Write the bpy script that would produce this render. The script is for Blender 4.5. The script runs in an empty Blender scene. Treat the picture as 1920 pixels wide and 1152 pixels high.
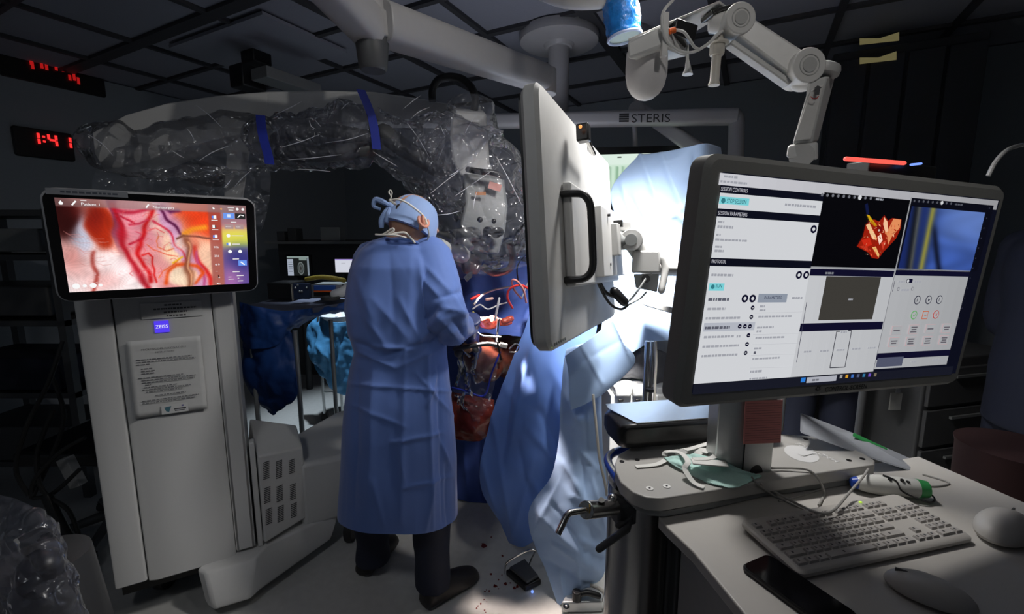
import bpy, bmesh, math, random
import numpy as np
from mathutils import Vector, Matrix, noise, Euler
random.seed(7)
SC = bpy.context.scene
COL = SC.collection
# ---------------------------------------------------------------- camera
FPX, PITCH, CAMZ = 853.0, math.radians(8.6), 1.45
cam = bpy.data.objects.new('camera', bpy.data.cameras.new('camera'))
COL.objects.link(cam)
cam.location = (0, 0, CAMZ)
cam.rotation_euler = (math.radians(90) - PITCH, 0, 0)
cam.data.sensor_width = 36.0
cam.data.lens = 36.0 * FPX / 1920.0
cam.data.clip_start = 0.02
SC.camera = cam
SC.view_settings.view_transform = 'Standard'
SC.view_settings.look = 'None'
SC.view_settings.gamma = 1.0
SC.view_settings.use_curve_mapping = False
SC.view_settings.exposure = 0.0
SC.cycles.sample_clamp_indirect = 3.0
SC.cycles.transparent_max_bounces = 24
# ---------------------------------------------------------------- world, lamps and added fill lights
w = bpy.data.worlds.new('world'); SC.world = w; w.use_nodes = True
w.node_tree.nodes['Background'].inputs[0].default_value = (0.75, 0.85, 1.0, 1)
w.node_tree.nodes['Background'].inputs[1].default_value = 0.05
def spot(name, loc, aim, power, deg, blend=0.5, radius=0.05, color=(1, 1, 1)):
    l = bpy.data.lights.new(name, 'SPOT'); l.energy = power; l.spot_size = math.radians(deg)
    l.spot_blend = blend; l.shadow_soft_size = radius; l.color = color
    o = bpy.data.objects.new(name, l); COL.objects.link(o); o.location = loc
    d = Vector(aim) - Vector(loc); o.rotation_euler = d.to_track_quat('-Z', 'Y').to_euler()
    return o
spot('surgical_lamp_beam', (0.52, 1.42, 2.20), (0.54, 1.93, 1.05), 420, 56, 1.0, 0.10, (1.0, 0.97, 0.93))
spot('surgical_lamp_spill', (0.42, 1.32, 2.14), (0.30, 1.35, 0.0), 105, 168, 1.0, 0.12, (1.0, 0.97, 0.94))
spot('overhead_fill', (-0.75, -0.15, 2.60), (-0.55, 1.9, 0.9), 21, 70, 1.0, 0.16, (0.93, 0.96, 1.0))  # added unseen fill from behind the camera for console and gown
spot('boom_fill', (0.55, 0.55, 2.66), (-0.9, 2.0, 1.7), 22, 70, 1.0, 0.025, (1.0, 0.97, 0.93))  # added unseen light for the boom and streaks on its film
spot('arm_fill', (0.55, -0.25, 2.66), (0.55, 1.15, 1.75), 16, 62, 1.0, 0.06, (1.0, 0.97, 0.93))  # added front fill for the camera arm, no fixture there
spot('microscope_beam', (-0.125, 1.955, 1.265), (-0.10, 1.92, 1.08), 240, 42, 0.6, 0.015, (1.0, 0.84, 0.76))
spot('basin_downlight', (-1.22, 3.25, 2.68), (-1.28, 3.40, 0.8), 190, 44, 0.8, 0.05, (0.75, 0.88, 1.0))
spot('ceiling_bounce_fill', (0.1, 2.5, 1.55), (0.0, 2.7, 2.75), 11, 165, 1.0, 0.3, (0.82, 0.86, 1.0))  # added uplight in mid air, in place of bounce onto the ceiling
# ---------------------------------------------------------------- helpers
FW = Vector((0, math.cos(PITCH), -math.sin(PITCH))); UP = Vector((0, math.sin(PITCH), math.cos(PITCH)))
C0 = Vector((0, 0, CAMZ))
def ray(x, y): return FW + Vector(((x - 960) / FPX, 0, 0)) + UP * ((576 - y) / FPX)
def at(x, y, Y):
    r = ray(x, y); return C0 + r * (Y / r.y)
def atz(x, y, z):
    r = ray(x, y); return C0 + r * ((z - CAMZ) / r.z)
def atp(x, y, p, n):
    r = ray(x, y); return C0 + r * ((Vector(p) - C0).dot(n) / r.dot(n))
def project(P):
    d = Vector(P) - C0; k = d.dot(FW); return 960 + FPX * d.x / k, 576 - FPX * d.dot(UP) / k
V = Vector
def azv(deg): return V((math.sin(math.radians(deg)), math.cos(math.radians(deg)), 0))
MATS = {}
def mat(name, col, rough=0.5, metal=0.0, bump=0.0, bscale=60, emit=None, estr=1.0, var=0.06, aniso=0, spec=0.5, sheen=0, trans=0, alpha=1):
    if name in MATS: return MATS[name]
    m = bpy.data.materials.new(name); m.use_nodes = True; nt = m.node_tree; b = nt.nodes['Principled BSDF']
    b.inputs['Roughness'].default_value = rough; b.inputs['Metallic'].default_value = metal
    b.inputs['Specular IOR Level'].default_value = spec
    tc = nt.nodes.new('ShaderNodeTexCoord'); nz = nt.nodes.new('ShaderNodeTexNoise'); nz.inputs['Scale'].default_value = bscale
    nt.links.new(tc.outputs['Object'], nz.inputs['Vector']); nz.inputs['Detail'].default_value = 4
    if aniso:
        mp = nt.nodes.new('ShaderNodeMapping'); mp.inputs['Scale'].default_value = (1, 1, 40)
        nt.links.new(tc.outputs['Object'], mp.inputs['Vector']); nt.links.new(mp.outputs[0], nz.inputs['Vector'])
    cr = nt.nodes.new('ShaderNodeMix'); cr.data_type = 'RGBA'
    cr.inputs['A'].default_value = tuple(c * (1 - var) for c in col) + (1,)
    cr.inputs['B'].default_value = tuple(min(1, c * (1 + var)) for c in col) + (1,)
    nt.links.new(nz.outputs['Fac'], cr.inputs['Factor']); nt.links.new(cr.outputs['Result'], b.inputs['Base Color'])
    if bump:
        bp = nt.nodes.new('ShaderNodeBump'); bp.inputs['Strength'].default_value = bump; bp.inputs['Distance'].default_value = 0.01
        nt.links.new(nz.outputs['Fac'], bp.inputs['Height']); nt.links.new(bp.outputs[0], b.inputs['Normal'])
    if emit:
        b.inputs['Emission Color'].default_value = tuple(emit) + (1,); b.inputs['Emission Strength'].default_value = estr
    if sheen: b.inputs['Sheen Weight'].default_value = sheen
    if trans: b.inputs['Transmission Weight'].default_value = trans
    if alpha < 1: b.inputs['Alpha'].default_value = alpha
    MATS[name] = m; return m
def attr_mat(name, emis=1.0, rough=0.35, spec=0.5):
    if name in MATS: return MATS[name]
    m = bpy.data.materials.new(name); m.use_nodes = True; nt = m.node_tree; b = nt.nodes['Principled BSDF']
    a = nt.nodes.new('ShaderNodeVertexColor'); a.layer_name = 'Col'
    b.inputs['Roughness'].default_value = rough; b.inputs['Specular IOR Level'].default_value = spec
    if emis:
        b.inputs['Base Color'].default_value = (0.01, 0.01, 0.01, 1)
        nt.links.new(a.outputs[0], b.inputs['Emission Color']); b.inputs['Emission Strength'].default_value = emis
    else: nt.links.new(a.outputs[0], b.inputs['Base Color'])
    MATS[name] = m; return m
def plastic_mat(name, fac=0.12, tint=(0.8, 0.82, 0.9), rough=0.1):
    m = bpy.data.materials.new(name); m.use_nodes = True; nt = m.node_tree; nt.nodes.remove(nt.nodes['Principled BSDF'])
    out = nt.nodes['Material Output']; tr = nt.nodes.new('ShaderNodeBsdfTransparent'); tr.inputs[0].default_value = (.95, .95, .97, 1)
    df = nt.nodes.new('ShaderNodeBsdfDiffuse'); df.inputs[0].default_value = tint + (1,)
    tl = nt.nodes.new('ShaderNodeBsdfTranslucent'); tl.inputs[0].default_value = tint + (1,)
    gl = nt.nodes.new('ShaderNodeBsdfGlossy'); gl.inputs['Roughness'].default_value = rough; gl.inputs[0].default_value = (1, 1, 1, 1)
    m0 = nt.nodes.new('ShaderNodeMixShader'); m0.inputs[0].default_value = 0.5
    m1 = nt.nodes.new('ShaderNodeMixShader'); m1.inputs[0].default_value = fac; tr.inputs[0].default_value = (.985, .985, .99, 1)
    m2 = nt.nodes.new('ShaderNodeMixShader'); fr = nt.nodes.new('ShaderNodeFresnel'); fr.inputs[0].default_value = 1.38
    L = nt.links.new
    tc = nt.nodes.new('ShaderNodeTexCoord'); nz = nt.nodes.new('ShaderNodeTexNoise'); nz.inputs['Scale'].default_value = 5; nz.inputs['Detail'].default_value = 3
    mx = nt.nodes.new('ShaderNodeVectorMath'); mx.operation = 'MULTIPLY_ADD'; mx.inputs[1].default_value = (.35, .35, .35)
    vo = nt.nodes.new('ShaderNodeTexVoronoi'); vo.feature = 'DISTANCE_TO_EDGE'; vo.inputs['Scale'].default_value = 13
    bp = nt.nodes.new('ShaderNodeBump'); bp.inputs['Strength'].default_value = 1.0; bp.inputs['Distance'].default_value = 0.05
    L(tc.outputs['Object'], nz.inputs['Vector']); L(nz.outputs['Color'], mx.inputs[0]); L(tc.outputs['Object'], mx.inputs[2]); L(mx.outputs[0], vo.inputs['Vector'])
    L(vo.outputs['Distance'], bp.inputs['Height'])
    for q in (gl, df, tl): L(bp.outputs[0], q.inputs['Normal'])
    L(df.outputs[0], m0.inputs[1]); L(tl.outputs[0], m0.inputs[2]); L(tr.outputs[0], m1.inputs[1]); L(m0.outputs[0], m1.inputs[2])
    L(fr.outputs[0], m2.inputs[0]); L(m1.outputs[0], m2.inputs[1]); L(gl.outputs[0], m2.inputs[2]); L(m2.outputs[0], out.inputs[0])
    MATS[name] = m; return m
class MB:
    def __init__(s): s.v = []; s.f = []; s.mi = []; s.cm = 0; s.M = None
    def add(s, vs, fs):
        k = len(s.v)
        for p in vs: s.v.append(tuple(s.M @ V(p)) if s.M else tuple(p))
        for f in fs: s.f.append([k + i for i in f]); s.mi.append(s.cm)
        return s
    def box(s, c, size, ax=None, ay=None, az=None):
        ax = V(ax) if ax else V((1, 0, 0)); ay = V(ay) if ay else V((0, 1, 0)); az = V(az) if az else ax.cross(ay)
        c = V(c); vs = []
        for i in (-.5, .5):
            for j in (-.5, .5):
                for k in (-.5, .5): vs.append(c + ax * i * size[0] + ay * j * size[1] + az * k * size[2])
        return s.add(vs, [(0, 1, 3, 2), (4, 6, 7, 5), (0, 4, 5, 1), (2, 3, 7, 6), (0, 2, 6, 4), (1, 5, 7, 3)])
    def loft(s, rings, cap=True, closed=True):
        n = len(rings[0]); vs = [p for r in rings for p in r]; fs = []
        for i in range(len(rings) - 1):
            for j in range(n if closed else n - 1):
                a = i * n + j; b = i * n + (j + 1) % n; fs.append((a, b, b + n, a + n))
        if cap: fs.append(tuple(range(n))[::-1]); fs.append(tuple(range((len(rings) - 1) * n, len(rings) * n)))
        return s.add(vs, fs)
    def tube(s, pts, r, n=12, cap=True, round_=False, sub=1):
        pts = [V(p) for p in pts]
        if not hasattr(r, '__len__'): r = [r] * len(pts)
        if sub > 1: pts, r = spline(pts, r, sub)
        if round_:
            t0 = (pts[0] - pts[1]).normalized(); t1 = (pts[-1] - pts[-2]).normalized()
            pts = [pts[0] + t0 * r[0] * .95, pts[0] + t0 * r[0] * .6] + pts + [pts[-1] + t1 * r[-1] * .6, pts[-1] + t1 * r[-1] * .95]
            r = [r[0] * .3, r[0] * .8] + list(r) + [r[-1] * .8, r[-1] * .3]
        rings = []; up = None
        for i, p in enumerate(pts):
            t = (pts[min(i + 1, len(pts) - 1)] - pts[max(i - 1, 0)]).normalized()
            if up is None: up = V((0, 0, 1)) if abs(t.z) < .9 else V((0, 1, 0))
            a = t.cross(up); a = a.normalized() if a.length > 1e-5 else t.orthogonal().normalized(); b = a.cross(t).normalized(); up = b
            rings.append([p + (a * math.cos(q * 2 * math.pi / n) + b * math.sin(q * 2 * math.pi / n)) * r[i] for q in range(n)])
        return s.loft(rings, cap)
    def cyl(s, a, b, r, n=24, r2=None): return s.tube([a, b], [r, r if r2 is None else r2], n)
    def lathe(s, base, axis, prof, n=28):
        axis = V(axis).normalized(); a = axis.orthogonal().normalized(); b = axis.cross(a); base = V(base)
        return s.loft([[base + axis * h + (a * math.cos(q * 2 * math.pi / n) + b * math.sin(q * 2 * math.pi / n)) * max(rr, 1e-4) for q in range(n)] for rr, h in prof])
    def ball(s, c, r, ax=None, ay=None, n=18, m=12):
        if not hasattr(r, '__len__'): r = (r, r, r)
        ax = V(ax).normalized() if ax else V((1, 0, 0)); ay = V(ay).normalized() if ay else V((0, 1, 0)); az = ax.cross(ay).normalized(); c = V(c)
        rings = []
        for i in range(m + 1):
            t = -math.pi / 2 + math.pi * i / m; cz = max(math.cos(t), 0.02)
            rings.append([c + ax * r[0] * cz * math.cos(q * 2 * math.pi / n) + ay * r[1] * cz * math.sin(q * 2 * math.pi / n) + az * r[2] * math.sin(t) for q in range(n)])
        return s.loft(rings)
    def prism(s, poly, d):
        d = V(d); a = [V(p) for p in poly]; n = len(a)
        return s.add(a + [p + d for p in a], [tuple(range(n))[::-1], tuple(range(n, 2 * n))] + [(i, (i + 1) % n, (i + 1) % n + n, i + n) for i in range(n)])
    def torus(s, c, ax, ay, R, r, n=32, m=10, a0=0, a1=2 * math.pi):
        c = V(c); ax = V(ax).normalized(); ay = V(ay).normalized(); full = abs(a1 - a0 - 2 * math.pi) < 1e-4
        pts = [c + (ax * math.cos(a0 + (a1 - a0) * i / n) + ay * math.sin(a0 + (a1 - a0) * i / n)) * R for i in range(n + 1)]
        return s.tube(pts, r, m)
    def build(s, name, mats, parent=None, smooth=40, bevel=0, sub=0, mods=None):
        me = bpy.data.meshes.new(name); off = parent.matrix_world.translation.copy() if parent else V((0, 0, 0))
        if parent and parent.get('_o'): off = V(parent['_o'])
        me.from_pydata([tuple(V(p) - off) for p in s.v], [], s.f)
        for m in (mats if isinstance(mats, (list, tuple)) else [mats]): me.materials.append(m)
        me.polygons.foreach_set('material_index', s.mi)
        bm = bmesh.new(); bm.from_mesh(me); bmesh.ops.recalc_face_normals(bm, faces=bm.faces); bm.to_mesh(me); bm.free()
        if smooth:
            me.polygons.foreach_set('use_smooth', [True] * len(me.polygons)); me.set_sharp_from_angle(angle=math.radians(smooth))
        me.update(); o = bpy.data.objects.new(name, me); COL.objects.link(o)
        if parent: o.parent = parent; o['_o'] = off[:]
        if bevel:
            b = o.modifiers.new('b', 'BEVEL'); b.width = bevel; b.segments = 3; b.limit_method = 'ANGLE'; b.angle_limit = math.radians(40)
        if sub: q = o.modifiers.new('s', 'SUBSURF'); q.levels = q.render_levels = sub
        return o
def spline(pts, r, sub):
    P = []; R = []; n = len(pts)
    for i in range(n - 1):
        p0, p1, p2, p3 = pts[max(i - 1, 0)], pts[i], pts[i + 1], pts[min(i + 2, n - 1)]
        for k in range(sub):
            t = k / sub
            P.append(((p1 * 2) + (p2 - p0) * t + (p0 * 2 - p1 * 5 + p2 * 4 - p3) * t * t + (p1 * 3 - p0 - p2 * 3 + p3) * t ** 3) * .5)
            R.append(r[i] * (1 - t) + r[i + 1] * t)
    return P + [pts[-1]], R + [r[-1]]
def cable(pts, r, sub=8, n=8): return MB().tube(pts, r, n, sub=sub)
def tag(o, label=None, cat=None, group=None, kind=None):
    if label: o['label'] = label
    if cat: o['category'] = cat
    if group: o['group'] = group
    if kind: o['kind'] = kind
    return o
def thing(name, loc, label, cat, group=None):
    o = bpy.data.objects.new(name, None); COL.objects.link(o); o.location = loc; o.empty_display_size = .05
    o['_o'] = tuple(loc); return tag(o, label, cat, group)
def struct(o): o['kind'] = 'structure'; return o
def fuse(mb, name, mats, parent=None, voxel=0.008, smooth_iter=6, fn=None, cut=None):
    """union of overlapping shapes as one continuous surface"""
    t = MB(); t.v = mb.v; t.f = mb.f; t.mi = [0] * len(mb.f)
    o = t.build('tmp', [], None, smooth=0)
    md = o.modifiers.new('r', 'REMESH'); md.mode = 'VOXEL'; md.voxel_size = voxel
    if smooth_iter: q = o.modifiers.new('s', 'SMOOTH'); q.factor = .5; q.iterations = smooth_iter
    bpy.context.view_layer.update()
    me = bpy.data.meshes.new_from_object(o.evaluated_get(bpy.context.evaluated_depsgraph_get()))
    bpy.data.objects.remove(o)
    if fn:
        nv = len(me.vertices); vn = [v.normal.copy() for v in me.vertices]
        for i, v in enumerate(me.vertices): v.co = fn(v.co.copy(), vn[i])
    if cut:
        bm = bmesh.new(); bm.from_mesh(me); bmesh.ops.bisect_plane(bm, geom=bm.verts[:] + bm.edges[:] + bm.faces[:], plane_co=cut[0], plane_no=cut[1], clear_outer=True); bm.to_mesh(me); bm.free()
    off = V(parent['_o']) if parent else V((0, 0, 0))
    for v in me.vertices: v.co -= off
    me.name = name; me.materials.clear()
    for m in (mats if isinstance(mats, (list, tuple)) else [mats]): me.materials.append(m)
    me.polygons.foreach_set('use_smooth', [True] * len(me.polygons)); me.update()
    r = bpy.data.objects.new(name, me); COL.objects.link(r)
    if parent: r.parent = parent; r['_o'] = off[:]
    return r
def ridge_px(P, segs):
    """sum of crease profiles; segs: (x0,y0,x1,y1,width,amp) as seen in the photograph"""
    x, y = project(P); h = 0.0
    for x0, y0, x1, y1, wd, am in segs:
        dx, dy = x1 - x0, y1 - y0; L = dx * dx + dy * dy; t = ((x - x0) * dx + (y - y0) * dy) / L
        tc = min(1, max(0, t)); ex = x - x0 - dx * tc; ey = y - y0 - dy * tc
        d2 = (ex * ex + ey * ey) / (wd * wd)
        if d2 < 12: h += am * math.exp(-1.3 * math.sqrt(d2 + .02)) * (math.sin(math.pi * min(1, max(0.08, tc * .84 + .08))) ** .5)
    return h
def crinkle(p, s, k=0.0):
    d, _ = noise.voronoi(p * s + V((k, k * 2, 3)))
    return d[1] - d[0]
def sheet(grid, nu, nv, mats, name, parent=None, thick=0.0015, segs=(), crump=(0, 10), wave=(0, 3), smooth=180, hang=None):
    """cloth or film sheet through rows of photo points (x, y, depth); creases are real displacement"""
    G = [[at(*c) for c in row] for row in grid]
    rows = [spline(r, [0] * len(r), max(1, nu // (len(r) - 1)))[0] for r in G]
    cols = [spline([r[i] for r in rows], [0] * len(rows), max(1, nv // (len(rows) - 1)))[0] for i in range(len(rows[0]))]
    nI, nJ = len(cols), len(cols[0]); P = [[cols[i][j].copy() for j in range(nJ)] for i in range(nI)]
    Q = [[None] * nJ for _ in range(nI)]
    for i in range(nI):
        for j in range(nJ):
            a = P[min(i + 1, nI - 1)][j] - P[max(i - 1, 0)][j]; b = P[i][min(j + 1, nJ - 1)] - P[i][max(j - 1, 0)]
            n = a.cross(b); n = n.normalized() if n.length > 1e-9 else V((0, -1, 0))
            if n.dot(P[i][j] - C0) > 0: n = -n
            p = P[i][j]; h = 0
            if segs: h += ridge_px(p, segs)
            if crump[0]: h += crump[0] * (crinkle(p, crump[1]) - .3) + crump[0] * .6 * (crinkle(p, crump[1] * 2.3, 5) - .3)
            if wave[0]: h += wave[0] * noise.noise(p * wave[1])
            Q[i][j] = p + n * h
    m = MB(); m.add([Q[i][j] for i in range(nI) for j in range(nJ)], [(i * nJ + j, (i + 1) * nJ + j, (i + 1) * nJ + j + 1, i * nJ + j + 1) for i in range(nI - 1) for j in range(nJ - 1)])
    o = m.build(name, mats, parent, smooth=smooth)
    if thick: q = o.modifiers.new('t', 'SOLIDIFY'); q.thickness = thick; q.offset = 0
    return o
_TX = {}
def text_mesh(s):
    if s in _TX: return _TX[s]
    c = bpy.data.curves.new('t', 'FONT'); c.body = s; c.resolution_u = 3; o = bpy.data.objects.new('t', c); COL.objects.link(o)
    bpy.context.view_layer.update(); me = o.to_mesh(); vs = [tuple(v.co) for v in me.vertices]; fs = [tuple(p.vertices) for p in me.polygons]
    o.to_mesh_clear(); bpy.data.objects.remove(o); bpy.data.curves.remove(c)
    _TX[s] = (vs, fs, max([v[0] for v in vs] or [0])); return _TX[s]
class Canvas:
    """print or picture on one flat rectangle: TL corner, full width vector, full height vector"""
    def __init__(s, tl, ux, vy, step=0.0003):
        s.tl = V(tl); s.ux = V(ux); s.vy = V(vy); s.W = s.ux.length; s.H = s.vy.length; s.ex = s.ux / s.W; s.ey = s.vy / s.H
        s.n = s.ey.cross(s.ex).normalized(); s.k = 0; s.step = step; s.v = []; s.f = []; s.c = []
        if s.n.dot(s.tl - C0) > 0: s.n = -s.n
    def uv(s, x, y):
        p = atp(x, y, s.tl, s.n) - s.tl; return p.dot(s.ex), p.dot(s.ey)
    def P(s, a, b): return s.tl + s.ex * a + s.ey * b + s.n * (s.k * s.step)
    def poly(s, pts, col):
        k = len(s.v); s.v += [s.P(*p) for p in pts]; s.f.append(list(range(k, k + len(pts)))); s.c.append(col)
    def rect(s, a, b, c, d, col): s.poly([(a, b), (c, b), (c, d), (a, d)], col)
    def pr(s, x0, y0, x1, y1, col):
        a, b = s.uv(x0, y0); c, d = s.uv(x1, y1); s.rect(a, b, c, d, col)
    def ppoly(s, pts, col): s.poly([s.uv(*p) for p in pts], col)
    def disc(s, x, y, r, col, n=20):
        a, b = s.uv(x, y); s.poly([(a + r * math.cos(i * 2 * math.pi / n), b + r * math.sin(i * 2 * math.pi / n)) for i in range(n)], col)
    def line(s, pts, wd, col):
        for (x0, y0), (x1, y1) in zip(pts, pts[1:]):
            d = V((x1 - x0, y1 - y0)); L = d.length
            if L < 1e-6: continue
            d /= L; n = V((-d.y, d.x)) * wd / 2
            s.poly([(x0 + n.x, y0 + n.y), (x1 + n.x, y1 + n.y), (x1 - n.x, y1 - n.y), (x0 - n.x, y0 - n.y)], col)
    def pline(s, pts, wd, col): s.line([s.uv(*p) for p in pts], wd, col)
    def text(s, t, a, b, h, col, wfit=None, ang=0):
        vs, fs, wd = text_mesh(t); sc = h / 0.72; sx = sc if wfit is None else wfit / max(wd, 1e-3); k = len(s.v); ca, sa = math.cos(ang), math.sin(ang)
        for x, y, z in vs:
            X, Y = x * sx, -y * sc; s.v.append(s.P(a + X * ca - Y * sa, b + X * sa + Y * ca))
        for f in fs: s.f.append([k + i for i in f]); s.c.append(col)
    def ptext(s, t, x0, y0, x1, h, col):
        a, b = s.uv(x0, y0); c, d = s.uv(x1, y0); s.text(t, a, b, h, col, wfit=c - a)
    def build(s, name, m, parent=None, vcols=None):
        off = V(parent['_o']) if parent else V((0, 0, 0)); me = bpy.data.meshes.new(name)
        me.from_pydata([tuple(p - off) for p in s.v], [], s.f); me.materials.append(m)
        at_ = me.color_attributes.new('Col', 'FLOAT_COLOR', 'CORNER'); buf = []
        for f, c in zip(s.f, s.c):
            for i in range(len(f)):
                cc = c[i] if isinstance(c, list) else c; buf += [cc[0], cc[1], cc[2], 1.0]
        at_.data.foreach_set('color', buf); me.update(); o = bpy.data.objects.new(name, me); COL.objects.link(o)
        if parent: o.parent = parent; o['_o'] = off[:]
        return o
def s2l(r, g, b): return tuple(((c / 255) / 12.92 if c <= 10 else ((c / 255 + .055) / 1.055) ** 2.4) for c in (r, g, b))
def rrect(w, h, r, n=5):
    pts = []
    for cx, cy, a in ((w / 2 - r, h / 2 - r, 0), (-w / 2 + r, h / 2 - r, 90), (-w / 2 + r, -h / 2 + r, 180), (w / 2 - r, -h / 2 + r, 270)):
        for i in range(n + 1):
            t = math.radians(a + 90 * i / n); pts.append((cx + r * math.cos(t), cy + r * math.sin(t)))
    return pts
def slab(c, ex, ey, w, h, r, t, mb=None, rim=0.0):
    """rounded slab centred on c with face axes ex, ey; thickness t along ex x ey"""
    mb = mb or MB(); ex = V(ex); ey = V(ey); n = ex.cross(ey).normalized(); c = V(c)
    if rim:
        R = [[c + ex * x + ey * y + n * z for x, y in rrect(w - 2 * i, h - 2 * i, max(r - i, .001))] for i, z in ((rim, -t / 2), (0, -t / 2 + rim), (0, t / 2 - rim), (rim, t / 2))]
    else: R = [[c + ex * x + ey * y + n * z for x, y in rrect(w, h, r)] for z in (-t / 2, t / 2)]
    mb.loft(R); return mb
# ================================================================ materials
M_floor = mat('floor_vinyl', (.58, .58, .56), .35, bump=.03, bscale=30, var=.12)
M_wall = mat('wall_paint', (.30, .33, .36), .7, bump=.03, bscale=90)
M_dark = mat('dark_panel', (.03, .032, .036), .55)
M_tile = mat('ceiling_tile', (.30, .31, .36), .8, bump=.15, bscale=140)
M_tbar = mat('ceiling_bar', (.05, .05, .055), .6)
M_case = mat('painted_casing', (.50, .50, .49), .42, bump=.02, bscale=200, var=.03)
M_case2 = mat('pale_casing', (.66, .66, .65), .4, var=.03)
M_grey = mat('mid_grey_plastic', (.23, .24, .24), .45)
M_dgrey = mat('dark_grey_plastic', (.075, .077, .08), .45)
M_black = mat('black_plastic', (.012, .012, .013), .35)
M_rub = mat('black_rubber', (.02, .02, .02), .6)
M_chrome = mat('brushed_steel', (.62, .61, .59), .22, 1.0, bump=.02, bscale=30, aniso=1)
M_steel = mat('satin_steel', (.60, .62, .62), .36, .8, bump=.01, bscale=30, aniso=1)
M_gown = mat('gown_cloth', (.095, .175, .47), .75, bump=.06, bscale=900, sheen=.3, var=.05)
M_drape = mat('blue_drape_cloth', (.10, .20, .52), .7, bump=.06, bscale=700, sheen=.2)
M_light = mat('pale_blue_drape', (.37, .52, .78), .7, bump=.04, bscale=600, sheen=.2)
M_navyd = mat('dark_blue_wrap', (.012, .06, .26), .45, bump=.1, bscale=40, var=.2)
M_aqua = mat('light_blue_wrap', (.10, .36, .68), .4, bump=.1, bscale=60, var=.15)
M_film = plastic_mat('clear_film', .10, (.76, .78, .90), .17)
M_film2 = plastic_mat('milky_film', .18, (.70, .72, .86), .19)
M_bluetape = mat('blue_tape', (.02, .04, .42), .5)
M_skin = mat('skin', (.55, .30, .19), .5, bump=.08, bscale=120, var=.1)
M_white = mat('white_cloth', (.78, .78, .76), .7)
M_navy = mat('navy_scrubs', (.012, .016, .035), .8)
M_shoe = mat('black_clog', (.016, .013, .012), .45)
M_print = attr_mat('printed_ink', 0, .6)
M_screen = attr_mat('lit_screen', 1.0, .25)
M_red = mat('red_led', (.1, .0, .0), .4, emit=(1, .03, .03), estr=1.2)
M_redd = mat('red_reflection', (.05, .0, .0), .4, emit=(.5, .01, .01), estr=.7)
M_beige = mat('beige_plastic', (.55, .52, .46), .45)
# ================================================================ room
TH = 27.8
A = azv(TH); B = azv(TH - 90); Zv = V((0, 0, 1))
def AB(a, b, z): return A * a + B * b + Zv * z
CE = 2.75
floor = struct(MB().box(AB(1.5, .5, -.05), (8.5, 11, .1), A, B, Zv).build('floor', M_floor, smooth=0))
ceil_ = MB().box(AB(1.5, .5, CE + .06), (8.5, 11, .1), A, B, Zv)
ceil_.cm = 1
for a, wd in ((-.1, .03), (.52, .03), (1.14, .03), (1.74, .085), (2.22, .035), (2.72, .045), (3.38, .035), (3.95, .04)):
    ceil_.box(AB(a, .5, CE - .001), (wd, 11, .022), A, B, Zv)
for b, wd in ((4.4, .035), (3.76, .035), (2.91, .035), (2.31, .045), (1.62, .035), (.96, .09), (.3, .04), (-.35, .04), (-1.0, .04), (-1.65, .04), (-2.3, .04)):
    ceil_.box(AB(1.5, b, CE - .0012), (8.5, wd, .022), A, B, Zv)
ceil_ = struct(ceil_.build('ceiling', [M_tile, M_tbar], smooth=0))
struct(MB().box(AB(4.55, .5, CE / 2), (.1, 11, CE), A, B, Zv).build('wall_back', M_wall, smooth=0))
struct(MB().box(AB(1.5, 4.95, CE / 2), (8.5, .1, CE), A, B, Zv).build('wall_left', M_wall, smooth=0))
struct(MB().box(AB(1.5, -3.35, CE / 2), (8.5, .1, CE), A, B, Zv).build('wall_right', M_dark, smooth=0))
struct(MB().box(AB(4.49, .5, .06), (.02, 11, .12), A, B, Zv).build('baseboard_back', M_dark, smooth=0))
# blood marks on the floor
blood = MB(); M_blood = mat('dried_blood', (.16, .012, .008), .35)
for x, y, r in ((907, 1023, .014), (942, 1043, .006), (921, 1077, .006), (921, 1008, .005)) + tuple((925 + random.uniform(-1, 1) * 22 + i * 3.2, 1112 - i * 2.6 + random.uniform(-5, 5), random.uniform(.0025, .007)) for i in range(16)) + tuple((903 + random.uniform(-10, 10), 1125 + i * 4, random.uniform(.002, .005)) for i in range(7)) + tuple((965 + random.uniform(-12, 12), 1098 + random.uniform(-6, 8), random.uniform(.003, .007)) for i in range(7)):
    c = atz(x, y, .0008); n = 11; rr = [r * random.uniform(.6, 1.3) for _ in range(n)]
    blood.add([c + V((rr[i] * math.cos(i * 6.283 / n), rr[i] * 1.2 * math.sin(i * 6.283 / n), 0)) for i in range(n)], [tuple(range(n))])
tag(blood.build('blood_drops', M_blood, smooth=0), 'dark red blood spatter dried on the pale floor beside the black shoe', 'stain', kind='stuff')
# wall clock on the left wall: plane B = 4.9
def onwall(x, y, b=4.88): return atp(x, y, B * b, B)
SEG = {'1': 'bc', '4': 'fgbc', '0': 'abcdef', '2': 'abged', '5': 'afgcd', '8': 'abcdefg', '7': 'abc'}
def digit(mb, tl, ex, ey, n, h, ch, t):
    w_ = h * .5; P = lambda a, b: tl + ex * a * w_ + ey * b * h
    L = {'a': ((0, 0), (1, 0)), 'b': ((1, 0), (1, .5)), 'c': ((1, .5), (1, 1)), 'd': ((0, 1), (1, 1)), 'e': ((0, .5), (0, 1)), 'f': ((0, 0), (0, .5)), 'g': ((0, .5), (1, .5))}
    for s_ in SEG[ch]:
        (a, b), (c, d) = L[s_]; p, q = P(a, b), P(c, d); dv = (q - p).normalized()
        mb.box((p + q) / 2, ((q - p).length * .84, t, .006), dv, n.cross(dv), n)
tl = onwall(20, 234); br = onwall(140, 286); ex = A.copy(); ey = -Zv
cw = (br - tl).dot(A); chh = .215
ck = thing('wall_clock', tl + A * cw / 2 - Zv * .11, 'black digital wall clock with red figures on the left wall', 'clock')
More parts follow.
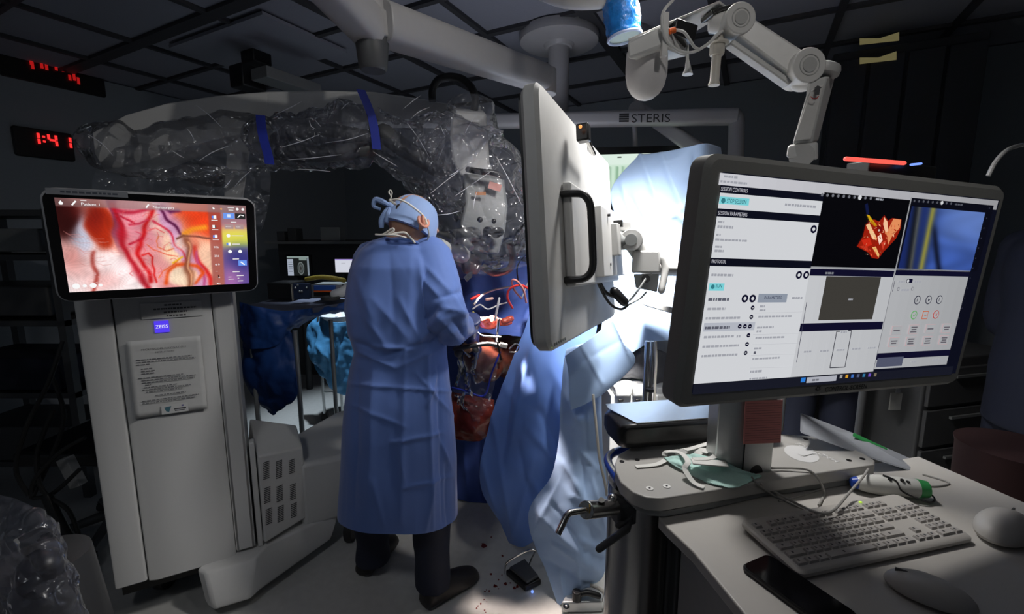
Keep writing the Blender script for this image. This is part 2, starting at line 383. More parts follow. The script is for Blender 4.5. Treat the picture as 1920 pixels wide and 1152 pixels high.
slab(tl + A * cw / 2 - Zv * chh / 2 + B * .02, A, Zv, cw, chh, .02, .05, rim=.008).build('case', M_black, ck)
nB = -B
c0 = onwall(75, 250); 
for k, chn in ((0, '1'), (.100, '4'), (.1835, '1')):
    cd = MB(); digit(cd, c0 + A * (k - .06) + nB * .02, A, -Zv, nB, .085, chn, .015); cd.build('digit', M_red, ck, smooth=0)
for dz in (.025, .06): cd = MB(); cd.box(c0 + A * .012 - Zv * dz + nB * .02, (.014, .014, .006), A, Zv, nB); cd.build('colon_dot', M_red, ck, smooth=0)
# the clock's red reflection, built as glowing dashes on an added case
tt = thing('clock_reflection', onwall(100, 130), 'dim red reflection of the wall clock, built as glowing dashes above it', 'mirror_image')
p0 = onwall(50, 92); slab(onwall(102, 120) + B * .03, A, Zv, .62, .34, .02, .05, rim=.008).build('case', M_black, tt)
for x, y, l, vert in ((58, 86, .03, 0), (78, 91, .02, 0), (86, 95, .03, 0), (108, 100, .02, 0), (124, 105, .03, 0), (134, 108, .02, 0), (57, 115, .055, 1), (60, 123, .05, 1), (77, 122, .05, 1), (86, 124, .06, 1), (104, 126, .05, 1), (117, 130, .04, 1), (127, 130, .05, 1), (130, 146, .04, 1), (138, 145, .05, 1), (146, 152, .05, 1)):
    c = onwall(x, y) - B * .01
    td = MB(); td.box(c, (l if not vert else .016, .006, l if vert else .012), A, B, Zv); td.build('reflection_dash', M_redd, tt, smooth=0)
# ================================================================ surgical microscope (thing with parts)
mic = thing('surgical_microscope', atz(430, 1000, 0) * 1, 'large white floor-standing surgical microscope with curved boom, console and touch display', 'microscope')
dC = azv(60.3); nC = azv(150.3)          # along the console front, outward normal
F0 = V((-1.46, 1.50, 0)); W0 = .452
def con(a, b, z): return F0 + dC * a - nC * b + Zv * z
def panel_prof(a0, a1, zb, zt, bulge, nm, m, lean=0):
    mb = MB(); R = []
    for z in (zb, zb + .004, zt): R.append([con(a0, 0, z), con(a0 + (a1 - a0) * .1, -bulge, z), con(a1 - (a1 - a0) * .1, -bulge, z), con(a1, 0, z), con(a1, .34, z), con(a0, .34, z)])
    mb.loft(R); return mb.build(nm, m, mic, smooth=30, bevel=.004)
panel_prof(0.0, .094, .17, 1.335, .004, 'side_panel', M_case)
panel_prof(.098, .382, .165, 1.335, .012, 'front_panel', M_case)
panel_prof(.384, .452, .185, 1.33, .006, 'side_panel', M_case)
# logo and labels on the console
def con_canvas(x0, y0, x1, y1, lift=.0165, rot=0):
    P0 = F0 - nC * -lift; tl = atp(x0, y0, P0, nC); a = atp(x1, y0, P0, nC); b = atp(x0, y1, P0, nC)
    return Canvas(tl, dC * (a - tl).dot(dC), -Zv * (tl.z - b.z))
c = con_canvas(288, 603, 316, 625); c.rect(0, 0, c.W, c.H, s2l(84, 60, 240)); c.k = 1; c.text('ZEISS', c.W * .08, c.H * .62, c.H * .28, (.9, .9, .95), wfit=c.W * .84)
c.build('logo_badge', attr_mat('lit_logo', 1.0), mic)
c = con_canvas(262, 570, 378, 600); c.rect(0, 0, c.W, c.H, (.52, .52, .51)); c.k = 1
for i, (a, b) in enumerate(((.38, .66), (.2, .9), (.36, .74), (.4, .72))):
    x = a
    while x < b: wd = random.uniform(.02, .06); c.rect(c.W * x, c.H * (.12 + .23 * i), c.W * min(b, x + wd), c.H * (.22 + .23 * i), (.07, .07, .07)); x += wd + .012
c.build('warning_label', M_print, mic)
# touch display
q = [C0 + (V(p) - C0) * .905 for p in ((-1.469, 1.458, 1.609), (-1.006, 1.839, 1.606), (-1.063, 1.885, 1.230), (-1.526, 1.503, 1.233))]
ex = (q[1] - q[0]).normalized(); ey = ((q[3] - q[0]) - ex * (q[3] - q[0]).dot(ex)).normalized(); cen = sum(q, V((0, 0, 0))) / 4
n = ex.cross(-ey).normalized(); n = -n if n.dot(cen - C0) > 0 else n
dw, dh = .60 * .905, .3785 * .905
dis = slab(cen - n * .014, ex, -ey if ex.cross(-ey).dot(n) > 0 else ey, dw, dh, .035, .028, rim=.006).build('display', mat('display_rim', (.42, .42, .43), .35), mic)
slab(cen + n * .0006, ex, -ey, dw - .010, dh - .010, .030, .002).build('bezel', mat('black_glass', (.006, .006, .007), .12), dis)
MB().box(cen - n * .065, (.14, .12, .08), ex, ey, n).build('display_mount', M_grey, dis, bevel=.01)
tl = cen - ex * dw / 2 + ey * -dh / 2 + n * .0022
cv = Canvas(tl, ex * dw, ey * dh)
sTL, sTR, sBL = cv.uv(106, 370), cv.uv(462, 387), cv.uv(126, 549.5)
u0, v0 = (sTL[0] + sBL[0]) / 2, (sTL[1] + sTR[1]) / 2; u1 = cv.uv(464, 460)[0]; v1 = (sBL[1] + cv.uv(465, 531)[1]) / 2
NX, NY = 340, 190
def surgery(u, v):
    """picture shown on the screen, colours in display values 0..1"""
    S = lambda x: 1 / (1 + np.exp(-np.clip(x, -30, 30)))
    def lerp(a, c, m): return a * (1 - m[..., None]) + np.array(c) * m[..., None]
    def blob(cx, cy, rx, ry, k=6): return S(k * (1 - np.sqrt(((u - cx) / rx) ** 2 + ((v - cy) / ry) ** 2)))
    def ln(pts, w_, soft=.35):
        d = np.full(u.shape, 9.0)
        for (x0, y0), (x1, y1) in zip(pts, pts[1:]):
            dx, dy = x1 - x0, (y1 - y0) * .52; t = np.clip(((u - x0) * dx + (v - y0) * .52 * dy) / (dx * dx + dy * dy + 1e-9), 0, 1)
            d = np.minimum(d, np.hypot(u - x0 - dx * t, (v - y0) * .52 - dy * t))
        return S((w_ - d) / (w_ * soft))
    uo, vo = u, v
    u = uo + .010 * np.sin(17 * vo + 3 * np.sin(11 * uo)) + .0015 * np.sin(41 * vo + 23 * uo); v = vo + .018 * np.sin(13 * uo + 4 * vo) + .003 * np.sin(47 * uo + 19 * vo)
    rs = np.random.RandomState(3); nzv = np.zeros(u.shape)
    for k in range(26):
        a, b, ph = rs.uniform(-40, 40), rs.uniform(-40, 40), rs.uniform(0, 6.3); nzv += np.sin(a * u + b * v + ph + 2 * np.sin(9 * u + 7 * v + ph)) / 26 * 2.2
    im = np.zeros(u.shape + (3,)) + np.array([.95, .62, .55])
    im = lerp(im, (.97, .78, .66), S((u - .62) * 30))                          # cream right
    im = lerp(im, (.99, .86, .70), blob(.50, .62, .12, .42, 4))                 # cream centre
    im = lerp(im, (.93, .72, .70), blob(.40, .25, .13, .28, 4))
    im = lerp(im, (.86, .45, .55), S(8 * (1 - np.abs(u - (.30 + .18 * v)) / .09)) * .6)
    im = lerp(im, (.80, .58, .78), S(9 * (1 - np.abs(u - (.50 + .20 * v)) / .05)) * .8)
    im = lerp(im, (.90, .25, .10), S((u - .56 - v * .15) * 50) * S((.30 - v + (u - .6) * .6) * 24))
    im = lerp(im, (.97, .60, .15), ln([(.62, .36), (.68, .29), (.75, .26)], .014))
    edge = .15 + .30 * np.clip((v - .42) / .58, 0, 1) ** .8
    left = S((edge - u) * 60) * S((v - .33) * 14)
    im = lerp(im, (.99, .93, .93), left)
    im = lerp(im, (.78, .45, .42), left * blob(.03, .62, .08, .18, 3) * .8)
    im = lerp(im, (.90, .60, .58), left * blob(.16, .88, .08, .12, 3) * .6)
    im = lerp(im, (.62, .16, .12), ln([(.14, .55), (.135, .72), (.12, .98)], .010) * .8)
    im = lerp(im, (.78, .80, .88), blob(.09, .36, .045, .20, 7) * .95)
    im = lerp(im, (.17, .03, .03), blob(.02, .20, .075, .26, 9))
    im = lerp(im, (.34, .07, .06), blob(.10, .13, .05, .10, 4) * .6)
    im = lerp(im, (.66, .16, .06), blob(.19, .28, .065, .24, 11))
    im = lerp(im, (.40, .06, .06), blob(.165, .20, .04, .14, 4) * .6)
    im = lerp(im, (.42, .16, .30), S(7 * (1 - np.abs(u - (.262 + .02 * v)) / .022)) * S((.5 - v) * 12) * .8)
    for pts, w_, c_ in (([(.27, .05), (.28, .25), (.295, .48), (.31, .68), (.35, .85), (.40, 1)], .016, (.70, .08, .14)),
                        ([(.45, .09), (.425, .25), (.40, .36), (.37, .45), (.365, .60), (.38, .75), (.41, .92)], .012, (.80, .08, .10)),
                        ([(.29, .10), (.36, .11), (.44, .07)], .010, (.75, .15, .25)), ([(.33, .25), (.39, .24), (.43, .20)], .006, (.78, .2, .3)),
                        ([(.30, .15), (.34, .20), (.36, .23)], .006, (.7, .1, .2)), ([(.33, .47), (.38, .42)], .007, (.75, .1, .2)),
                        ([(.46, .22), (.50, .28), (.54, .38), (.58, .52), (.62, .66)], .006, (.82, .2, .3)),
                        ([(.39, .62), (.42, .60), (.44, .65), (.43, .74), (.42, .84), (.44, .93)], .005, (.84, .15, .15)),
                        ([(.47, .40), (.45, .46), (.46, .53), (.52, .57), (.56, .53)], .0028, (.88, .45, .3)),
                        ([(.40, .50), (.44, .56), (.50, .60), (.56, .62)], .0028, (.9, .4, .3)), ([(.42, .34), (.47, .31), (.50, .36)], .003, (.9, .4, .4)),
                        ([(.35, .33), (.38, .36), (.36, .41)], .0025, (.8, .3, .4)), ([(.58, .63), (.53, .72), (.47, .80), (.45, .88)], .003, (.9, .4, .2)),
                        ([(.59, .62), (.56, .66), (.53, .70)], .004, (.95, .75, .1)), ([(.48, .05), (.52, .15), (.56, .28), (.60, .36)], .008, (.35, .08, .25)),
                        ([(.50, .06), (.56, .12), (.60, .10)], .010, (.35, .10, .30)), ([(.66, .50), (.70, .70), (.73, .85), (.76, 1)], .012, (.84, .12, .12)),
                        ([(.68, .55), (.70, .80), (.72, 1)], .008, (.75, .3, .5))):
        im = lerp(im, c_, ln(pts, w_))
    for k in range(40):
        x, y = rs.uniform(.30, .60), rs.uniform(.1, .95); a = rs.uniform(0, 6.3)
        im = lerp(im, (.88, .35, .38), ln([(x, y), (x + .02 * math.cos(a), y + .04 * math.sin(a)), (x + .035 * math.cos(a + .6), y + .07 * math.sin(a + .6))], .0018) * .7)
    im = lerp(im, (.90, .30, .08), ln([(.50, .93), (.505, .80), (.55, .72), (.62, .70), (.68, .74), (.70, .84), (.66, .95)], .012))
    im = lerp(im, (.99, .88, .76), blob(.59, .86, .075, .115, 11))
    im = lerp(im, (.97, .70, .55), blob(.645, .84, .02, .08, 4) * .7)
    im = lerp(im, (.98, .90, .80), blob(.60, .47, .03, .08, 4) * .7)
    im = lerp(im, (.45, .25, .20), ln([(.58, .42), (.62, .375), (.70, .375), (.77, .395)], .0055))
    im = lerp(im, (.55, .30, .20), ln([(.632, .42), (.628, .7), (.622, 1)], .018)); im = lerp(im, (.85, .60, .45), ln([(.637, .45), (.634, .7), (.628, 1)], .005))
    im = lerp(im, (.85, .35, .25), blob(.67, .47, .02, .09, 3) * .6)
    for k in range(14):
        x, y = rs.uniform(.02, .22), rs.uniform(.35, .75); im = lerp(im, (.80, .52, .50), ln([(x, y), (x + .03, y + .03), (x + .07, y + .02)], .0016) * .5)
    fb = np.sin(260 * uo + 30 * np.sin(9 * vo) + 12 * nzv) * np.sin(140 * vo + 20 * np.sin(7 * uo)); im = im * (1 + .10 * nzv[..., None] + .05 * fb[..., None])
    for k in range(60):
        x, y = rs.uniform(.10, .27), rs.uniform(.78, .98); im = lerp(im, (.95, .8, .8), ln([(x, y), (x + .003, y)], .002) * .8)
    u, v = uo, vo
    s1 = S((u - .765) * 400); im = lerp(im, (.60, .28, .26), s1 * .78)
    s2 = S((u - .84) * 400); g = np.stack([.66 - .30 * v + .35 * blob(.9, .38, .2, .13, 5), .50 - .22 * v + .45 * blob(.93, .40, .2, .12, 5), .50 + .08 * v - .2 * blob(.9, .4, .2, .1, 5)], -1)
    g = g * (1 - .45 * blob(.95, .66, .09, .16, 4)[..., None] * np.array([1.2, .9, .2])); g = g + blob(.88, 1.0, .06, .2, 3)[..., None] * np.array([.3, .15, .1])
    im = im * (1 - s2[..., None]) + g * s2[..., None]
    tb = S((.085 - v + .01 * u) * 300); im = im * (1 - tb[..., None]) + (im * .25 + np.array([.46, .34, .34]) * .75 + .18 * blob(.55, .03, .3, .1, 3)[..., None]) * tb[..., None]
    return np.clip(im, 0, 1)
uu, vv_ = np.meshgrid(np.linspace(0, 1, NX + 1), np.linspace(0, 1, NY + 1)); im = surgery(uu, vv_)
lin = np.where(im < .04, im / 12.92, ((im + .055) / 1.055) ** 2.4)
def grid_face(cv, u0, v0, u1, v1, lin):
    ny, nx = lin.shape[0] - 1, lin.shape[1] - 1; k0 = len(cv.v)
    for j in range(ny + 1):
        for i in range(nx + 1): cv.v.append(cv.P(u0 + (u1 - u0) * i / nx, v0 + (v1 - v0) * j / ny))
    L = lin.tolist()
    for j in range(ny):
        for i in range(nx):
            a = k0 + j * (nx + 1) + i; cv.f.append([a, a + 1, a + nx + 2, a + nx + 1]); cv.c.append([L[j][i], L[j][i + 1], L[j + 1][i + 1], L[j + 1][i]])
grid_face(cv, u0, v0, u1, v1, lin)
cv.k = 1; SW, SH = u1 - u0, v1 - v0; wh = (.95, .95, .95)
def U(a): return u0 + SW * a
def Vv(b): return v0 + SH * b
cv.text('Patient 1', U(.113), Vv(.068), .0085, wh, wfit=SW * .085); cv.rect(U(.113), Vv(.012), U(.14), Vv(.022), (.7, .6, .6))
cv.text('Neurosurgery', U(.46), Vv(.070), .0085, wh, wfit=SW * .115); cv.rect(U(.46), Vv(.016), U(.50), Vv(.025), (.7, .6, .6))
cv.poly([(U(.015), Vv(.05)), (U(.025), Vv(.025)), (U(.035), Vv(.05)), (U(.031), Vv(.068)), (U(.019), Vv(.068))], wh)
cv.line([(U(.072), Vv(.07)), (U(.092), Vv(.025))], .004, wh); cv.line([(U(.425), Vv(.07)), (U(.44), Vv(.03))], .004, wh)
for x, r in ((.035, .0085), (.075, .005), (.115, .008), (.15, .005)):
    cv.poly([(U(x) + r * math.cos(t * .4), Vv(.935) + r * math.sin(t * .4)) for t in range(16)], wh)
for y, txt in ((.135, 0), (.25, 0), (.37, 0)):
    cv.rect(U(.785), Vv(y), U(.808), Vv(y + .03), (.12, .25, .75) if y != .25 else (.03, .03, .03)); cv.k = 2; cv.rect(U(.796 if y != .25 else .786), Vv(y - .004), U(.812 if y != .25 else .8), Vv(y + .034), wh); cv.k = 1
    cv.rect(U(.782), Vv(y + .048), U(.82), Vv(y + .058), (.8, .75, .75))
for y, t in ((.50, '90%'), (.61, '256'), (.72, '4.9'), (.80, '--')): cv.text(t, U(.785), Vv(y + .03), .007, wh, wfit=SW * (.03 if t != '--' else .015))
for y in (.90, .985): cv.rect(U(.80), Vv(y), U(.812), Vv(y + .008), wh)
cv.rect(U(.79), Vv(.975), U(.80), Vv(.985), wh); cv.rect(U(.80), Vv(.87), U(.804), Vv(.91), (0, 0, 0))
cv.rect(U(.855), Vv(.095), U(.925), Vv(.165), (.16, .32, .85)); cv.rect(U(.928), Vv(.095), U(.995), Vv(.165), (.02, .02, .02))
cv.k = 2; cv.rect(U(.88), Vv(.11), U(.90), Vv(.15), (.7, .8, .95)); cv.line([(U(.945), Vv(.15)), (U(.962), Vv(.115)), (U(.985), Vv(.125))], .003, wh); cv.k = 1
cv.rect(U(.935), Vv(.69), U(.99), Vv(.76), (.14, .30, .85)); cv.k = 2; cv.line([(U(.95), Vv(.71)), (U(.975), Vv(.75))], .004, wh); cv.k = 1
for a, b, c_, d in ((.90, .20, .935, .213), (.865, .26, .90, .27), (.93, .26, .96, .27), (.90, .37, .975, .38), (.90, .475, .95, .487), (.90, .665, .94, .678), (.895, .83, .94, .843), (.92, .885, .965, .897), (.925, .92, .935, .93), (.925, .955, .96, .967), (.865, .90, .885, .908), (.865, .93, .90, .938), (.79, .03, .80, .04), (.885, .025, .925, .035), (.89, .055, .92, .065)): cv.rect(U(a), Vv(b), U(c_), Vv(d), (.75, .72, .72))
cv.rect(U(.86), Vv(.235), U(.915), Vv(.29), (.42, .28, .28)); cv.rect(U(.925), Vv(.235), U(.98), Vv(.29), (.42, .28, .28))
for x, y, r in ((.88, .375, .006), (.945, .045, .0045), (.98, .045, .0045), (.80, .05, .003), (.845, .05, .003), (.95, .575, .006), (.885, .575, .006)):
    cv.poly([(U(x) + r * math.cos(t * .4), Vv(y) + r * math.sin(t * .4)) for t in range(16)], wh if x != .845 else (.9, .4, .1))
cv.rect(U(.865), Vv(.465), U(.885), Vv(.495), (.12, .25, .75)); cv.k = 2; cv.rect(U(.877), Vv(.46), U(.892), Vv(.5), wh)
cv.build('screen', M_screen, dis)
c = Canvas(cv.tl + n * .0004, ex * dw, ey * dh); a, b = c.uv(84, 352); a2, b2 = c.uv(240, 368); b2 = b + .0175
c.rect(a, b, a2, b2, (.20, .21, .23)); c.k = 1; x = a + .03
while x < a2 - .03: wd = random.uniform(.006, .014); c.rect(x, b + .006, x + wd, b + .0115, (.05, .06, .08)); x += wd + .003
c.build('label_or_reflection_strip', M_print, dis)
# vent box: wedge-topped unit right of the console
g0 = V((-1.03, 1.73, .19)); g1 = V((-.915, 1.875, .215)); dv = (g1 - g0).normalized(); nb = V((-dv.y, dv.x, 0)).normalized() * .22
Ht = .59
prof = [g0, g1, g1 + Zv * (Ht - .24), g0 + Zv * (Ht - .19)]
T0 = at(468, 785, 1.93); T1 = at(556, 797, 2.02)
vb = MB().add([g0, g1, V((g1.x, g1.y, .545)), V((g0.x, g0.y, .575)), g0 + nb, g1 + nb, T1, T0], [(0, 1, 2, 3), (3, 2, 6, 7), (1, 5, 6, 2), (0, 3, 7, 4), (4, 7, 6, 5), (0, 4, 5, 1)])
vbo = vb.build('vent_housing', M_case2, mic, bevel=.008)
nf = (V((dv.x, dv.y, 0)).cross(Zv)).normalized(); nf = -nf if nf.dot(g0 - C0) > 0 else nf
for bx, by, rows in ((491, 867, 10), (515, 865, 10), (539, 863, 8), (493, 915, 9), (516, 912, 9), (541, 909, 9), (496, 955, 9), (518, 950, 9), (543, 945, 8)):
    sl = MB()
    for k in range(rows):
        p = atp(bx + 8, by + k * 3.4, g0, nf); sl.box(p + nf * .0008, (.025, .002, .0032), V((dv.x, dv.y, 0)).normalized(), nf, Zv)
    sl.build('vent_grille', M_dgrey, vbo, smooth=0)
MB().box(con(.47, .03, .40), (.02, .05, .46), dC, -nC, Zv).build('hinge_post', M_case2, mic, bevel=.004)
# foot, base, castors
ft = MB(); fa = atz(372, 1072, .17); fb = atz(497, 1030, .17)
ft.loft([[atz(390, 1136, .05), atz(402, 1146, .05), atz(470, 1125, .05), atz(488, 1108, .05), V((-.85, 1.95, .05)), V((-1.15, 1.9, .05))],
         [atz(383, 1125, .08), atz(398, 1132, .08), atz(470, 1110, .08), atz(489, 1090, .08), V((-.83, 1.95, .10)), V((-1.15, 1.9, .10))],
         [atz(368, 1068, .17), atz(385, 1074, .17), atz(480, 1046, .17), atz(502, 1020, .17), V((-.80, 1.95, .19)), V((-1.15, 1.9, .19))]])
ft.build('foot', M_case2, mic, bevel=.01)
bs = MB(); R = []
for z, k in ((.17, 0), (.20, .02), (.40, .03), (.47, .0)):
    R.append([V((-.93, 1.86 + k * .0, z)), V((-.80 + k, 1.93, z)), V((-.58 + k, 2.13, z)), V((-.42 + k, 2.40, z)), V((-.50, 2.65, z)), V((-1.0, 2.5, z)), V((-1.12, 2.1, z))])
bs.loft(R); bs.build('base', M_case2, mic, bevel=.02)
MB().add([at(568, 830, 2.18), at(600, 797, 2.5), at(646, 797, 2.5), at(646, 838, 2.2), at(585, 852, 2.1)], [(0, 1, 2, 3, 4)]).build('base_lid', M_grey, mic, smooth=0)
def castor(p, r, parent, h=.0):
    p = V(p); m = MB(); m.cyl(p + V((-.018, 0, r)), p + V((.018, 0, r)), r, 20); m.cm = 1; m.box(p + V((0, .01, 1.6 * r)), (.05, .03, r * 1.1)); return m.build('castor', [M_rub, M_dgrey], parent, bevel=.003)
castor((-.78, 2.02, 0), .06, mic); castor((-1.12, 1.74, 0), .045, mic); castor((-1.45, 1.72, 0), .06, mic); castor((-.58, 2.42, 0), .06, mic)
MB().box(con(.2, .2, .125), (.4, .25, .07), dC, -nC, Zv).build('chassis', M_black, mic)
# support post from console to boom
MB().loft([[at(x, y, Y) for x, y, Y in r] for r in (((418, 400, 2.02), (452, 400, 2.02), (452, 400, 2.12), (418, 400, 2.12)), ((425, 290, 2.0), (468, 290, 2.0), (468, 290, 2.12), (425, 290, 2.12)), ((400, 235, 1.98), (480, 230, 1.98), (480, 230, 2.12), (400, 235, 2.12)))]).build('boom_support', M_case, mic, bevel=.006)
# boom: rectangular section swept in an arc
bp_ = [(172, 246, 288, 1.72), (235, 213, 278, 1.78), (310, 192, 252, 1.84), (400, 178, 230, 1.92), (500, 170, 212, 2.0), (600, 168, 203, 2.08), (700, 171, 201, 2.14), (790, 184, 203, 2.2), (850, 196, 214, 2.24)]
R = []
for x, yt, yb, Y in bp_:
    t = at(x, yt, Y); b = at(x, yb, Y); b = V((t.x + (b.x - t.x) * .2, t.y, b.z)); d = V((.22, .975, 0)) * .17
    hz = (t.z - b.z)
    R.append([t + V((0, 0, -.006)), t + d * .08, t + d, t + d + Zv * -hz, b + d * .9 - Zv * .055, b + d * .15 - Zv * .055, b])
MB().loft(R).build('boom', M_case, mic, smooth=30, bevel=.004)
# head: cover, cable hoop, body
MB().loft([[at(x, y, Y) for x, y, Y in r] for r in (((846, 206, 2.06), (912, 212, 2.10), (908, 207, 2.25), (850, 202, 2.22)), ((843, 260, 2.04), (916, 266, 2.08), (912, 262, 2.25), (850, 258, 2.22)), ((848, 300, 2.03), (918, 305, 2.07), (912, 300, 2.25), (852, 300, 2.22)), ((862, 330, 2.03), (930, 335, 2.07), (925, 330, 2.25), (870, 330, 2.22)))]).build('head_cover', M_case2, mic, bevel=.012)
hp = [at(x, y, 2.18) for x, y in ((811, 190), (811, 168), (822, 150), (842, 144), (866, 148), (884, 164), (891, 186), (889, 208))]
MB().tube(hp, .017, 12, sub=6).build('cable_hoop', M_rub, mic)
MB().loft([[at(x, y, Y) for x, y, Y in r] for r in (((868, 325, 2.0), (945, 332, 2.05), (940, 330, 2.25), (870, 325, 2.2)), ((872, 380, 1.98), (952, 386, 2.03), (945, 384, 2.25), (872, 380, 2.2)), ((862, 420, 1.97), (948, 430, 2.0), (944, 430, 2.2), (866, 420, 2.15)), ((872, 470, 1.98), (935, 478, 2.0), (930, 478, 2.15), (874, 470, 2.12)))]).build('optics_body', M_grey, mic, bevel=.012)
MB().tube([at(878, 318, 1.98), at(900, 322, 1.95), at(925, 324, 1.96), at(944, 332, 1.98)], .013, 10, sub=4, round_=True).build('control_handle', M_black, mic)
MB().box(at(928, 350, 1.99), (.055, .004, .03), (.95, .05, -.28), (0, 1, 0)).build('indicator_window', mat('salmon_label', (.75, .35, .30), .5), mic)
MB().box(at(901, 363, 1.97), (.045, .004, .014)).build('indicator_window', mat('orange_label', (.65, .28, .12), .5), mic)
m = MB()
m.tube([at(812, 436, 1.70), at(822, 441, 1.76), at(838, 447, 1.83)], [.019, .017, .024], 16); m.tube([at(809, 455, 1.66), at(818, 458, 1.72)], [.020, .017], 16)
m.build('eyepiece', M_black, mic)
m = MB(); m.tube([at(820, 458, 1.73), at(835, 468, 1.82), at(868, 478, 1.95)], [.026, .032, .036], 16); m.build('eyepiece_tube', mat('pale_grey_plastic', (.45, .45, .44), .4), mic)
m = MB(); m.tube([at(842, 446, 1.84), at(890, 440, 2.0)], [.03, .035], 16); m.build('eyepiece_tube', M_dgrey, mic)
for x, y, Y, r in ((914, 434, 1.9, .020), (930, 437, 1.88, .022)):
    MB().tube([at(x, y, Y), at(x + 6, y - 2, Y + .07)], [r, r * .9], 16).build('eyepiece', M_black, mic)
for x, y, r in ((900, 412, .012), (926, 415, .010), (868, 434, .010)): MB().ball(at(x, y, 1.93), r).build('knob', M_black, mic)
m = MB(); m.tube([at(862, 440, 1.92), at(884, 466, 1.88)], .014, 12); m.build('grip', M_grey, mic)
m = MB(); m.lathe(at(884, 478, 2.02), (-.05, -.10, -1), [(.05, 0), (.052, .02), (.04, .07), (.03, .085)]); m.build('objective', M_dgrey, mic)
m = MB(); m.tube([at(955, 455, 1.9), at(962, 480, 1.92), at(955, 505, 1.95), at(925, 512, 1.98), at(905, 500, 2.0)], .016, 10, sub=5); m.build('handgrip', M_dgrey, mic)
# ================================================================ people
def person_body(mb, J, r=1.0):
    """limb chains through named joints"""
    g = J.get
    if g('hipL'): 
        mb.loft([]) if 0 else None
    for s_ in 'LR':
        if g('sho' + s_): mb.tube([g('sho' + s_), g('elb' + s_), g('wri' + s_)], [.046 * r, .036 * r, .026 * r], 14, round_=True, sub=4)
        if g('hip' + s_): mb.tube([g('hip' + s_), g('kne' + s_), g('ank' + s_)], [.085 * r, .055 * r, .04 * r], 14, round_=True, sub=4)
    if g('pel'): mb.tube([g('pel'), (V(g('pel')) + V(g('che'))) / 2, g('che')], [.11 * r, .09 * r, .085 * r], 18, round_=True, sub=3)
def head(mb, c, fwd, up, s_=1.0):
    fwd = V(fwd).normalized(); up = V(up); up = (up - fwd * up.dot(fwd)).normalized(); rt = fwd.cross(up).normalized(); c = V(c)
    mb.ball(c, (.074 * s_, .094 * s_, .088 * s_), rt, fwd, 22, 16)                       # skull
    mb.ball(c + fwd * .035 * s_ - up * .062 * s_, (.055 * s_, .056 * s_, .062 * s_), rt, fwd)   # jaw
    mb.ball(c + fwd * .095 * s_ - up * .030 * s_, (.013 * s_, .022 * s_, .024 * s_), rt, fwd)   # nose
    mb.ball(c + fwd * .078 * s_ - up * .078 * s_, (.022 * s_, .016 * s_, .010 * s_), rt, fwd)   # mouth
    for k in (-1, 1):
        mb.ball(c + rt * k * .032 * s_ + fwd * .082 * s_ + up * .004 * s_, (.02 * s_, .01 * s_, .008 * s_), rt, fwd)  # brow
        e = c + rt * k * .078 * s_ - up * .022 * s_ - fwd * .002 * s_
        mb.ball(e, (.007 * s_, .016 * s_, .030 * s_), rt + fwd * -.5 * k, fwd, 12, 10)      # ear
    return rt, fwd, up
def hand(mb, wrist, dirv, palm_n, s_=1.0, curl=.5):
    """palm, four unequal bent fingers and a thumb"""
    d = V(dirv).normalized(); n = V(palm_n); n = (n - d * n.dot(d)).normalized(); t = d.cross(n); w_ = V(wrist)
    mb.tube([w_ - d * .01, w_ + d * .045 * s_, w_ + d * .085 * s_], [.024 * s_, .030 * s_, .026 * s_], 12, round_=True)
    for i, (off, L) in enumerate(((-.030, .070), (-.010, .080), (.010, .075), (.029, .058))):
        b = w_ + d * .082 * s_ + t * off * s_; p1 = b + (d - n * curl * .5).normalized() * L * .45 * s_; p2 = p1 + (d * (1 - curl) - n * curl).normalized() * L * .33 * s_; p3 = p2 + (d * (.5 - curl) - n * curl * 1.2).normalized() * L * .25 * s_
        mb.tube([b - d * .02 * s_, p1, p2, p3], [.0095 * s_, .0088 * s_, .0082 * s_, .007 * s_], 10, round_=True)
    b = w_ + d * .02 * s_ - t * .028 * s_; mb.tube([b, b - t * .022 * s_ + d * .03 * s_ - n * .01, b - t * .022 * s_ + d * .058 * s_ - n * .025], [.013 * s_, .0105 * s_, .009 * s_], 10, round_=True)
def shoe(heel, toe, w_=.05):
    h, t = V(heel), V(toe); d = (t - h); L = d.length; d.normalize(); r = V((d.y, -d.x, 0)); m = MB(); R = []
    for k, wd, top in ((0, .62, .055), (.06, .8, .085), (.22, .9, .10), (.42, .92, .098), (.60, 1.02, .078), (.80, 1.05, .058), (.93, .85, .045), (1.0, .45, .03)):
        c = h + d * L * k; R.append([c + r * w_ * wd * x + Zv * (z * top + .004) for x, z in ((-.85, 0), (-1, .25), (-.88, .65), (-.5, .93), (0, 1), (.5, .93), (.88, .65), (1, .25), (.85, 0))])
    m.loft(R); return m
# ---------------------------------------------------------------- the surgeon
SY = 1.66
sg = thing('person', atz(745, 1080, 0), 'person standing at the microscope in blue surgical gown and cap, seen from behind', 'person')
J = dict(pel=at(748, 700, 1.68), che=at(745, 510, 1.67), shoR=at(812, 492, 1.64), elbR=at(838, 590, 1.60), wriR=at(884, 613, 1.84),
         shoL=at(688, 495, 1.72), elbL=at(700, 605, 1.76), wriL=at(872, 624, 1.96), hipR=at(790, 740, 1.66), kneR=at(806, 930, 1.66), ankR=atz(812, 1085, .09),
         hipL=at(705, 740, 1.72), kneL=at(697, 920, 1.76), ankL=atz(700, 1040, .09))
sb = MB(); person_body(sb, J)
hc = at(775, 413, 1.67); hf = V((.62, .60, -.50)); hu = V((.25, .25, 1))
rt, fwd, up = head(sb, hc, hf, hu, 1.02)
sb.tube([J['che'] + Zv * .02, at(752, 452, 1.66), at(765, 430, 1.665)], [.06, .056, .056], 16, round_=True)
hand(sb, J['wriR'], (-.1, .5, -.5), (0, -.3, 1), .95, .5); hand(sb, J['wriL'], (.3, .1, -.5), (0, -.2, 1), .95, .5)
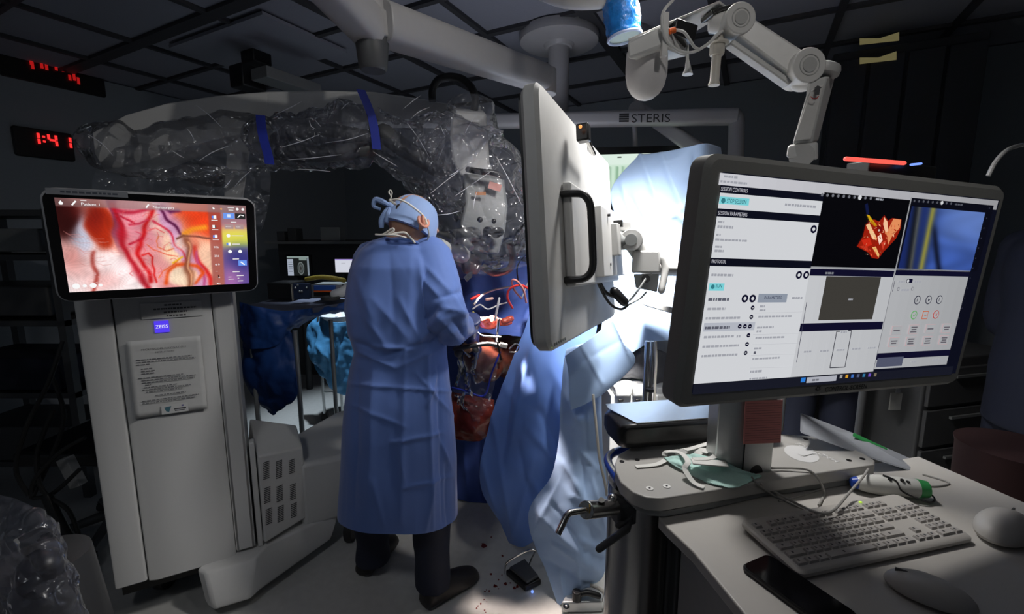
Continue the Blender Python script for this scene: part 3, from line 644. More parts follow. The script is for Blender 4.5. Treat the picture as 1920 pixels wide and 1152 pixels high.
fuse(sb, 'body', M_skin, sg, .006, 4)
for wn_, dn_ in ((J['wriR'], (-.1, .5, -.5)), (J['wriL'], (.3, .1, -.5))):
    gv = MB(); hand(gv, wn_, dn_, (0, -.25, 1), 1.07, .5); gv.tube([V(wn_) - V(dn_).normalized() * .06, V(wn_)], [.036, .032], 14); fuse(gv, 'glove', mat('glove_blue', (.02, .04, .16), .4), sg, .005, 2)
# right ear with its rim
er = MB(); ec = at(794, 415, 1.575)
er.torus(ec, (.42, -.2, -.9), (.5, .9, .2), .021, .0058, 22, 8, -2.6, 1.6); er.ball(ec + V((-.004, .006, 0)), (.008, .014, .024), (1, .3, 0), (-.3, 1, .2))
er.build('ear', mat('ear_skin', (.62, .27, .19), .5), sg)
# short dark hair under the cap
hm = MB(); hm.ball(hc - up * .012 - fwd * .004, (.0765, .0965, .072), rt, fwd, 22, 16)
hair = hm.build('hair', mat('short_hair', (.035, .022, .016), .8, bump=.4, bscale=300), sg)
bm = bmesh.new(); bm.from_mesh(hair.data); off = V(hair['_o'])
bmesh.ops.delete(bm, geom=[v for v in bm.verts if (v.co + off - hc).dot(up) < -.050 or ((v.co + off - hc).dot(fwd) > .015 and (v.co + off - hc).dot(up) < .03)], context='VERTS'); bm.to_mesh(hair.data); bm.free()
# cap: fitted shell with gathers, band and knotted ties
cp = MB(); R = []; n_ = 64
for k in range(15):
    t = k / 14; ang = math.pi * .5 * t; rr = max(math.cos(ang * .98) ** .62, .03); hh = -.040 + .122 * math.sin(ang)
    R.append([hc + up * (hh + (.020 if math.cos(a) > 0 else .0) * (1 - t) * -.8 * math.cos(a)) - up * (.012 * (1 - t) * math.cos(a) * -1) + (rt * math.sin(a) * .083 + fwd * math.cos(a) * .103) * rr * (1 + .018 * math.sin(a * 17 + 2 * math.sin(a * 5)) * math.sin(ang * 1.6)) for a in [q_ * 2 * math.pi / n_ for q_ in range(n_)]])
cp.loft(R); M_cap = mat('cap_cloth', (.26, .38, .66), .75, bump=.08, bscale=500, sheen=.2)
cap = cp.build('cap', M_cap, sg, smooth=60)
bk = hc - fwd * .100 - up * .005
m = MB(); m.ball(bk, (.016, .014, .014)); m.tube([bk, bk + V((-.02, -.02, .012)), bk + V((-.045, -.02, .020)), bk + V((-.052, -.02, -.002)), bk + V((-.03, -.02, -.012))], [.006, .010, .009, .007, .005], 8, sub=4)
m.tube([bk, bk + V((-.014, -.01, -.025)), bk + V((-.028, -.015, -.05)), bk + V((-.03, -.015, -.075))], [.007, .012, .011, .008], 8, sub=4)
m.tube([bk, bk + V((-.004, -.02, -.03)), bk + V((-.010, -.02, -.055))], [.006, .010, .008], 8, sub=4); m.build('cap_tie', M_cap, cap)
# mask strings
ms = MB(); k0 = at(732, 376, 1.575)
ms.tube([k0, at(745, 374, 1.565), at(762, 380, 1.56), at(778, 391, 1.565), at(791, 402, 1.575), at(797, 410, 1.578)], .0034, 8, sub=5)
ms.tube([at(798, 410, 1.575), at(802, 425, 1.58), at(804, 440, 1.60), at(801, 452, 1.62), at(797, 462, 1.62)], .0030, 8, sub=5)
ms.tube([k0, at(733, 368, 1.57), at(729, 361, 1.57), at(732, 357, 1.57), at(735, 362, 1.57), at(733, 371, 1.57)], .0024, 8, sub=5); ms.tube([k0, at(738, 381, 1.57), at(743, 384, 1.57)], [.004, .005, .004], 8); ms.ball(k0, .006)
ms.tube([at(704, 440, 1.57), at(718, 440, 1.56), at(735, 429, 1.555), at(738, 433, 1.555), at(728, 440, 1.557), at(757, 436, 1.56), at(768, 444, 1.57), at(778, 456, 1.58)], .0035, 8, sub=5)
ms.tube([at(716, 441, 1.56), at(740, 441, 1.55), at(762, 446, 1.56)], .0028, 8, sub=5)
ms.build('mask_string', mat('white_string', (.75, .72, .66), .7), sg)
m = MB(); mc = hc + fwd * .075 - up * .055; m.ball(mc, (.062, .045, .052), rt, fwd); m.build('mask', M_white, sg)
# gown: body + sleeves as one surface
gp = [(444, 722, 775, .085), (452, 703, 790, .10), (470, 680, 815, .115), (500, 662, 833, .125), (540, 652, 840, .13), (580, 650, 838, .135), (620, 655, 835, .135), (655, 668, 836, .13), (690, 660, 840, .135), (740, 652, 846, .15), (800, 646, 852, .165), (860, 643, 856, .17), (920, 641, 858, .175), (965, 640, 858, .175), (1015, 638, 858, .175), (1050, 638, 858, .16)]
gm = MB(); R = []
for y, xl, xr, dp in gp:
    Yc = SY + (.02 if y < 500 else 0); l, r_ = at(xl, y, Yc), at(xr, y, Yc); c = (l + r_) / 2; hw = (r_.x - l.x) / 2
    R.append([c + V((math.copysign(abs(math.cos(a)) ** .8, math.cos(a)) * hw, math.copysign(abs(math.sin(a)) ** .9, math.sin(a)) * dp, 0)) + Zv * (.02 * math.cos(a) * -1 if y > 950 else 0) for a in [q_ * 2 * math.pi / 36 for q_ in range(36)]])
gm.loft(R)
gm.tube([at(806, 484, 1.66), at(826, 535, 1.61), at(838, 588, 1.575), at(846, 614, 1.63), at(864, 614, 1.78), at(880, 612, 1.83)], [.078, .074, .070, .066, .052, .038], 20, round_=True, sub=3)
gm.tube([at(702, 492, 1.70), at(688, 540, 1.71), at(686, 600, 1.74), at(745, 625, 1.88), at(858, 622, 1.94)], [.080, .074, .068, .058, .038], 20, round_=True, sub=3)
GS = [(700, 470, 690, 640, 22, 0.0060), (770, 475, 765, 600, 26, 0.0090), (785, 490, 800, 620, 9, 0.0150), (792, 520, 826, 560, 7, 0.0120), (800, 500, 840, 545, 8, 0.0105), (822, 560, 872, 545, 7, -0.0135), (826, 575, 880, 590, 8, 0.0135),
      (820, 590, 860, 640, 9, 0.0150), (800, 600, 822, 575, 8, -0.0180), (776, 648, 838, 580, 8, 0.0150), (790, 660, 840, 610, 8, -0.0120), (700, 650, 775, 655, 5, 0.0135), (720, 668, 800, 640, 6, -0.0120), (745, 690, 830, 650, 6, 0.0105), (675, 660, 740, 690, 5, 0.0120),
      (662, 640, 700, 655, 6, -0.0090), (700, 560, 760, 630, 12, 0.0090), (670, 520, 700, 600, 16, 0.0105), (655, 720, 850, 735, 4, 0.0090), (760, 660, 752, 980, 9, 0.0105), (800, 650, 812, 990, 7, 0.0150), (822, 690, 832, 980, 7, -0.0135), (700, 680, 690, 970, 13, 0.0090),
      (672, 700, 664, 960, 9, -0.0090), (820, 700, 800, 760, 5, 0.0120), (735, 830, 830, 812, 4, 0.0105), (748, 834, 760, 910, 5, 0.0075), (755, 915, 850, 895, 4, 0.0075), (820, 812, 846, 880, 6, 0.0120), (838, 870, 842, 985, 6, -0.0150), (730, 470, 742, 650, 10, -0.0060), (690, 455, 790, 470, 5, 0.0045),
      (660, 760, 760, 800, 5, 0.0060), (780, 700, 850, 780, 5, 0.0090), (812, 905, 800, 990, 8, 0.0135), (700, 900, 720, 985, 9, 0.0090), (748, 560, 790, 640, 9, 0.0090), (690, 600, 730, 660, 8, 0.0090), (845, 545, 880, 620, 10, 0.0090), (850, 600, 872, 632, 5, -0.0105)]
def gfn(p, nrm):
    h = ridge_px(p, GS) if nrm.dot(p - C0) < .1 else 0
    h += .006 * noise.noise(p * 6) + .006 * (crinkle(V((p.x * 1.2, p.y * 1.2, p.z * .5)), 6) - .3)
    return p + nrm * h
gown = fuse(gm, 'gown', M_gown, sg, .0062, 4, gfn, cut=(at(750, 1000, 1.5), V((-.05, -.16, -1))))
m = MB(); m.tube([at(722, 446, 1.60), at(735, 449, 1.575), at(755, 449, 1.57), at(775, 452, 1.585), at(790, 460, 1.62)], .004, 8, sub=4); m.build('collar_binding', M_drape, gown)
for s_, m_ in (('R', 1), ('L', 0)):
    k, a_ = J['kne' + s_], J['ank' + s_]
    t = MB(); t.tube([J['hip' + s_], k, a_ + Zv * .05, a_ - Zv * .03], [.09, .080, .070, .074], 18, sub=3)
    def tf(p, nrm): return p + nrm * (.006 * noise.noise(V((p.x * 7, p.y * 7, p.z * 12))))
    fuse(t, 'trouser_leg', M_navy, sg, .01, 3, tf)
shoe(atz(792, 1143, 0), atz(893, 1078, 0), .056).build('shoe', M_shoe, sg, sub=1)
shoe(atz(678, 1085, 0), atz(738, 1012, 0), .055).build('shoe', M_shoe, sg, sub=1)
# ---------------------------------------------------------------- staff in the dark on the right
def staff(base, yaw, hgt, label, headgear=True, lean=0, reach=.22):
    p = thing('person', base, label, 'person'); b = V(base); f = azv(yaw); r_ = azv(yaw + 90); k = hgt / 1.75
    Z = lambda z: Zv * z * k
    J = dict(pel=b + Z(.95), che=b + Z(1.35), shoR=b + r_ * .17 * k + Z(1.42), elbR=b + r_ * .25 * k + Z(1.13) - f * .02, wriR=b + r_ * .12 * k + Z(1.02) + f * reach,
             shoL=b - r_ * .17 * k + Z(1.42), elbL=b - r_ * .25 * k + Z(1.13) - f * .02, wriL=b - r_ * .12 * k + Z(1.02) + f * reach,
             hipR=b + r_ * .09 + Z(.9), kneR=b + r_ * .10 + Z(.48), ankR=b + r_ * .10 + Z(.08), hipL=b - r_ * .09 + Z(.9), kneL=b - r_ * .10 + Z(.48), ankL=b - r_ * .10 + Z(.08))
    m = MB(); person_body(m, J, k); c = b + Z(1.64) + f * .02; rt_, fw_, up_ = head(m, c, f + Zv * -.15, Zv, k); m.tube([b + Z(1.42), b + Z(1.52)], [.075, .06], 14, round_=True)
    hand(m, J['wriR'], f - r_ * .5, Zv, k, .5); hand(m, J['wriL'], f + r_ * .5, Zv, k, .5); fuse(m, 'body', M_skin, p, .008, 3)
    t = MB(); t.loft([[b + Z(z) + r_ * (math.cos(a) * w_ * k) + f * (math.sin(a) * d_ * k) for a in [q_ * 6.2832 / 24 for q_ in range(24)]] for z, w_, d_ in ((.72, .19, .14), (.95, .185, .135), (1.15, .175, .125), (1.35, .20, .135), (1.43, .185, .11), (1.48, .09, .08))])
    for s_ in 'RL': t.tube([J['sho' + s_], J['elb' + s_], (J['elb' + s_] + J['wri' + s_]) / 2], [.078, .065, .058], 14, round_=True, sub=3)
    fuse(t, 'scrub_top', M_navy, p, .012, 4, lambda q_, n_: q_ + n_ * .006 * noise.noise(q_ * 8))
    for s_ in 'RL':
        l = MB(); l.tube([J['hip' + s_], J['kne' + s_], J['ank' + s_]], [.10, .085, .075], 14, sub=3, round_=True); l.build('trouser_leg', M_navy, p)
        a_ = J['ank' + s_]; a_.z = 0; shoe(a_ - f * .08, a_ + f * .19).build('shoe', M_shoe, p)
    m = MB(); R = []
    for i in range(9):
        a2 = math.pi / 2 * i / 8; rr = max(math.cos(a2), .03) ** .6; R.append([c + up_ * (.0 + .112 * k * math.sin(a2)) + (rt_ * math.sin(a) * .086 + fw_ * math.cos(a) * .106) * k * rr for a in [q_ * 6.2832 / 28 for q_ in range(28)]])
    m.loft(R); m.build('cap', mat('navy_cap', (.02, .03, .07), .8), p)
    m = MB(); m.ball(c + fw_ * .078 * k - up_ * .048 * k, (.060 * k, .040 * k, .048 * k), rt_, fw_); mk = m.build('mask', mat('dim_mask', (.4, .42, .45), .7), p)
    for s_ in (-1, 1): MB().tube([c + rt_ * s_ * .05 * k + fw_ * .085 * k - up_ * .03, c + rt_ * s_ * .079 * k + fw_ * .03 - up_ * .022, c + rt_ * s_ * .081 * k - fw_ * .01 - up_ * .01], .003, 8, sub=3).build('mask_string', mk.data.materials[0], mk)
    return p, c, f, r_
staff((2.04, 1.68, 0), -80, 1.74, reach=-.03, label= 'person in navy scrubs standing half in view at the far right edge')
p2_, c2, f2, r2 = staff((1.58, 2.25, 0), -160, 1.72, 'person in navy scrubs standing in the dark behind the control screen, badge at the waist')
bc = at(1679, 753, 2.06); MB().box(bc, (.055, .006, .085)).build('badge', mat('badge_card', (.35, .35, .33), .5), p2_, bevel=.002)
MB().box(bc + V((0, -.005, .052)), (.02, .008, .02)).build('badge_clip', M_steel, p2_)
# ---------------------------------------------------------------- patient, drapes and the operating field
pt_ = thing('patient', atz(880, 900, .0) + V((0, .45, 0)), 'patient lying under blue drapes, only the bloodied open field at the head showing', 'person')
m = MB(); pc = at(905, 665, 2.06); head(m, pc, (-.35, -.55, -.75), (-.5, -.5, .6), 1.12)
m.tube([pc + V((.05, .05, -.02)), pc + V((.16, .22, -.06)), pc + V((.42, .75, -.14)), pc + V((.6, 1.2, -.14))], [.065, .13, .15, .14], 18, round_=True, sub=3)
M_stain = mat('iodine_stained_skin', (.14, .035, .02), .3, bump=.2, bscale=60, var=.4)
fuse(m, 'body', M_stain, pt_, .008, 3)
M_flesh = mat('exposed_tissue', (.62, .10, .06), .2, bump=.5, bscale=90, var=.5)
m = MB(); wc = at(918, 602, 1.93)
for i in range(14): a = i * .449; m.ball(wc + V((math.cos(a) * .042, math.sin(a) * .026 + .01, random.uniform(-.008, .01))), random.uniform(.010, .017))
m.ball(wc + V((.0, .01, -.02)), (.045, .035, .018)); m.ball(wc + V((.055, .02, -.012)), (.045, .02, .014)); fuse(m, 'wound_edge', M_flesh, pt_, .004, 2)
# ---------------------------------------------------------------- drapes
def chunk(name, lab, catg, grid, m, **k):
    o = sheet(grid, k.pop('nu', 60), k.pop('nv', 80), m, name, **k); return tag(o, lab, catg)
DS = [(1000, 640, 950, 860, 12, .018), (965, 700, 940, 880, 9, -.015), (1000, 660, 1010, 760, 14, .014), (1010, 770, 1050, 850, 10, -.016), (985, 800, 1040, 860, 5, .012), (925, 780, 960, 1000, 9, .016), (1000, 860, 960, 1010, 10, .015),
      (970, 830, 1000, 960, 8, -.014), (940, 720, 985, 780, 8, .012), (1020, 600, 990, 700, 8, .014), (1040, 560, 1015, 640, 6, -.010), (1030, 690, 1060, 740, 8, .010), (905, 860, 930, 960, 8, .014), (985, 885, 1020, 945, 6, .01)]
chunk('surgical_drape', 'royal blue patient drape hanging in folds from the operating field to the floor', 'drape',
      [[(998, 556, 2.02), (1040, 540, 2.0), (1105, 535, 1.98)], [(984, 615, 1.98), (1025, 610, 1.95), (1120, 605, 1.93)], [(958, 680, 1.95), (1010, 690, 1.88), (1100, 690, 1.86)], [(928, 765, 1.92), (985, 770, 1.84), (1075, 770, 1.84)],
       [(905, 850, 1.92), (975, 855, 1.84), (1070, 850, 1.82)], [(903, 915, 1.90), (965, 925, 1.84), (1045, 925, 1.82)], [(935, 975, 1.90), (970, 985, 1.84), (1020, 975, 1.82)], [(955, 1018, 1.90), (980, 1028, 1.84), (1010, 1010, 1.82)]],
      M_drape, segs=DS, wave=(.012, 5), crump=(.006, 5))
LS = [(1110, 660, 1140, 760, 4, .008), (1085, 640, 1115, 740, 5, -.007), (1060, 745, 1090, 790, 6, .012), (1050, 770, 1120, 800, 6, .010), (1070, 800, 1110, 780, 4, .008), (1060, 870, 1130, 1000, 9, .022), (1010, 960, 1110, 1060, 7, .020), (1030, 940, 1080, 1010, 6, -.016),
      (1070, 930, 1135, 960, 6, .014), (1090, 860, 1100, 960, 8, -.012), (1040, 1020, 1120, 1070, 6, .020), (1050, 1060, 1060, 1130, 6, .015), (1020, 1050, 1110, 1100, 5, -.014), (1085, 1010, 1138, 1040, 6, .018), (1110, 900, 1138, 1000, 5, .014), (1050, 900, 1000, 1000, 9, .014), (1075, 830, 1120, 880, 5, .01), (1080, 1040, 1090, 1110, 6, .014)]
ld = chunk('surgical_drape', 'pale blue drape hanging to the floor beside the chrome clamp, lit bright on its flap', 'drape',
      [[(1062, 655, 1.80), (1090, 645, 1.76), (1125, 640, 1.76)], [(1050, 760, 1.78), (1090, 755, 1.72), (1128, 742, 1.72)], [(1049, 835, 1.78), (1090, 840, 1.70), (1130, 830, 1.70)], [(1032, 895, 1.76), (1085, 900, 1.68), (1137, 895, 1.68)],
       [(992, 955, 1.75), (1065, 960, 1.66), (1141, 960, 1.66)], [(1000, 1015, 1.74), (1075, 1025, 1.64), (1139, 1035, 1.66)], [(1025, 1075, 1.68), (1080, 1085, 1.62), (1128, 1085, 1.64)], [(1046, 1138, 1.62), (1062, 1125, 1.61), (1095, 1102, 1.64)]],
      M_light, segs=LS, wave=(.012, 6), crump=(.008, 6))
ld['_o'] = (0, 0, 0)
sheet([[(1060, 668, 1.72), (1100, 640, 1.70), (1150, 600, 1.68)], [(1066, 700, 1.69), (1115, 680, 1.66), (1168, 640, 1.64)], [(1068, 745, 1.67), (1125, 718, 1.64), (1190, 681, 1.62)], [(1071, 768, 1.67), (1098, 758, 1.65), (1130, 740, 1.64)]], 40, 40, M_light, 'drape_flap', ld,
      segs=[(1085, 640, 1130, 720, 4, .007), (1150, 602, 1186, 680, 3, .006), (1075, 700, 1090, 690, 5, .006), (1090, 680, 1160, 640, 6, -.005)], wave=(.008, 5))
US = [(1200, 290, 1240, 400, 4, 0.022), (1240, 290, 1290, 420, 4, 0.022), (1290, 330, 1330, 330, 5, 0.018), (1180, 370, 1230, 460, 6, -0.025), (1260, 400, 1330, 440, 6, 0.022), (1165, 340, 1190, 430, 5, 0.022), (1230, 310, 1270, 300, 4, 0.014), (1290, 500, 1320, 590, 6, 0.018), (1200, 450, 1290, 380, 6, 0.018), (1300, 290, 1310, 360, 5, -0.018)]
chunk('surgical_drape', 'blazing white-lit pale blue drape raised like a screen behind the white monitor', 'drape',
      [[(1198, 289, 2.15), (1258, 283, 2.08), (1322, 269, 2.02), (1350, 278, 2.25)], [(1146, 356, 2.10), (1220, 350, 2.06), (1310, 350, 2.04), (1360, 350, 2.15)], [(1158, 430, 2.08), (1225, 430, 2.05), (1300, 430, 2.05), (1360, 430, 2.1)],
       [(1150, 520, 2.05), (1220, 520, 2.03), (1300, 520, 2.03), (1360, 520, 2.05)], [(1130, 600, 2.0), (1200, 600, 1.98), (1280, 600, 2.0), (1360, 600, 2.05)], [(1120, 668, 1.98), (1165, 672, 1.96), (1235, 640, 1.98), (1360, 645, 2.05)]],
      M_light, segs=US, wave=(.012, 5), crump=(.006, 5))
# inner drape around the field
IS = [(880, 520, 900, 600, 8, .02), (930, 500, 950, 560, 8, .02), (960, 560, 1000, 520, 8, -.02), (870, 560, 920, 545, 6, .014), (980, 600, 1010, 560, 6, .02), (850, 600, 880, 640, 8, .02)]
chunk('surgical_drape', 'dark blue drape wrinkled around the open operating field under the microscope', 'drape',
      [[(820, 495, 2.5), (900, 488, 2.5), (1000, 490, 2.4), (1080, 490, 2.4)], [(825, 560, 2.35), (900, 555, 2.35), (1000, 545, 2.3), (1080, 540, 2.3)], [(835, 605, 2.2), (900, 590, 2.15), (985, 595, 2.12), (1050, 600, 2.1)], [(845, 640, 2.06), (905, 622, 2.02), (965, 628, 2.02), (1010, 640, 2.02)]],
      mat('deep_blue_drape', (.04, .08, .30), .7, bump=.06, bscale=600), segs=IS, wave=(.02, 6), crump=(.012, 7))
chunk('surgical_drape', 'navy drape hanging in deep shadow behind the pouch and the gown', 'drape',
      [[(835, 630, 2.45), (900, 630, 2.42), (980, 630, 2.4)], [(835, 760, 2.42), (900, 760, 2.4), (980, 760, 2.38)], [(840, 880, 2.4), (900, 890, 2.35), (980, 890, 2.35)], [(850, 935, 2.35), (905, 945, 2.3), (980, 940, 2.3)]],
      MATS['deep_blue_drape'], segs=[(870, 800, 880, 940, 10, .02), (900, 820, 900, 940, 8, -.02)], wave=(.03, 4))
# operating table, clear bag, clamp
ot = thing('operating_table', (.34, 2.95, 0), 'dark operating table base and padded top mostly hidden beneath the blue drapes', 'table')
MB().box((.32, 2.92, .90), (.44, .95, .08), azv(115), azv(25), Zv).build('table_top', M_black, ot, bevel=.02)
MB().box((.34, 2.95, .45), (.22, .30, .86), azv(115), azv(25), Zv).build('column', M_steel, ot, bevel=.02)
MB().box((.34, 2.95, .06), (.44, .9, .12), azv(115), azv(25), Zv).build('base', M_dgrey, ot, bevel=.02)
chunk('fluid_pouch', 'clear collection pouch with red fluid hanging under the operating field', 'pouch',
      [[(846, 735, 2.0), (880, 742, 1.97), (926, 750, 1.95)], [(848, 770, 1.97), (880, 775, 1.93), (925, 780, 1.93)], [(850, 800, 1.98), (885, 808, 1.94), (915, 812, 1.95)], [(856, 822, 2.0), (885, 826, 1.98), (900, 826, 1.98)]],
      mat('red_fluid', (.20, .03, .02), .2, bump=.4, bscale=20, var=.5), nu=24, nv=24, crump=(.012, 9), thick=.02)
chunk('plastic_sheet', 'clear plastic sheet with blue edge hanging down left of the blue patient drape', 'film',
      [[(858, 640, 1.99), (900, 650, 1.95), (938, 660, 1.94)], [(856, 690, 1.98), (895, 700, 1.9), (930, 710, 1.92)], [(852, 730, 1.97), (890, 742, 1.9), (922, 750, 1.92)], [(850, 750, 1.97), (885, 800, 1.92), (912, 830, 1.94)]], M_film, nu=30, nv=30, crump=(.02, 8), thick=0)
tag(cable([at(848, 727, 1.96), at(875, 734, 1.93), at(908, 742, 1.9), at(922, 700, 1.9), at(938, 660, 1.9)], .004).build('blue_binding', M_bluetape), 'blue edge tape of the clear pouch below the operating field', 'tape')
# deep dark under the patient: frame supports
sc_ = thing('skull_clamp', at(905, 665, 1.9), 'steel skull clamp with ivory fitting and dark arms below the wound', 'clamp')
cable([at(882, 625, 1.90), at(888, 618, 1.88), at(905, 630, 1.86), at(940, 632, 1.86)], .004).build('wire', M_chrome, sc_)
MB().tube([at(852, 655, 1.9), at(880, 650, 1.88), at(915, 645, 1.86), at(940, 650, 1.86)], .009, 10, sub=3, round_=True).build('arm', M_dgrey, sc_)
for p_, q_ in (((896, 650), (890, 690)), ((935, 600), (930, 650)), ((852, 640), (880, 668))): MB().tube([at(*p_, 1.9), at(*q_, 1.9)], .007, 10, round_=True).build('pin', M_chrome, sc_)
MB().box(at(944, 648, 1.85), (.032, .02, .018), (.96, 0, -.26), (0, 1, 0)).build('fitting', M_beige, sc_, bevel=.003)
MB().box(at(936, 658, 1.84), (.007, .01, .08), (.98, 0, .2), (0, 1, 0)).build('bar', M_black, sc_)
cable([at(955, 655, 1.84), at(966, 645, 1.84), at(973, 650, 1.84), at(968, 660, 1.84), at(955, 660, 1.84)], .003).build('clip', M_chrome, sc_)
MB().ball(at(892, 655, 1.88), .016).build('knob', M_dgrey, sc_); MB().ball(at(860, 662, 1.9), .02).build('knob', M_dgrey, sc_)
def tube_thing(name, lab, cat_, pts, r, m): return tag(cable([at(*p) for p in pts], r).build(name, m), lab, cat_)
M_tub = mat('clear_red_tubing', (.85, .34, .30), .2); M_rtub = mat('red_tubing', (.8, .05, .04), .3)
tube_thing('suction_tube', 'pink and white tubing looped high above the wound, ring at its top', 'tube', [(978, 560, 1.86), (965, 545, 1.84), (960, 530, 1.83), (963, 525, 1.82), (972, 530, 1.82), (982, 545, 1.83), (987, 568, 1.86)], .0045, M_tub)
tube_thing('suction_tube', 'red tubing arching rightwards from the wound to the white monitor edge', 'tube', [(961, 578, 1.86), (952, 560, 1.84), (954, 545, 1.83), (965, 537, 1.82), (980, 536, 1.83), (1000, 548, 1.85), (1010, 558, 1.88)], .0048, M_rtub)
tube_thing('suction_tube', 'ivory tubing sweeping in a long arc behind the wound', 'tube', [(888, 572, 1.9), (905, 553, 1.98), (930, 543, 2.05), (958, 538, 2.1)], .0045, M_beige)
tube_thing('instrument_cable', 'thin white cable curling beside the glowing wound', 'cable', [(886, 580, 1.86), (900, 572, 1.86), (915, 580, 1.85), (935, 572, 1.86), (950, 568, 1.88)], .003, M_white)
tube_thing('instrument_cable', 'thin dark cable rising along the white monitor edge', 'cable', [(972, 530, 2.0), (970, 500, 2.0), (985, 480, 2.0), (1005, 475, 2.0)], .003, M_rub)
tube_thing('instrument_cable', 'thin grey cable slanting down behind the red tubing', 'cable', [(1000, 500, 2.0), (990, 530, 2.0), (978, 560, 1.98)], .003, M_steel)
for i, (a, b, r_, m_, lab) in enumerate((((884, 561), (898, 554), .006, mat('bright_red', (.9, .03, .02), .4), 'small bright red plastic instrument tip beside the blue sleeve'), ((887, 586), (893, 590), .004, mat('yellow_plastic', (.7, .6, .05), .4), 'short yellow instrument tip at the edge of the blue sleeve'),
        ((912, 562), (923, 560), .006, mat('copper_tip', (.7, .42, .34), .35), 'short copper-coloured fitting lying on the dark drape'), ((936, 560), (928, 600), .005, M_white, 'pale retractor blade standing up from the glowing wound'), ((945, 603), (958, 598), .014, M_flesh, 'rolled red gauze strip at the right of the wound'))):
    tag(MB().tube([at(*a, 1.85), at(*b, 1.87)], r_, 10, round_=True).build(('instrument_tip', 'instrument_tip', 'fitting', 'retractor', 'gauze_roll')[i], m_), lab, ('instrument', 'instrument', 'fitting', 'instrument', 'gauze')[i])
m = MB(); m.add([at(870, 520, 1.88), at(878, 512, 1.9), at(887, 508, 1.92), at(885, 520, 1.9), at(876, 528, 1.88)], [(0, 1, 2, 3, 4)]); fm = m.build('foil_packet', mat('shiny_foil', (.8, .8, .78), .15, .9, bump=.6, bscale=80), smooth=0); q = fm.modifiers.new('t', 'SOLIDIFY'); q.thickness = .004
tag(fm, 'small shiny foil packet below the microscope eyepiece', 'packet')
# ---------------------------------------------------------------- clear film around the boom and the head
def film_tube(path, name, parent, m=None, n=40, sub=14, am=.03, sc=7, seed=0):
    pts = [at(x, y, Y) for x, y, Y, r, e in path]; rs = [(r, e) for x, y, Y, r, e in path]; rr = [a for a, b in rs]; P, R = spline(pts, rr, sub); _, E = spline(pts, [e for a, e in rs], sub)
    mb = MB(); rings = []
    for i, p in enumerate(P):
        t = (P[min(i + 1, len(P) - 1)] - P[max(i - 1, 0)]).normalized(); a = t.cross(V((0, 1, 0)))
        a = a.normalized(); b = a.cross(t).normalized(); ring = []
        for q_ in range(n):
            an = q_ * 2 * math.pi / n; d = a * math.cos(an) + b * math.sin(an) * E[i]; pp = p + d * R[i]
            k = am * (crinkle(V((pp.x, pp.y, pp.z)) + t * 0, sc, seed) - .3) + am * .5 * (crinkle(pp, sc * 2.5, seed + 3) - .3) + am * .8 * noise.noise(pp * 5)
            ring.append(pp + d * k)
        rings.append(ring)
    mb.loft(rings, cap=False); return mb.build(name, m or M_film, parent, smooth=0 if False else 180)
fd = thing('microscope_drape', at(700, 250, 2.0), 'crumpled clear plastic drape wrapped round the microscope boom and head, tied with blue tape', 'drape')
film_tube([(140, 256, 1.70, .02, 1), (165, 262, 1.71, .07, 1), (205, 275, 1.75, .10, 1), (260, 292, 1.80, .09, 1), (340, 282, 1.86, .11, 1), (430, 270, 1.93, .13, 1), (492, 264, 1.97, .11, 1), (500, 262, 1.98, .095, 1)], 'boom_film', fd)
film_tube([(500, 262, 1.98, .095, 1), (530, 266, 2.0, .125, 1), (600, 264, 2.02, .135, 1), (660, 252, 2.06, .125, 1), (700, 240, 2.1, .10, 1)], 'boom_film', fd, seed=4, sc=8, am=.045, m=M_film2)
film_tube([(700, 240, 2.1, .10, 1), (740, 262, 2.1, .12, 1), (790, 285, 2.08, .16, 1), (850, 302, 2.06, .20, 1), (900, 330, 2.05, .24, 1)], 'boom_film', fd, seed=8, am=.045, m=M_film2)
sheet([[(500, 175, 1.95), (600, 172, 2.0), (700, 178, 2.05), (800, 185, 2.1), (870, 200, 2.1)], [(500, 215, 1.93), (600, 215, 1.98), (700, 222, 2.02), (790, 240, 2.05), (860, 260, 2.05)], [(505, 250, 1.95), (600, 250, 1.98), (700, 255, 2.02), (790, 300, 2.05), (850, 320, 2.05)]], 60, 30, M_film, 'boom_film', fd, thick=0, crump=(.03, 7))
film_tube([(882, 190, 2.15, .10, 1), (885, 240, 2.14, .14, 1), (890, 300, 2.1, .19, 1), (895, 360, 2.06, .24, 1), (900, 420, 2.02, .27, .9), (895, 480, 2.0, .25, .8), (900, 512, 2.0, .20, .8)], 'head_film', fd, seed=11, am=.05, sc=5, m=M_film)
# film hanging left behind the display
sheet([[(170, 270, 1.75), (260, 270, 1.8), (360, 262, 1.85), (490, 262, 1.95)], [(175, 330, 1.7), (270, 330, 1.75), (380, 330, 1.8), (508, 330, 1.9)], [(180, 400, 1.68), (270, 400, 1.72), (380, 400, 1.78), (500, 400, 1.88)], [(190, 450, 1.68), (280, 450, 1.72), (380, 450, 1.8), (480, 445, 1.9)]], 70, 50, M_film, 'hanging_film', fd, thick=0, crump=(.05, 5), wave=(.05, 3))
for pts in (((488, 216), (490, 240), (495, 265), (502, 290), (505, 308)), ((676, 168), (688, 195), (697, 220), (703, 250), (706, 280))):
    m = MB(); P, _ = spline([at(x, y, 1.87 if pts[0][0] < 600 else 1.97) for x, y in pts], [0] * 5, 4)
    m.loft([[p + V((-.018, 0, .002)), p + V((.018, 0, -.002)), p + V((.018, .004, -.002)), p + V((-.018, .004, .002))] for p in P]); m.build('tape_strap', M_bluetape, fd)
M_glint = mat('fold_glint', (.80, .80, .86), .12, spec=.9)  # pale strands along the film folds, added to read as glints
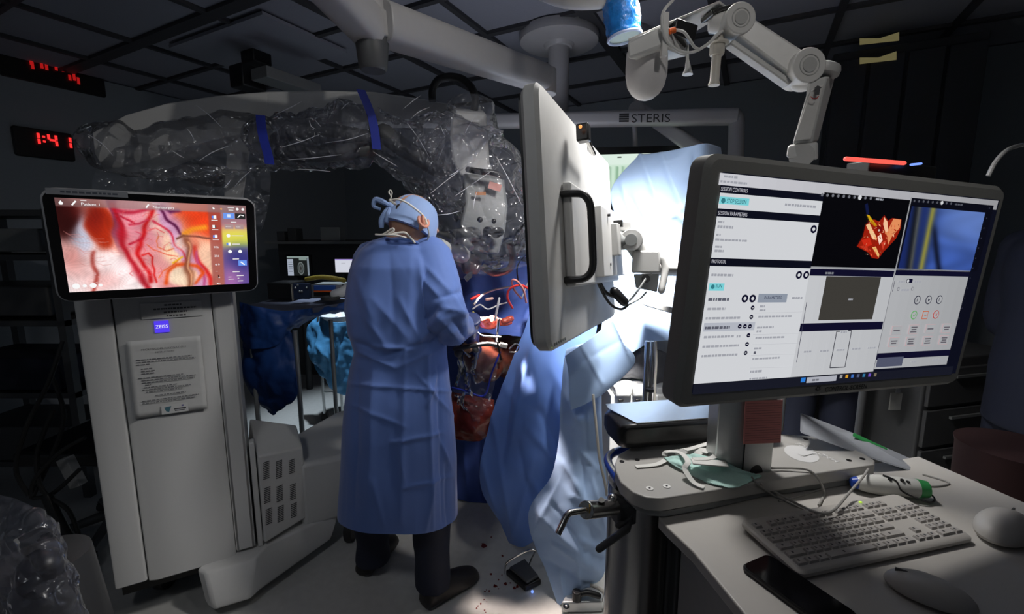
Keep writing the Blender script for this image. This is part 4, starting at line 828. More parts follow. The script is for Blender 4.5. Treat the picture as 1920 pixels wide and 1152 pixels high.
for x0, y0, x1, y1, Y in ((367, 197, 417, 240, 1.78), (373, 302, 428, 274, 1.70), (350, 241, 364, 262, 1.76), (322, 282, 345, 296, 1.70), (518, 214, 566, 190, 1.86), (580, 226, 592, 242, 1.84), (590, 224, 602, 238, 1.84), (528, 276, 600, 252, 1.84), (540, 300, 640, 290, 1.86), (610, 268, 690, 250, 1.90), (763, 230, 806, 297, 1.90), (770, 223, 806, 201, 1.95), (807, 363, 880, 308, 1.84), (853, 368, 920, 322, 1.82), (930, 293, 978, 384, 1.88), (700, 285, 745, 312, 1.9),
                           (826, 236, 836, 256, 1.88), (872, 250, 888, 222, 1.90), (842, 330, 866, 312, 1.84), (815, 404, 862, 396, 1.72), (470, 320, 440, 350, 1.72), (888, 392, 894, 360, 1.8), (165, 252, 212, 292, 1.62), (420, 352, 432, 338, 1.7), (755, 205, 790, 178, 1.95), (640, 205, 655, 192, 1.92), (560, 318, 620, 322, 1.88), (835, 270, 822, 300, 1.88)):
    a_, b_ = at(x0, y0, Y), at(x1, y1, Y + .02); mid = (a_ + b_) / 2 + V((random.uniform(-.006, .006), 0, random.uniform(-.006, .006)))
    MB().tube([a_, mid, b_], [.0005, .0016, .0005], 6, sub=4).build('fold_glint', M_glint, fd)
# dark contents bundled in the film
for pts, r_ in ((((520, 262), (560, 245), (620, 245), (690, 258)), .03), (((530, 285), (600, 290), (690, 280)), .035), (((310, 300), (350, 318), (400, 330)), .05), (((720, 250), (760, 280), (830, 320)), .04)):
    tag(MB().tube([at(x, y, 2.02) for x, y in pts], r_, 12, round_=True, sub=4).build('cable_bundle', M_dgrey), {520: 'upper grey cable bundle inside the clear film between the two blue straps', 530: 'lower grey cable bundle sagging in the film between the two blue straps', 310: 'dark bundle in the film behind the touch display', 720: 'grey cable bundle running down in film to the microscope head'}[pts[0][0]], 'cable')
# ================================================================ white monitor seen from behind
TL = V((.0471, .9304, 1.7589)); h = V((.3766, .9244, -.061)).normalized(); BL = V((.0766, .8830, 1.2218)); e_ = (BL - TL).normalized(); e_ = (e_ - h * e_.dot(h)).normalized(); mo = h.cross(e_).normalized()
if mo.x < 0: mo = -mo
def LM(a, b, c=0): return TL + h * a + e_ * b + mo * c
wm = thing('monitor', LM(.4, .54), 'large white-backed monitor with black handle, seen edge-on from behind in the middle', 'monitor')
slab(LM(.39, .27, -.019), h, -e_, .78, .54, .035, .038, rim=.008).build('housing', mat('monitor_shell', (.50, .50, .49), .45), wm)
slab(LM(.39, .27, -.041), h, -e_, .76, .52, .03, .006).build('screen_glass', M_black, wm)
MB().box(LM(.445, .295, .011), (.61, .235, .022), h, e_, mo).build('back_cover', M_case2, wm, bevel=.006)
MB().box(LM(.55, .300, .030), (.38, .19, .030), h, e_, mo).build('mount_cover', M_case2, wm, bevel=.003)
hd = MB(); hd.tube([LM(.132, .205, .004), LM(.134, .207, .030), LM(.137, .212, .050), LM(.14, .232, .062), LM(.14, .27, .064), LM(.14, .33, .064), LM(.14, .372, .062), LM(.137, .392, .048), LM(.134, .396, .028), LM(.132, .396, .004)], .0085, 12, sub=4, round_=True); hd.build('handle', M_black, wm)
led = MB(); led.ball(at(1034, 651, .905), .0022, n=8, m=6); led.build('power_led', mat('green_led', (.1, .2, 0), emit=(.55, 1, .05), estr=1.2), wm)
for i in range(6): MB().cyl(LM(.03 + i * .016, .525, 0), LM(.03 + i * .016, .525, .002), .0035, 10).build('button', M_grey, wm)
wb = at(1094, 250, 1.12); MB().box(wb, (.03, .04, .03), h, e_, mo).build('clip_camera', M_black, wm, bevel=.004)
MB().tube([wb + h * .01, wb + h * .12 + Zv * -.02], .006, 8).build('clip_bar', M_chrome, wm)
MB().ball(wb + V((-.012, -.03, .008)), .004).build('orange_led', mat('orange_led', (.2, .1, 0), emit=(1, .3, .08), estr=1.5), wm)
cvn = Canvas(LM(.42, .02, .0006), h * .08, e_ * .03)
for k in range(5): cvn.rect(.008 + .012 * k, .006, .014 + .012 * k, .02, (.05, .05, .05))
cvn.build('maker_mark', M_print, wm)
# mount: plates, swivel and arm block
ma = thing('articulated_mount', at(1214, 500, 1.5), 'grey articulated mount arm holding the white monitor in the glare', 'arm')
for x, y0, y1, d_, w_ in ((1130, 395, 500, .012, .07), (1142, 402, 505, .012, .06), (1152, 420, 480, .03, .05)):
    c = (at(x, y0, 1.37) + at(x, y1, 1.37)) / 2; hh = (at(x, y0, 1.37) - at(x, y1, 1.37)).length; MB().box(c, (w_, hh, d_), h, e_, mo).build('mount_plate', M_case, ma, bevel=.003)
for x, y in ((1124, 396), (1139, 404), (1126, 494), (1141, 496)): MB().cyl(at(x, y, 1.31), at(x, y, 1.31) + mo * .008, .004, 10).build('screw', M_black, ma)
MB().box(at(1158, 420, 1.40), (.02, .02, .03), h, e_, mo).build('clasp', M_black, ma)
MB().box(at(1168, 425, 1.45), (.035, .06, .03), V((1, 0, -.15)), V((0, 1, 0))).build('arm_cover', M_case2, ma, bevel=.004)
MB().tube([at(1148, 452, 1.42), at(1183, 452, 1.44)], .028, 18).build('swivel', M_grey, ma, bevel=.003)
m = MB(); m.cyl(at(1184, 450, 1.40), at(1184, 450, 1.50), .034, 24); m.build('joint', M_case, ma, bevel=.003); MB().cyl(at(1183, 450, 1.388), at(1183, 450, 1.40), .018, 20).build('joint_cap', M_grey, ma)
m = MB(); m.tube([at(1186, 452, 1.45), at(1204, 480, 1.47)], .030, 16); m.build('link', M_case, ma)
m = MB(); m.loft([[at(x, y, Y) for x, y, Y in r] for r in (((1186, 470, 1.42), (1238, 470, 1.42), (1238, 470, 1.52), (1186, 470, 1.52)), ((1184, 512, 1.42), (1239, 512, 1.42), (1239, 512, 1.52), (1184, 512, 1.52)))]); m.build('arm_block', M_case, ma, bevel=.006)
m = MB(); m.loft([[at(x, y, Y) for x, y, Y in r] for r in (((1188, 514, 1.425), (1236, 514, 1.425), (1236, 514, 1.52), (1188, 514, 1.52)), ((1192, 540, 1.43), (1232, 548, 1.43), (1232, 548, 1.5), (1192, 540, 1.5)))]); m.build('arm_block_foot', M_grey, ma, bevel=.004)
m = MB(); m.tube([at(1242, 482, 1.48), at(1247, 505, 1.48), at(1240, 545, 1.48)], .012, 10, sub=4, round_=True); m.build('side_cover', M_case2, ma)
MB().cyl(at(1211, 523, 1.405), at(1211, 523, 1.43), .013, 16).build('cable_port', M_black, ma)
cable([at(1108, 493, 1.25), at(1120, 520, 1.3), at(1135, 548, 1.36), at(1152, 556, 1.4)], .006).build('power_cable', M_rub, ma)
cable([at(1108, 500, 1.25), at(1128, 545, 1.34), at(1146, 572, 1.38), at(1165, 580, 1.4), at(1178, 572, 1.4)], .004).build('power_cable', M_rub, ma)
MB().tube([at(1152, 547, 1.39), at(1170, 566, 1.4)], .015, 14, round_=True).build('cable_ferrite', M_black, ma)
cable([at(1211, 523, 1.40), at(1196, 545, 1.39), at(1182, 562, 1.4), at(1172, 566, 1.4)], .0035).build('power_cable', M_steel, ma)
cable([at(1178, 572, 1.4), at(1200, 560, 1.42), at(1212, 548, 1.43)], .003).build('power_cable', M_steel, ma)
MB().tube([at(1212, 500, 1.53), at(1300, 505, 1.9)], .03, 16).build('arm_rod', M_case, ma)
# ================================================================ control screen
k_ = 1.1
K = [C0 + (V(p) - C0) * k_ for p in ((.244, .589, 1.557), (.817, .769, 1.534), (.800, .785, 1.190), (.228, .606, 1.213))]
kex = ((K[1] - K[0]) + (K[2] - K[3])).normalized(); key = ((K[3] - K[0]) + (K[2] - K[1])).normalized(); key = (key - kex * key.dot(kex)).normalized()
kc = sum(K, V((0, 0, 0))) / 4; kn = kex.cross(key).normalized(); kn = -kn if kn.dot(kc - C0) > 0 else kn
kw, kh = .66, .3795
cs = thing('control_monitor', kc + key * .2, 'dark grey control monitor showing a bright session window, standing over the cart', 'monitor')
M_bez = mat('monitor_bezel', (.32, .32, .30), .6, bump=.02, bscale=300)
slab(kc - kn * .022, kex, -key, kw, kh, .022, .044, rim=.008).build('housing', M_bez, cs)
MB().box(kc - kn * .06, (.26, .20, .04), kex, key, kn).build('back_cover', M_dgrey, cs, bevel=.01)
cv = Canvas(kc - kex * kw / 2 - key * kh / 2 + kn * .0006, kex * kw, key * kh, step=.00025)
a0, b0 = cv.uv(1350, 322); a1 = (cv.uv(1875, 362)[0] + cv.uv(1797, 690)[0]) / 2; b1 = cv.uv(1302, 738)[1]
W_, H_ = a1 - a0, b1 - b0; aL = (a0 + cv.uv(1302, 738)[0]) / 2
g = lambda x, y: (1320 + x / 3.31, 300 + y / 3.31); g2 = lambda x, y: (1280 + x / 3, 384 + y / 3)
def rr_(p, q, col): cv.pr(*p, *q, col)
wt = s2l(206, 208, 212); nv_ = s2l(14, 13, 40); gy = s2l(150, 152, 156); lg = s2l(186, 188, 193)
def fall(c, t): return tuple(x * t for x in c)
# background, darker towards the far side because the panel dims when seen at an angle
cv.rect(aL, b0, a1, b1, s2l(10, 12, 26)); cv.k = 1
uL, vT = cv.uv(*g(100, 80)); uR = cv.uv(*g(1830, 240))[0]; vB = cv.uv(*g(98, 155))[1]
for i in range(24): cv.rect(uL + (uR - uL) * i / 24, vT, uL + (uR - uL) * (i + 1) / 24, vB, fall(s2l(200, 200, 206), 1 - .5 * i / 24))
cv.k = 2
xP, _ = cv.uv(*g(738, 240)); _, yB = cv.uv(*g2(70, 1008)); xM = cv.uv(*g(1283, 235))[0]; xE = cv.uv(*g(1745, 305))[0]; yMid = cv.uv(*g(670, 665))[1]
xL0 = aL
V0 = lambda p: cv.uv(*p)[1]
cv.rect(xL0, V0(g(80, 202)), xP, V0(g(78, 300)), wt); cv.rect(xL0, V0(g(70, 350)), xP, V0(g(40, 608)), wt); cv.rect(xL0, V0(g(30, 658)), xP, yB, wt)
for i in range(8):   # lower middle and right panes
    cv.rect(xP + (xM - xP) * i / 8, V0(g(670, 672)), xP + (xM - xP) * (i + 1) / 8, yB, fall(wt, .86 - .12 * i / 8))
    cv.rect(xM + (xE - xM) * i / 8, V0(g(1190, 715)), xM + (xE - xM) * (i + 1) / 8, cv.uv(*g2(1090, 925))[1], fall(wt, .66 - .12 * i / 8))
cv.k = 3
cv.rect(xP, V0(g(735, 200)), xM, yMid, s2l(4, 4, 8)); cv.rect(xM, V0(g(1285, 235)), xE + .02, yMid, s2l(8, 9, 20))
cv.k = 4
cv.rect(xM - .0014, V0(g(1283, 232)), xM + .0014, V0(g(1188, 720)), s2l(150, 152, 156)); cv.rect(xP, yMid - .001, xE, yMid + .0015, s2l(150, 152, 156)); cv.rect(xM - .0006, yMid, xM + .0006, yB, s2l(110, 112, 118))
cv.rect(xP, V0(g(668, 675)), xM - .002, V0(g(668, 718)), nv_); cv.rect(xM + .002, V0(g(1190, 678)), xE, V0(g(1190, 716)), nv_)
y1 = V0(g2(672, 668)); cv.rect(xP, y1, xM - .002, y1 + .0135, nv_); y2 = V0(g2(1100, 845)); cv.rect(xM, y2 - .003, xE, y2 + .009, nv_)
cv.k = 5
for t, p, x1 in (('SESSION CONTROLS', g(100, 190), g(268, 196)), ('SESSION PARAMETERS', g(82, 340), g(265, 345)), ('PROTOCOL', g(42, 640), g(132, 640))): cv.ptext(t, *p, x1[0], .0055, s2l(190, 190, 200))
rr_(g(95, 226), g(272, 285), s2l(120, 205, 212)); rr_(g(30, 765), g(118, 812), s2l(120, 205, 212)); rr_(g(336, 830), g(506, 884), s2l(140, 148, 162))
rr_(g2(118, 665), g2(398, 706), s2l(176, 180, 190)); rr_(g2(1093, 862), g2(1228, 905), s2l(80, 84, 104))
q0 = g2(805, 402); q1 = g2(1068, 640); cv.rect(cv.uv(*q0)[0], cv.uv(*q0)[1], cv.uv(*g2(1113, 402))[0], cv.uv(*g2(765, 650))[1], s2l(60, 58, 54))
cv.k = 6
cv.ptext('STOP SESSION', *g(135, 266), g(257, 266)[0], .0060, s2l(20, 70, 84)); cv.ptext('RUN', *g(66, 792), g(105, 792)[0], .0055, s2l(20, 70, 84)); cv.ptext('PARAMETERS', *g(368, 864), g(475, 862)[0], .0048, s2l(40, 44, 70))
cv.disc(*g(115, 253), .0038, s2l(50, 120, 130)); cv.disc(*g(50, 787), .0034, s2l(50, 120, 130))
def words(p, q, hgt, col, n=3):
    (x0, y0), (x1, _) = cv.uv(*p), cv.uv(*q); x = x0
    while x < x1 - .001: wd = min(x1 - x, random.uniform(.003, .008) * n / 3); cv.rect(x, y0, x + wd, y0 + hgt, col); x += wd + .0012
gt = s2l(158, 160, 168)
cv.ptext('STOP', *g(120, 108), g(150, 108)[0], .003, gt) if 0 else None
for p, q, h_ in ((g(120, 95), g(205, 100), .003), (g(98, 126), g(265, 135), .003), (g(498, 270), g(690, 285), .0035), (g(82, 378), g(122, 380), .0028), (g(80, 405), g(178, 408), .004), (g(72, 458), g(100, 458), .0028), (g(66, 487), g(270, 490), .003),
                 (g(65, 532), g(108, 532), .0028), (g(62, 556), g(118, 558), .0036), (g(42, 705), g(178, 710), .0038), (g(24, 856), g(152, 858), .0045), (g(542, 850), g(606, 852), .0035), (g(18, 917), g(128, 918), .0036), (g2(126, 632), g2(325, 632), .0036), (g2(122, 685), g2(262, 686), .0042),
                 (g2(116, 738), g2(290, 734), .0036), (g2(300, 734), g2(322, 732), .0036), (g2(108, 792), g2(312, 784), .0036), (g2(103, 845), g2(305, 838), .0036), (g2(430, 566), g2(458, 566), .003), (g2(428, 588), g2(462, 588), .003), (g2(422, 624), g2(610, 622), .003), (g2(414, 685), g2(508, 684), .003),
                 (g2(412, 707), g2(440, 707), .003), (g2(406, 744), g2(570, 740), .003), (g2(398, 803), g2(440, 802), .003), (g2(396, 824), g2(414, 824), .0045), (g2(388, 862), g2(545, 856), .003), (g2(376, 932), g2(446, 930), .004), (g2(372, 974), g2(470, 970), .003),
                 (g2(678, 822), g2(725, 820), .003), (g2(770, 818), g2(818, 816), .003), (g2(862, 813), g2(908, 812), .003), (g2(950, 806), g2(996, 804), .003), (g2(1038, 801), g2(1080, 799), .003), (g2(1210, 428), g2(1246, 428), .003), (g2(1300, 428), g2(1335, 428), .003), (g2(1226, 474), g2(1270, 472), .0036), (g2(1283, 879), g2(1310, 878), .003), (g2(1405, 868), g2(1450, 866), .003), (g2(928, 527), g2(954, 525), .003)):
    words(p, q, h_, gt if h_ < .0042 else s2l(90, 92, 104))
for p in (g(675, 430), g(584, 714), g(629, 714), g(249, 860), g(297, 860)): cv.disc(*p, .0062, nv_); 
for p in (g(297, 917), g(289, 974), g2(374, 683), g2(346, 683), g2(317, 683), g2(366, 734), g2(358, 784), g2(350, 833)): cv.disc(*p, .0036, nv_)
for x in (g2(662, 545), g2(690, 552)): pass
for y0, xx in ((603, 0), (724, 0), (780, 0), (840, 0), (912, 0)): cv.pline([g2(402 - (y0 - 603) * .09, y0 + 6), g2(690 - (y0 - 603) * .16, y0 - 2)], .0006, lg)
cv.pline([g2(693, 548), g2(636, 885)], .0012, s2l(50, 50, 70)); cv.pline([g2(1187, 430), g2(1175, 488)], .0012, s2l(50, 50, 70))
cv.pline([g2(862, 712), g2(823, 916), g2(908, 912), g2(945, 708), g2(925, 708)], .0016, s2l(30, 30, 44)); cv.pline([g2(880, 712), g2(862, 712)], .0016, s2l(30, 30, 44)); words(g2(886, 712), g2(920, 710), .003, gt)
for x in (755, 840, 930, 1020): cv.pline([g2(x - 20, 716), g2(x - 52, 940)], .0004, lg)
cv.k = 7
for p in (g(675, 430), g(584, 714), g(629, 714), g(249, 860), g(297, 860)): cv.disc(*p, .0028, wt)
for p in (g(297, 917), g(289, 974), g2(374, 683), g2(346, 683), g2(317, 683), g2(366, 734), g2(358, 784), g2(350, 833)): a_, b_ = cv.uv(*p); cv.rect(a_ - .0018, b_ - .0005, a_ + .0018, b_ + .0005, wt)
def ring(p, r, col, inner, n=20): cv.k = 7; cv.disc(*p, r, col, n); cv.k = 8; cv.disc(*p, r * .8, inner, n); cv.k = 9
iw = fall(wt, .62)
for p, tp in ((g2(1314, 536), 0), (g2(1377, 535), 1), (g2(1438, 534), 0)):
    ring(p, .0080, s2l(28, 30, 52), iw); a_, b_ = cv.uv(*p); cv.poly([(a_ - .002, b_ - .0028), (a_ + .003, b_), (a_ - .002, b_ + .0028)], s2l(28, 30, 52)) if tp else cv.line([(a_ - .0015, b_ - .003), (a_ - .0015, b_ + .003)], .0014, s2l(28, 30, 52))
gr, rd, og = s2l(84, 160, 84), s2l(176, 62, 56), s2l(190, 96, 60)
p = g2(1295, 620); ring(p, .0080, gr, iw); a_, b_ = cv.uv(*p); cv.line([(a_ - .003, b_), (a_ - .0005, b_ + .0025), (a_ + .0035, b_ - .003)], .0011, gr)
p = g2(1357, 620); a_, b_ = cv.uv(*p); cv.k = 7; cv.rect(a_ - .0075, b_ - .0075, a_ + .0075, b_ + .0075, og); cv.k = 8; cv.rect(a_ - .006, b_ - .006, a_ + .006, b_ + .006, iw); cv.k = 9; cv.rect(a_ - .003, b_ - .0008, a_ + .003, b_ + .0008, og)
p = g2(1419, 617); ring(p, .0080, rd, iw); a_, b_ = cv.uv(*p); cv.line([(a_ - .002, b_ - .002), (a_ + .002, b_ + .002)], .0011, rd); cv.line([(a_ - .002, b_ + .002), (a_ + .002, b_ - .002)], .0011, rd)
p = g2(1273, 428); a_, b_ = cv.uv(*p); cv.k = 7; cv.rect(a_ - .006, b_ - .0035, a_ + .006, b_ + .0035, nv_); cv.disc(*g2(1260, 429), .0036, nv_); cv.k = 8; cv.disc(*g2(1261, 429), .0028, wt)
for p in (g2(1207, 474), g2(1286, 473)): ring(p, .0034, s2l(90, 90, 100), iw)
bx = [g2(1196, 707), g2(1293, 701), g2(1386, 697), g2(1477, 694), g2(1181, 772), g2(1276, 768), g2(1370, 765), g2(1462, 760)]
for i, p in enumerate(bx):
    a_, b_ = cv.uv(*p); cv.k = 7; cv.rect(a_ - .0122, b_ - .0085, a_ + .0122, b_ + .0085, s2l(196, 150, 154)); cv.k = 8; cv.rect(a_ - .0116, b_ - .0079, a_ + .0116, b_ + .0079, fall(wt, .60)); cv.k = 9
    n_l = (1, 3, 1, 2, 2, 3, 3, 3)[i]
    for j in range(n_l): cv.rect(a_ - .008 + .0015 * (j % 2), b_ - .0012 + (j - (n_l - 1) / 2) * .0042, a_ + .008 - .0015 * (j % 2), b_ + .0012 + (j - (n_l - 1) / 2) * .0042, s2l(96, 92, 100))
cv.k = 6
for i in range(10): p = g(728 + i * 33.5, 217 + i * 2.4); cv.disc(*p, .0026 if i != 7 else .004, s2l(110, 112, 120) if i != 7 else wt, 8)
for i in range(9): p = g(1300 + i * 28.5, 255 + i * 2.0); cv.disc(*p, .0022 if i != 6 else .0034, s2l(80, 82, 92) if i != 6 else wt, 8)
words(g(1062, 238), g(1108, 240), .003, gt); words(g(1555, 270), g(1600, 272), .003, s2l(80, 82, 92)); words(g(750, 695), g(800, 697), .0035, s2l(120, 122, 130))
for i in range(12): cv.disc(*g(1765 - i * 17, 300 + i * 62), .0016, s2l(44, 46, 60), 8)
# surgical photo pane
def ppl(pts, col, f=g2): cv.ppoly([f(*q_) for q_ in pts], col)
cv.k = 6
ppl([(1030, 55), (1045, 60), (1090, 120), (1078, 125), (1050, 100)], s2l(200, 160, 20))
ppl([(975, 235), (1008, 180), (1025, 110), (1070, 82), (1100, 95), (1130, 60), (1150, 90), (1175, 75), (1225, 82), (1222, 130), (1195, 190), (1120, 270), (1095, 305), (1060, 300), (1040, 270)], s2l(150, 28, 10))
cv.k = 7
for pts, c_ in (([(1025, 115), (1045, 105), (1080, 175), (1085, 200), (1060, 190)], (235, 190, 140)), ([(1180, 78), (1222, 84), (1215, 130), (1170, 180), (1150, 225), (1140, 160)], (225, 140, 90)), ([(1128, 70), (1145, 95), (1150, 150), (1135, 160), (1122, 110)], (240, 190, 150)),
                ([(1090, 180), (1110, 165), (1118, 200), (1100, 225)], (250, 210, 190)), ([(1060, 240), (1080, 235), (1100, 280), (1095, 298)], (230, 180, 110)), ([(1000, 200), (1045, 185), (1060, 225), (1020, 240)], (200, 40, 20)), ([(1110, 215), (1140, 200), (1120, 255)], (200, 60, 40)), ([(1085, 120), (1110, 110), (1115, 150), (1090, 160)], (120, 12, 10)), ([(990, 235), (1030, 225), (1040, 265)], (190, 50, 30)), ([(1092, 140), (1102, 138), (1104, 150), (1094, 150)], (255, 235, 220))):
    ppl(pts, s2l(*c_))
rsd = random.Random(5); cv.k = 8
for i in range(90):
    x, y = rsd.uniform(1010, 1215), rsd.uniform(90, 285)
    if y - 90 > (1215 - x) * 1.3 + 40 or (y > 200 and x > 1150) or (x < 1030 and y < 170): continue
    s_ = rsd.uniform(2, 9); c_ = rsd.choice([(240, 150, 90), (170, 20, 10), (220, 80, 50), (120, 10, 8), (250, 200, 160)]); a2 = rsd.uniform(0, 3)
    ppl([(x - s_ * math.cos(a2), y - s_ * 1.6 * math.sin(a2)), (x + s_ * .4, y - s_ * .3), (x + s_ * math.cos(a2), y + s_ * 1.6 * math.sin(a2)), (x - s_ * .3, y + s_ * .4)], s2l(*c_))
cv.k = 6
ppl([(1020, 0), (1035, -10), (1045, 50), (1030, 60)], s2l(14, 22, 60))
# room camera pane
cv.k = 6
gx, gy_ = 60, 40; x0c, y0c = cv.uv(*g(1285, 288)); x1c = xE; y1c = yMid - .001
uu, vv_ = np.meshgrid(np.linspace(0, 1, gx + 1), np.linspace(0, 1, gy_ + 1)); S = lambda x: 1 / (1 + np.exp(-np.clip(x, -30, 30)))
im = np.zeros(uu.shape + (3,)) + np.array([.22, .33, .62]); nz_ = np.sin(9 * uu + 4 * np.sin(6 * vv_)) * np.sin(7 * vv_ + 3 * uu)
im = im * (1 + .12 * nz_[..., None]); md = S((uu - .36) * 30)[..., None]; im = im * md + (1 - md) * np.array([.10, .16, .38])
lt = (S((.55 - vv_ - .2 * (1 - uu)) * 10) * S((uu - .4) * 10))[..., None]; im = im * (1 - lt * .5) + lt * .5 * np.array([.50, .60, .80])
def bar(cx0, cx1, w__, c_): 
    global im
    cc = cx0 + (cx1 - cx0) * vv_; m_ = (S((w__ - np.abs(uu - cc)) * 70))[..., None]; im = im * (1 - m_) + m_ * np.array(c_)
bar(.06, .13, .035, (.05, .06, .09)); bar(.10, .16, .012, (.40, .40, .34)); bar(.28, .30, .028, (.42, .43, .30)); bar(.275, .295, .010, (.66, .62, .20))
m_ = (S((.03 - np.abs(uu - (.33 + .28 * np.clip(vv_ - .2, 0, 1) ** 1.2))) * 60) * S((vv_ - .3) * 20))[..., None]; im = im * (1 - m_) + m_ * np.array([.04, .05, .10])
im = np.clip(im, 0, 1); grid_face(cv, x0c, y0c, x1c, y1c, np.where(im < .04, im / 12.92, ((im + .055) / 1.055) ** 2.4))
# taskbar
tb0 = V0(g2(68, 1010)); cv.k = 7; cv.rect(aL, yB, xE + .02, b1 + .001, s2l(22, 24, 36)); cv.k = 8
rr_(g2(662, 972), g2(682, 996), s2l(40, 120, 210))
sx0, sy0 = cv.uv(*g2(695, 970)); sx1 = cv.uv(*g2(862, 960))[0]; cv.rect(sx0, sy0, sx1, sy0 + .0100, s2l(170, 172, 182))
for i, c_ in enumerate(((150, 150, 150), (210, 150, 40), (60, 110, 190), (80, 90, 120), (50, 120, 160), (110, 80, 190), (120, 110, 90))):
    a_, b_ = cv.uv(*g2(885 + i * 32, 966 - i * 1.8)); cv.rect(a_ - .003, b_ - .003, a_ + .003, b_ + .003, s2l(*c_))
cv.k = 9; words(g2(722, 980), g2(760, 978), .0035, s2l(110, 112, 120))
cv.build('screen', M_screen, cs)
cl = Canvas(cv.tl + kn * .0004, kex * kw, key * kh); a_, b_ = cl.uv(1525, 734); a2_, b2_ = cl.uv(1627, 725)
cl.text('CONTROL-SCREEN', *cl.uv(1546, 735), .0085, (.004, .004, .004), wfit=cl.uv(1624, 730)[0] - cl.uv(1546, 735)[0])
for k in range(10): aa = k * .628; u_, v_ = cl.uv(1534, 729); cl.line([(u_ + .0025 * math.cos(aa), v_ + .002 * math.sin(aa)), (u_ + .0065 * math.cos(aa + .5), v_ + .005 * math.sin(aa + .5))], .0012, (.004, .004, .004))
cl.text('MINDTRACE', *cl.uv(1527, 741), .0024, (.004, .004, .004), wfit=.012); cl.build('lettering', M_print, cs)
MB().box(at(1400, 680, .88) + V((0, 0, 0)), (.09, .09, .08), kex, key, kn).build('tilt_bracket', M_dgrey, cs, bevel=.004)
# ================================================================ cart
ZP, ZT = .955, .91
cex, cey = azv(76), azv(-14)
ct = thing('equipment_cart', atz(1500, 1150, 0) * 0 + V((.62, .78, 0)), 'rounded equipment cart with pale worktop, grey upper shelf and steel corner column', 'cart')
def P2(l, z): return [atz(x, y, z) for x, y in l]
plate = P2([(1153, 868), (1154, 882), (1163, 903), (1186, 923), (1212, 933), (1240, 935), (1330, 921), (1440, 901), (1640, 872), (1641, 864), (1622, 852), (1600, 842), (1520, 818), (1440, 812), (1300, 820), (1185, 838), (1160, 852)], ZP)
M_plate = mat('light_grey_shelf', (.42, .41, .39), .35, var=.03)
MB().prism(plate, (0, 0, -.028)).build('upper_shelf', [M_plate], ct, bevel=.003)
MB().prism([p + Zv * -.030 + (V((.55, .95, 0)) - V((p.x, p.y, 0))).normalized() * .012 for p in plate], (0, 0, -.012)).build('shelf_trim', M_grey, ct)
TLc = atz(1240, 955, ZT); TLb = atz(1400, 1152, ZT); te = (TLb - TLc).normalized()
tp = [atz(1235, 972, ZT), atz(1236, 962, ZT), atz(1250, 948, ZT), TLc + cex * .10 + cey * .04, TLc + cex * .75 + cey * .045, TLc + cex * .78 + te * .62, TLc + te * .60, atz(1300, 1035, ZT), atz(1252, 990, ZT)]
MB().prism(tp, (0, 0, -.022)).build('worktop', mat('pale_worktop', (.52, .50, .47), .38, var=.02), ct, bevel=.003)
i_ = .03
bd = MB(); q = [TLc + cex * i_ + te * .03, TLc + cex * .72 + te * .03, TLc + cex * .72 + te * .58, TLc + cex * i_ + te * .58]
bd.prism([V((p.x, p.y, ZT - .022)) for p in q], (0, 0, -.76)); bd.build('body', mat('cart_body', (.30, .30, .30), .5), ct, bevel=.006)
cA = atz(1200, 925, .925); cc_ = V((cA.x + .015, cA.y + .065, 0))
MB().cyl(cc_ + Zv * .06, cc_ + Zv * .913, .066, 40).build('corner_column', M_chrome, ct)
MB().box(cc_ + cex * .105 + cey * -.02 + Zv * .49, (.09, .10, .85), cex, cey, Zv).build('side_post', M_dgrey, ct, bevel=.006)
MB().box(cc_ + cex * .30 + cey * .03 + Zv * .49, (.5, .16, .85), cex, cey, Zv).build('rear_body', M_dgrey, ct, bevel=.01)
MB().prism([V((p.x, p.y, .10)) for p in q], (0, 0, -.04)).build('base', M_dgrey, ct, bevel=.01)
for p in q + [cc_]: castor((p.x, p.y, 0), .028, ct)
hb = P2([(1164, 905), (1146, 880), (1140, 862), (1150, 850), (1176, 842)], .915)
MB().tube([p for p in hb], .010, 12, sub=5, round_=True).build('push_handle', mat('blue_plastic', (.02, .06, .35), .3), ct)
MB().tube([p + Zv * .008 for p in hb[:4]], .0045, 8, sub=5).build('handle_cable', M_white, ct)
MB().box(atz(1162, 905, .925) + V((-.004, -.0, 0)), (.012, .018, .028)).build('latch', M_black, ct, bevel=.002)
for x, y in ((1218, 917), (1250, 913)): p = atz(x, y, ZP); MB().cyl(p, p + Zv * .0015, .0075, 18).build('screw_cap', M_white, ct); MB().cyl(p, p + Zv * .0022, .0022, 10).build('screw', M_black, ct)
for x, y in ((1166, 866), (1195, 863), (1511, 824), (1592, 864), (1617, 861)): p = atz(x, y, ZP); MB().cyl(p, p + Zv * .001, .0055, 14).build('bolt_hole', M_black, ct)
lc = Canvas(atz(1480, 850, ZP + .0006), cex * .16, cey * -.07); lc.n = Zv; lp = lambda x, y: (lambda d: (d.dot(lc.ex), d.dot(lc.ey)))(atz(x, y, ZP + .0006) - lc.tl)
c0_ = lp(1502, 852); c1_ = lp(1570, 862)
px_ = []
for i in range(26): a_ = i * 6.2832 / 26; px_.append(lp(1503 + 33 * math.cos(a_), 851.5 + 14 * math.sin(a_) + 8 * math.cos(a_)))
lc.poly(px_, (.62, .62, .62)); lc.k = 1
for i in range(4): lc.line([lp(1496 + 8 * j + 5 * i, 852 + 1.2 * i + 3.0 * math.sin(j + i)) for j in range(4)], .0012, (.30, .30, .30))
ta = lp(1492, 828); tb_ = lp(1576, 866); dx_, dy_ = tb_[0] - ta[0], tb_[1] - ta[1]; Lr = math.hypot(dx_, dy_)
lc.text('MINDTRACE', tb_[0], tb_[1], .014, (.72, .72, .72), wfit=Lr * .92, ang=math.atan2(-dy_, -dx_))
lc.build('logo_print', M_print, ct)
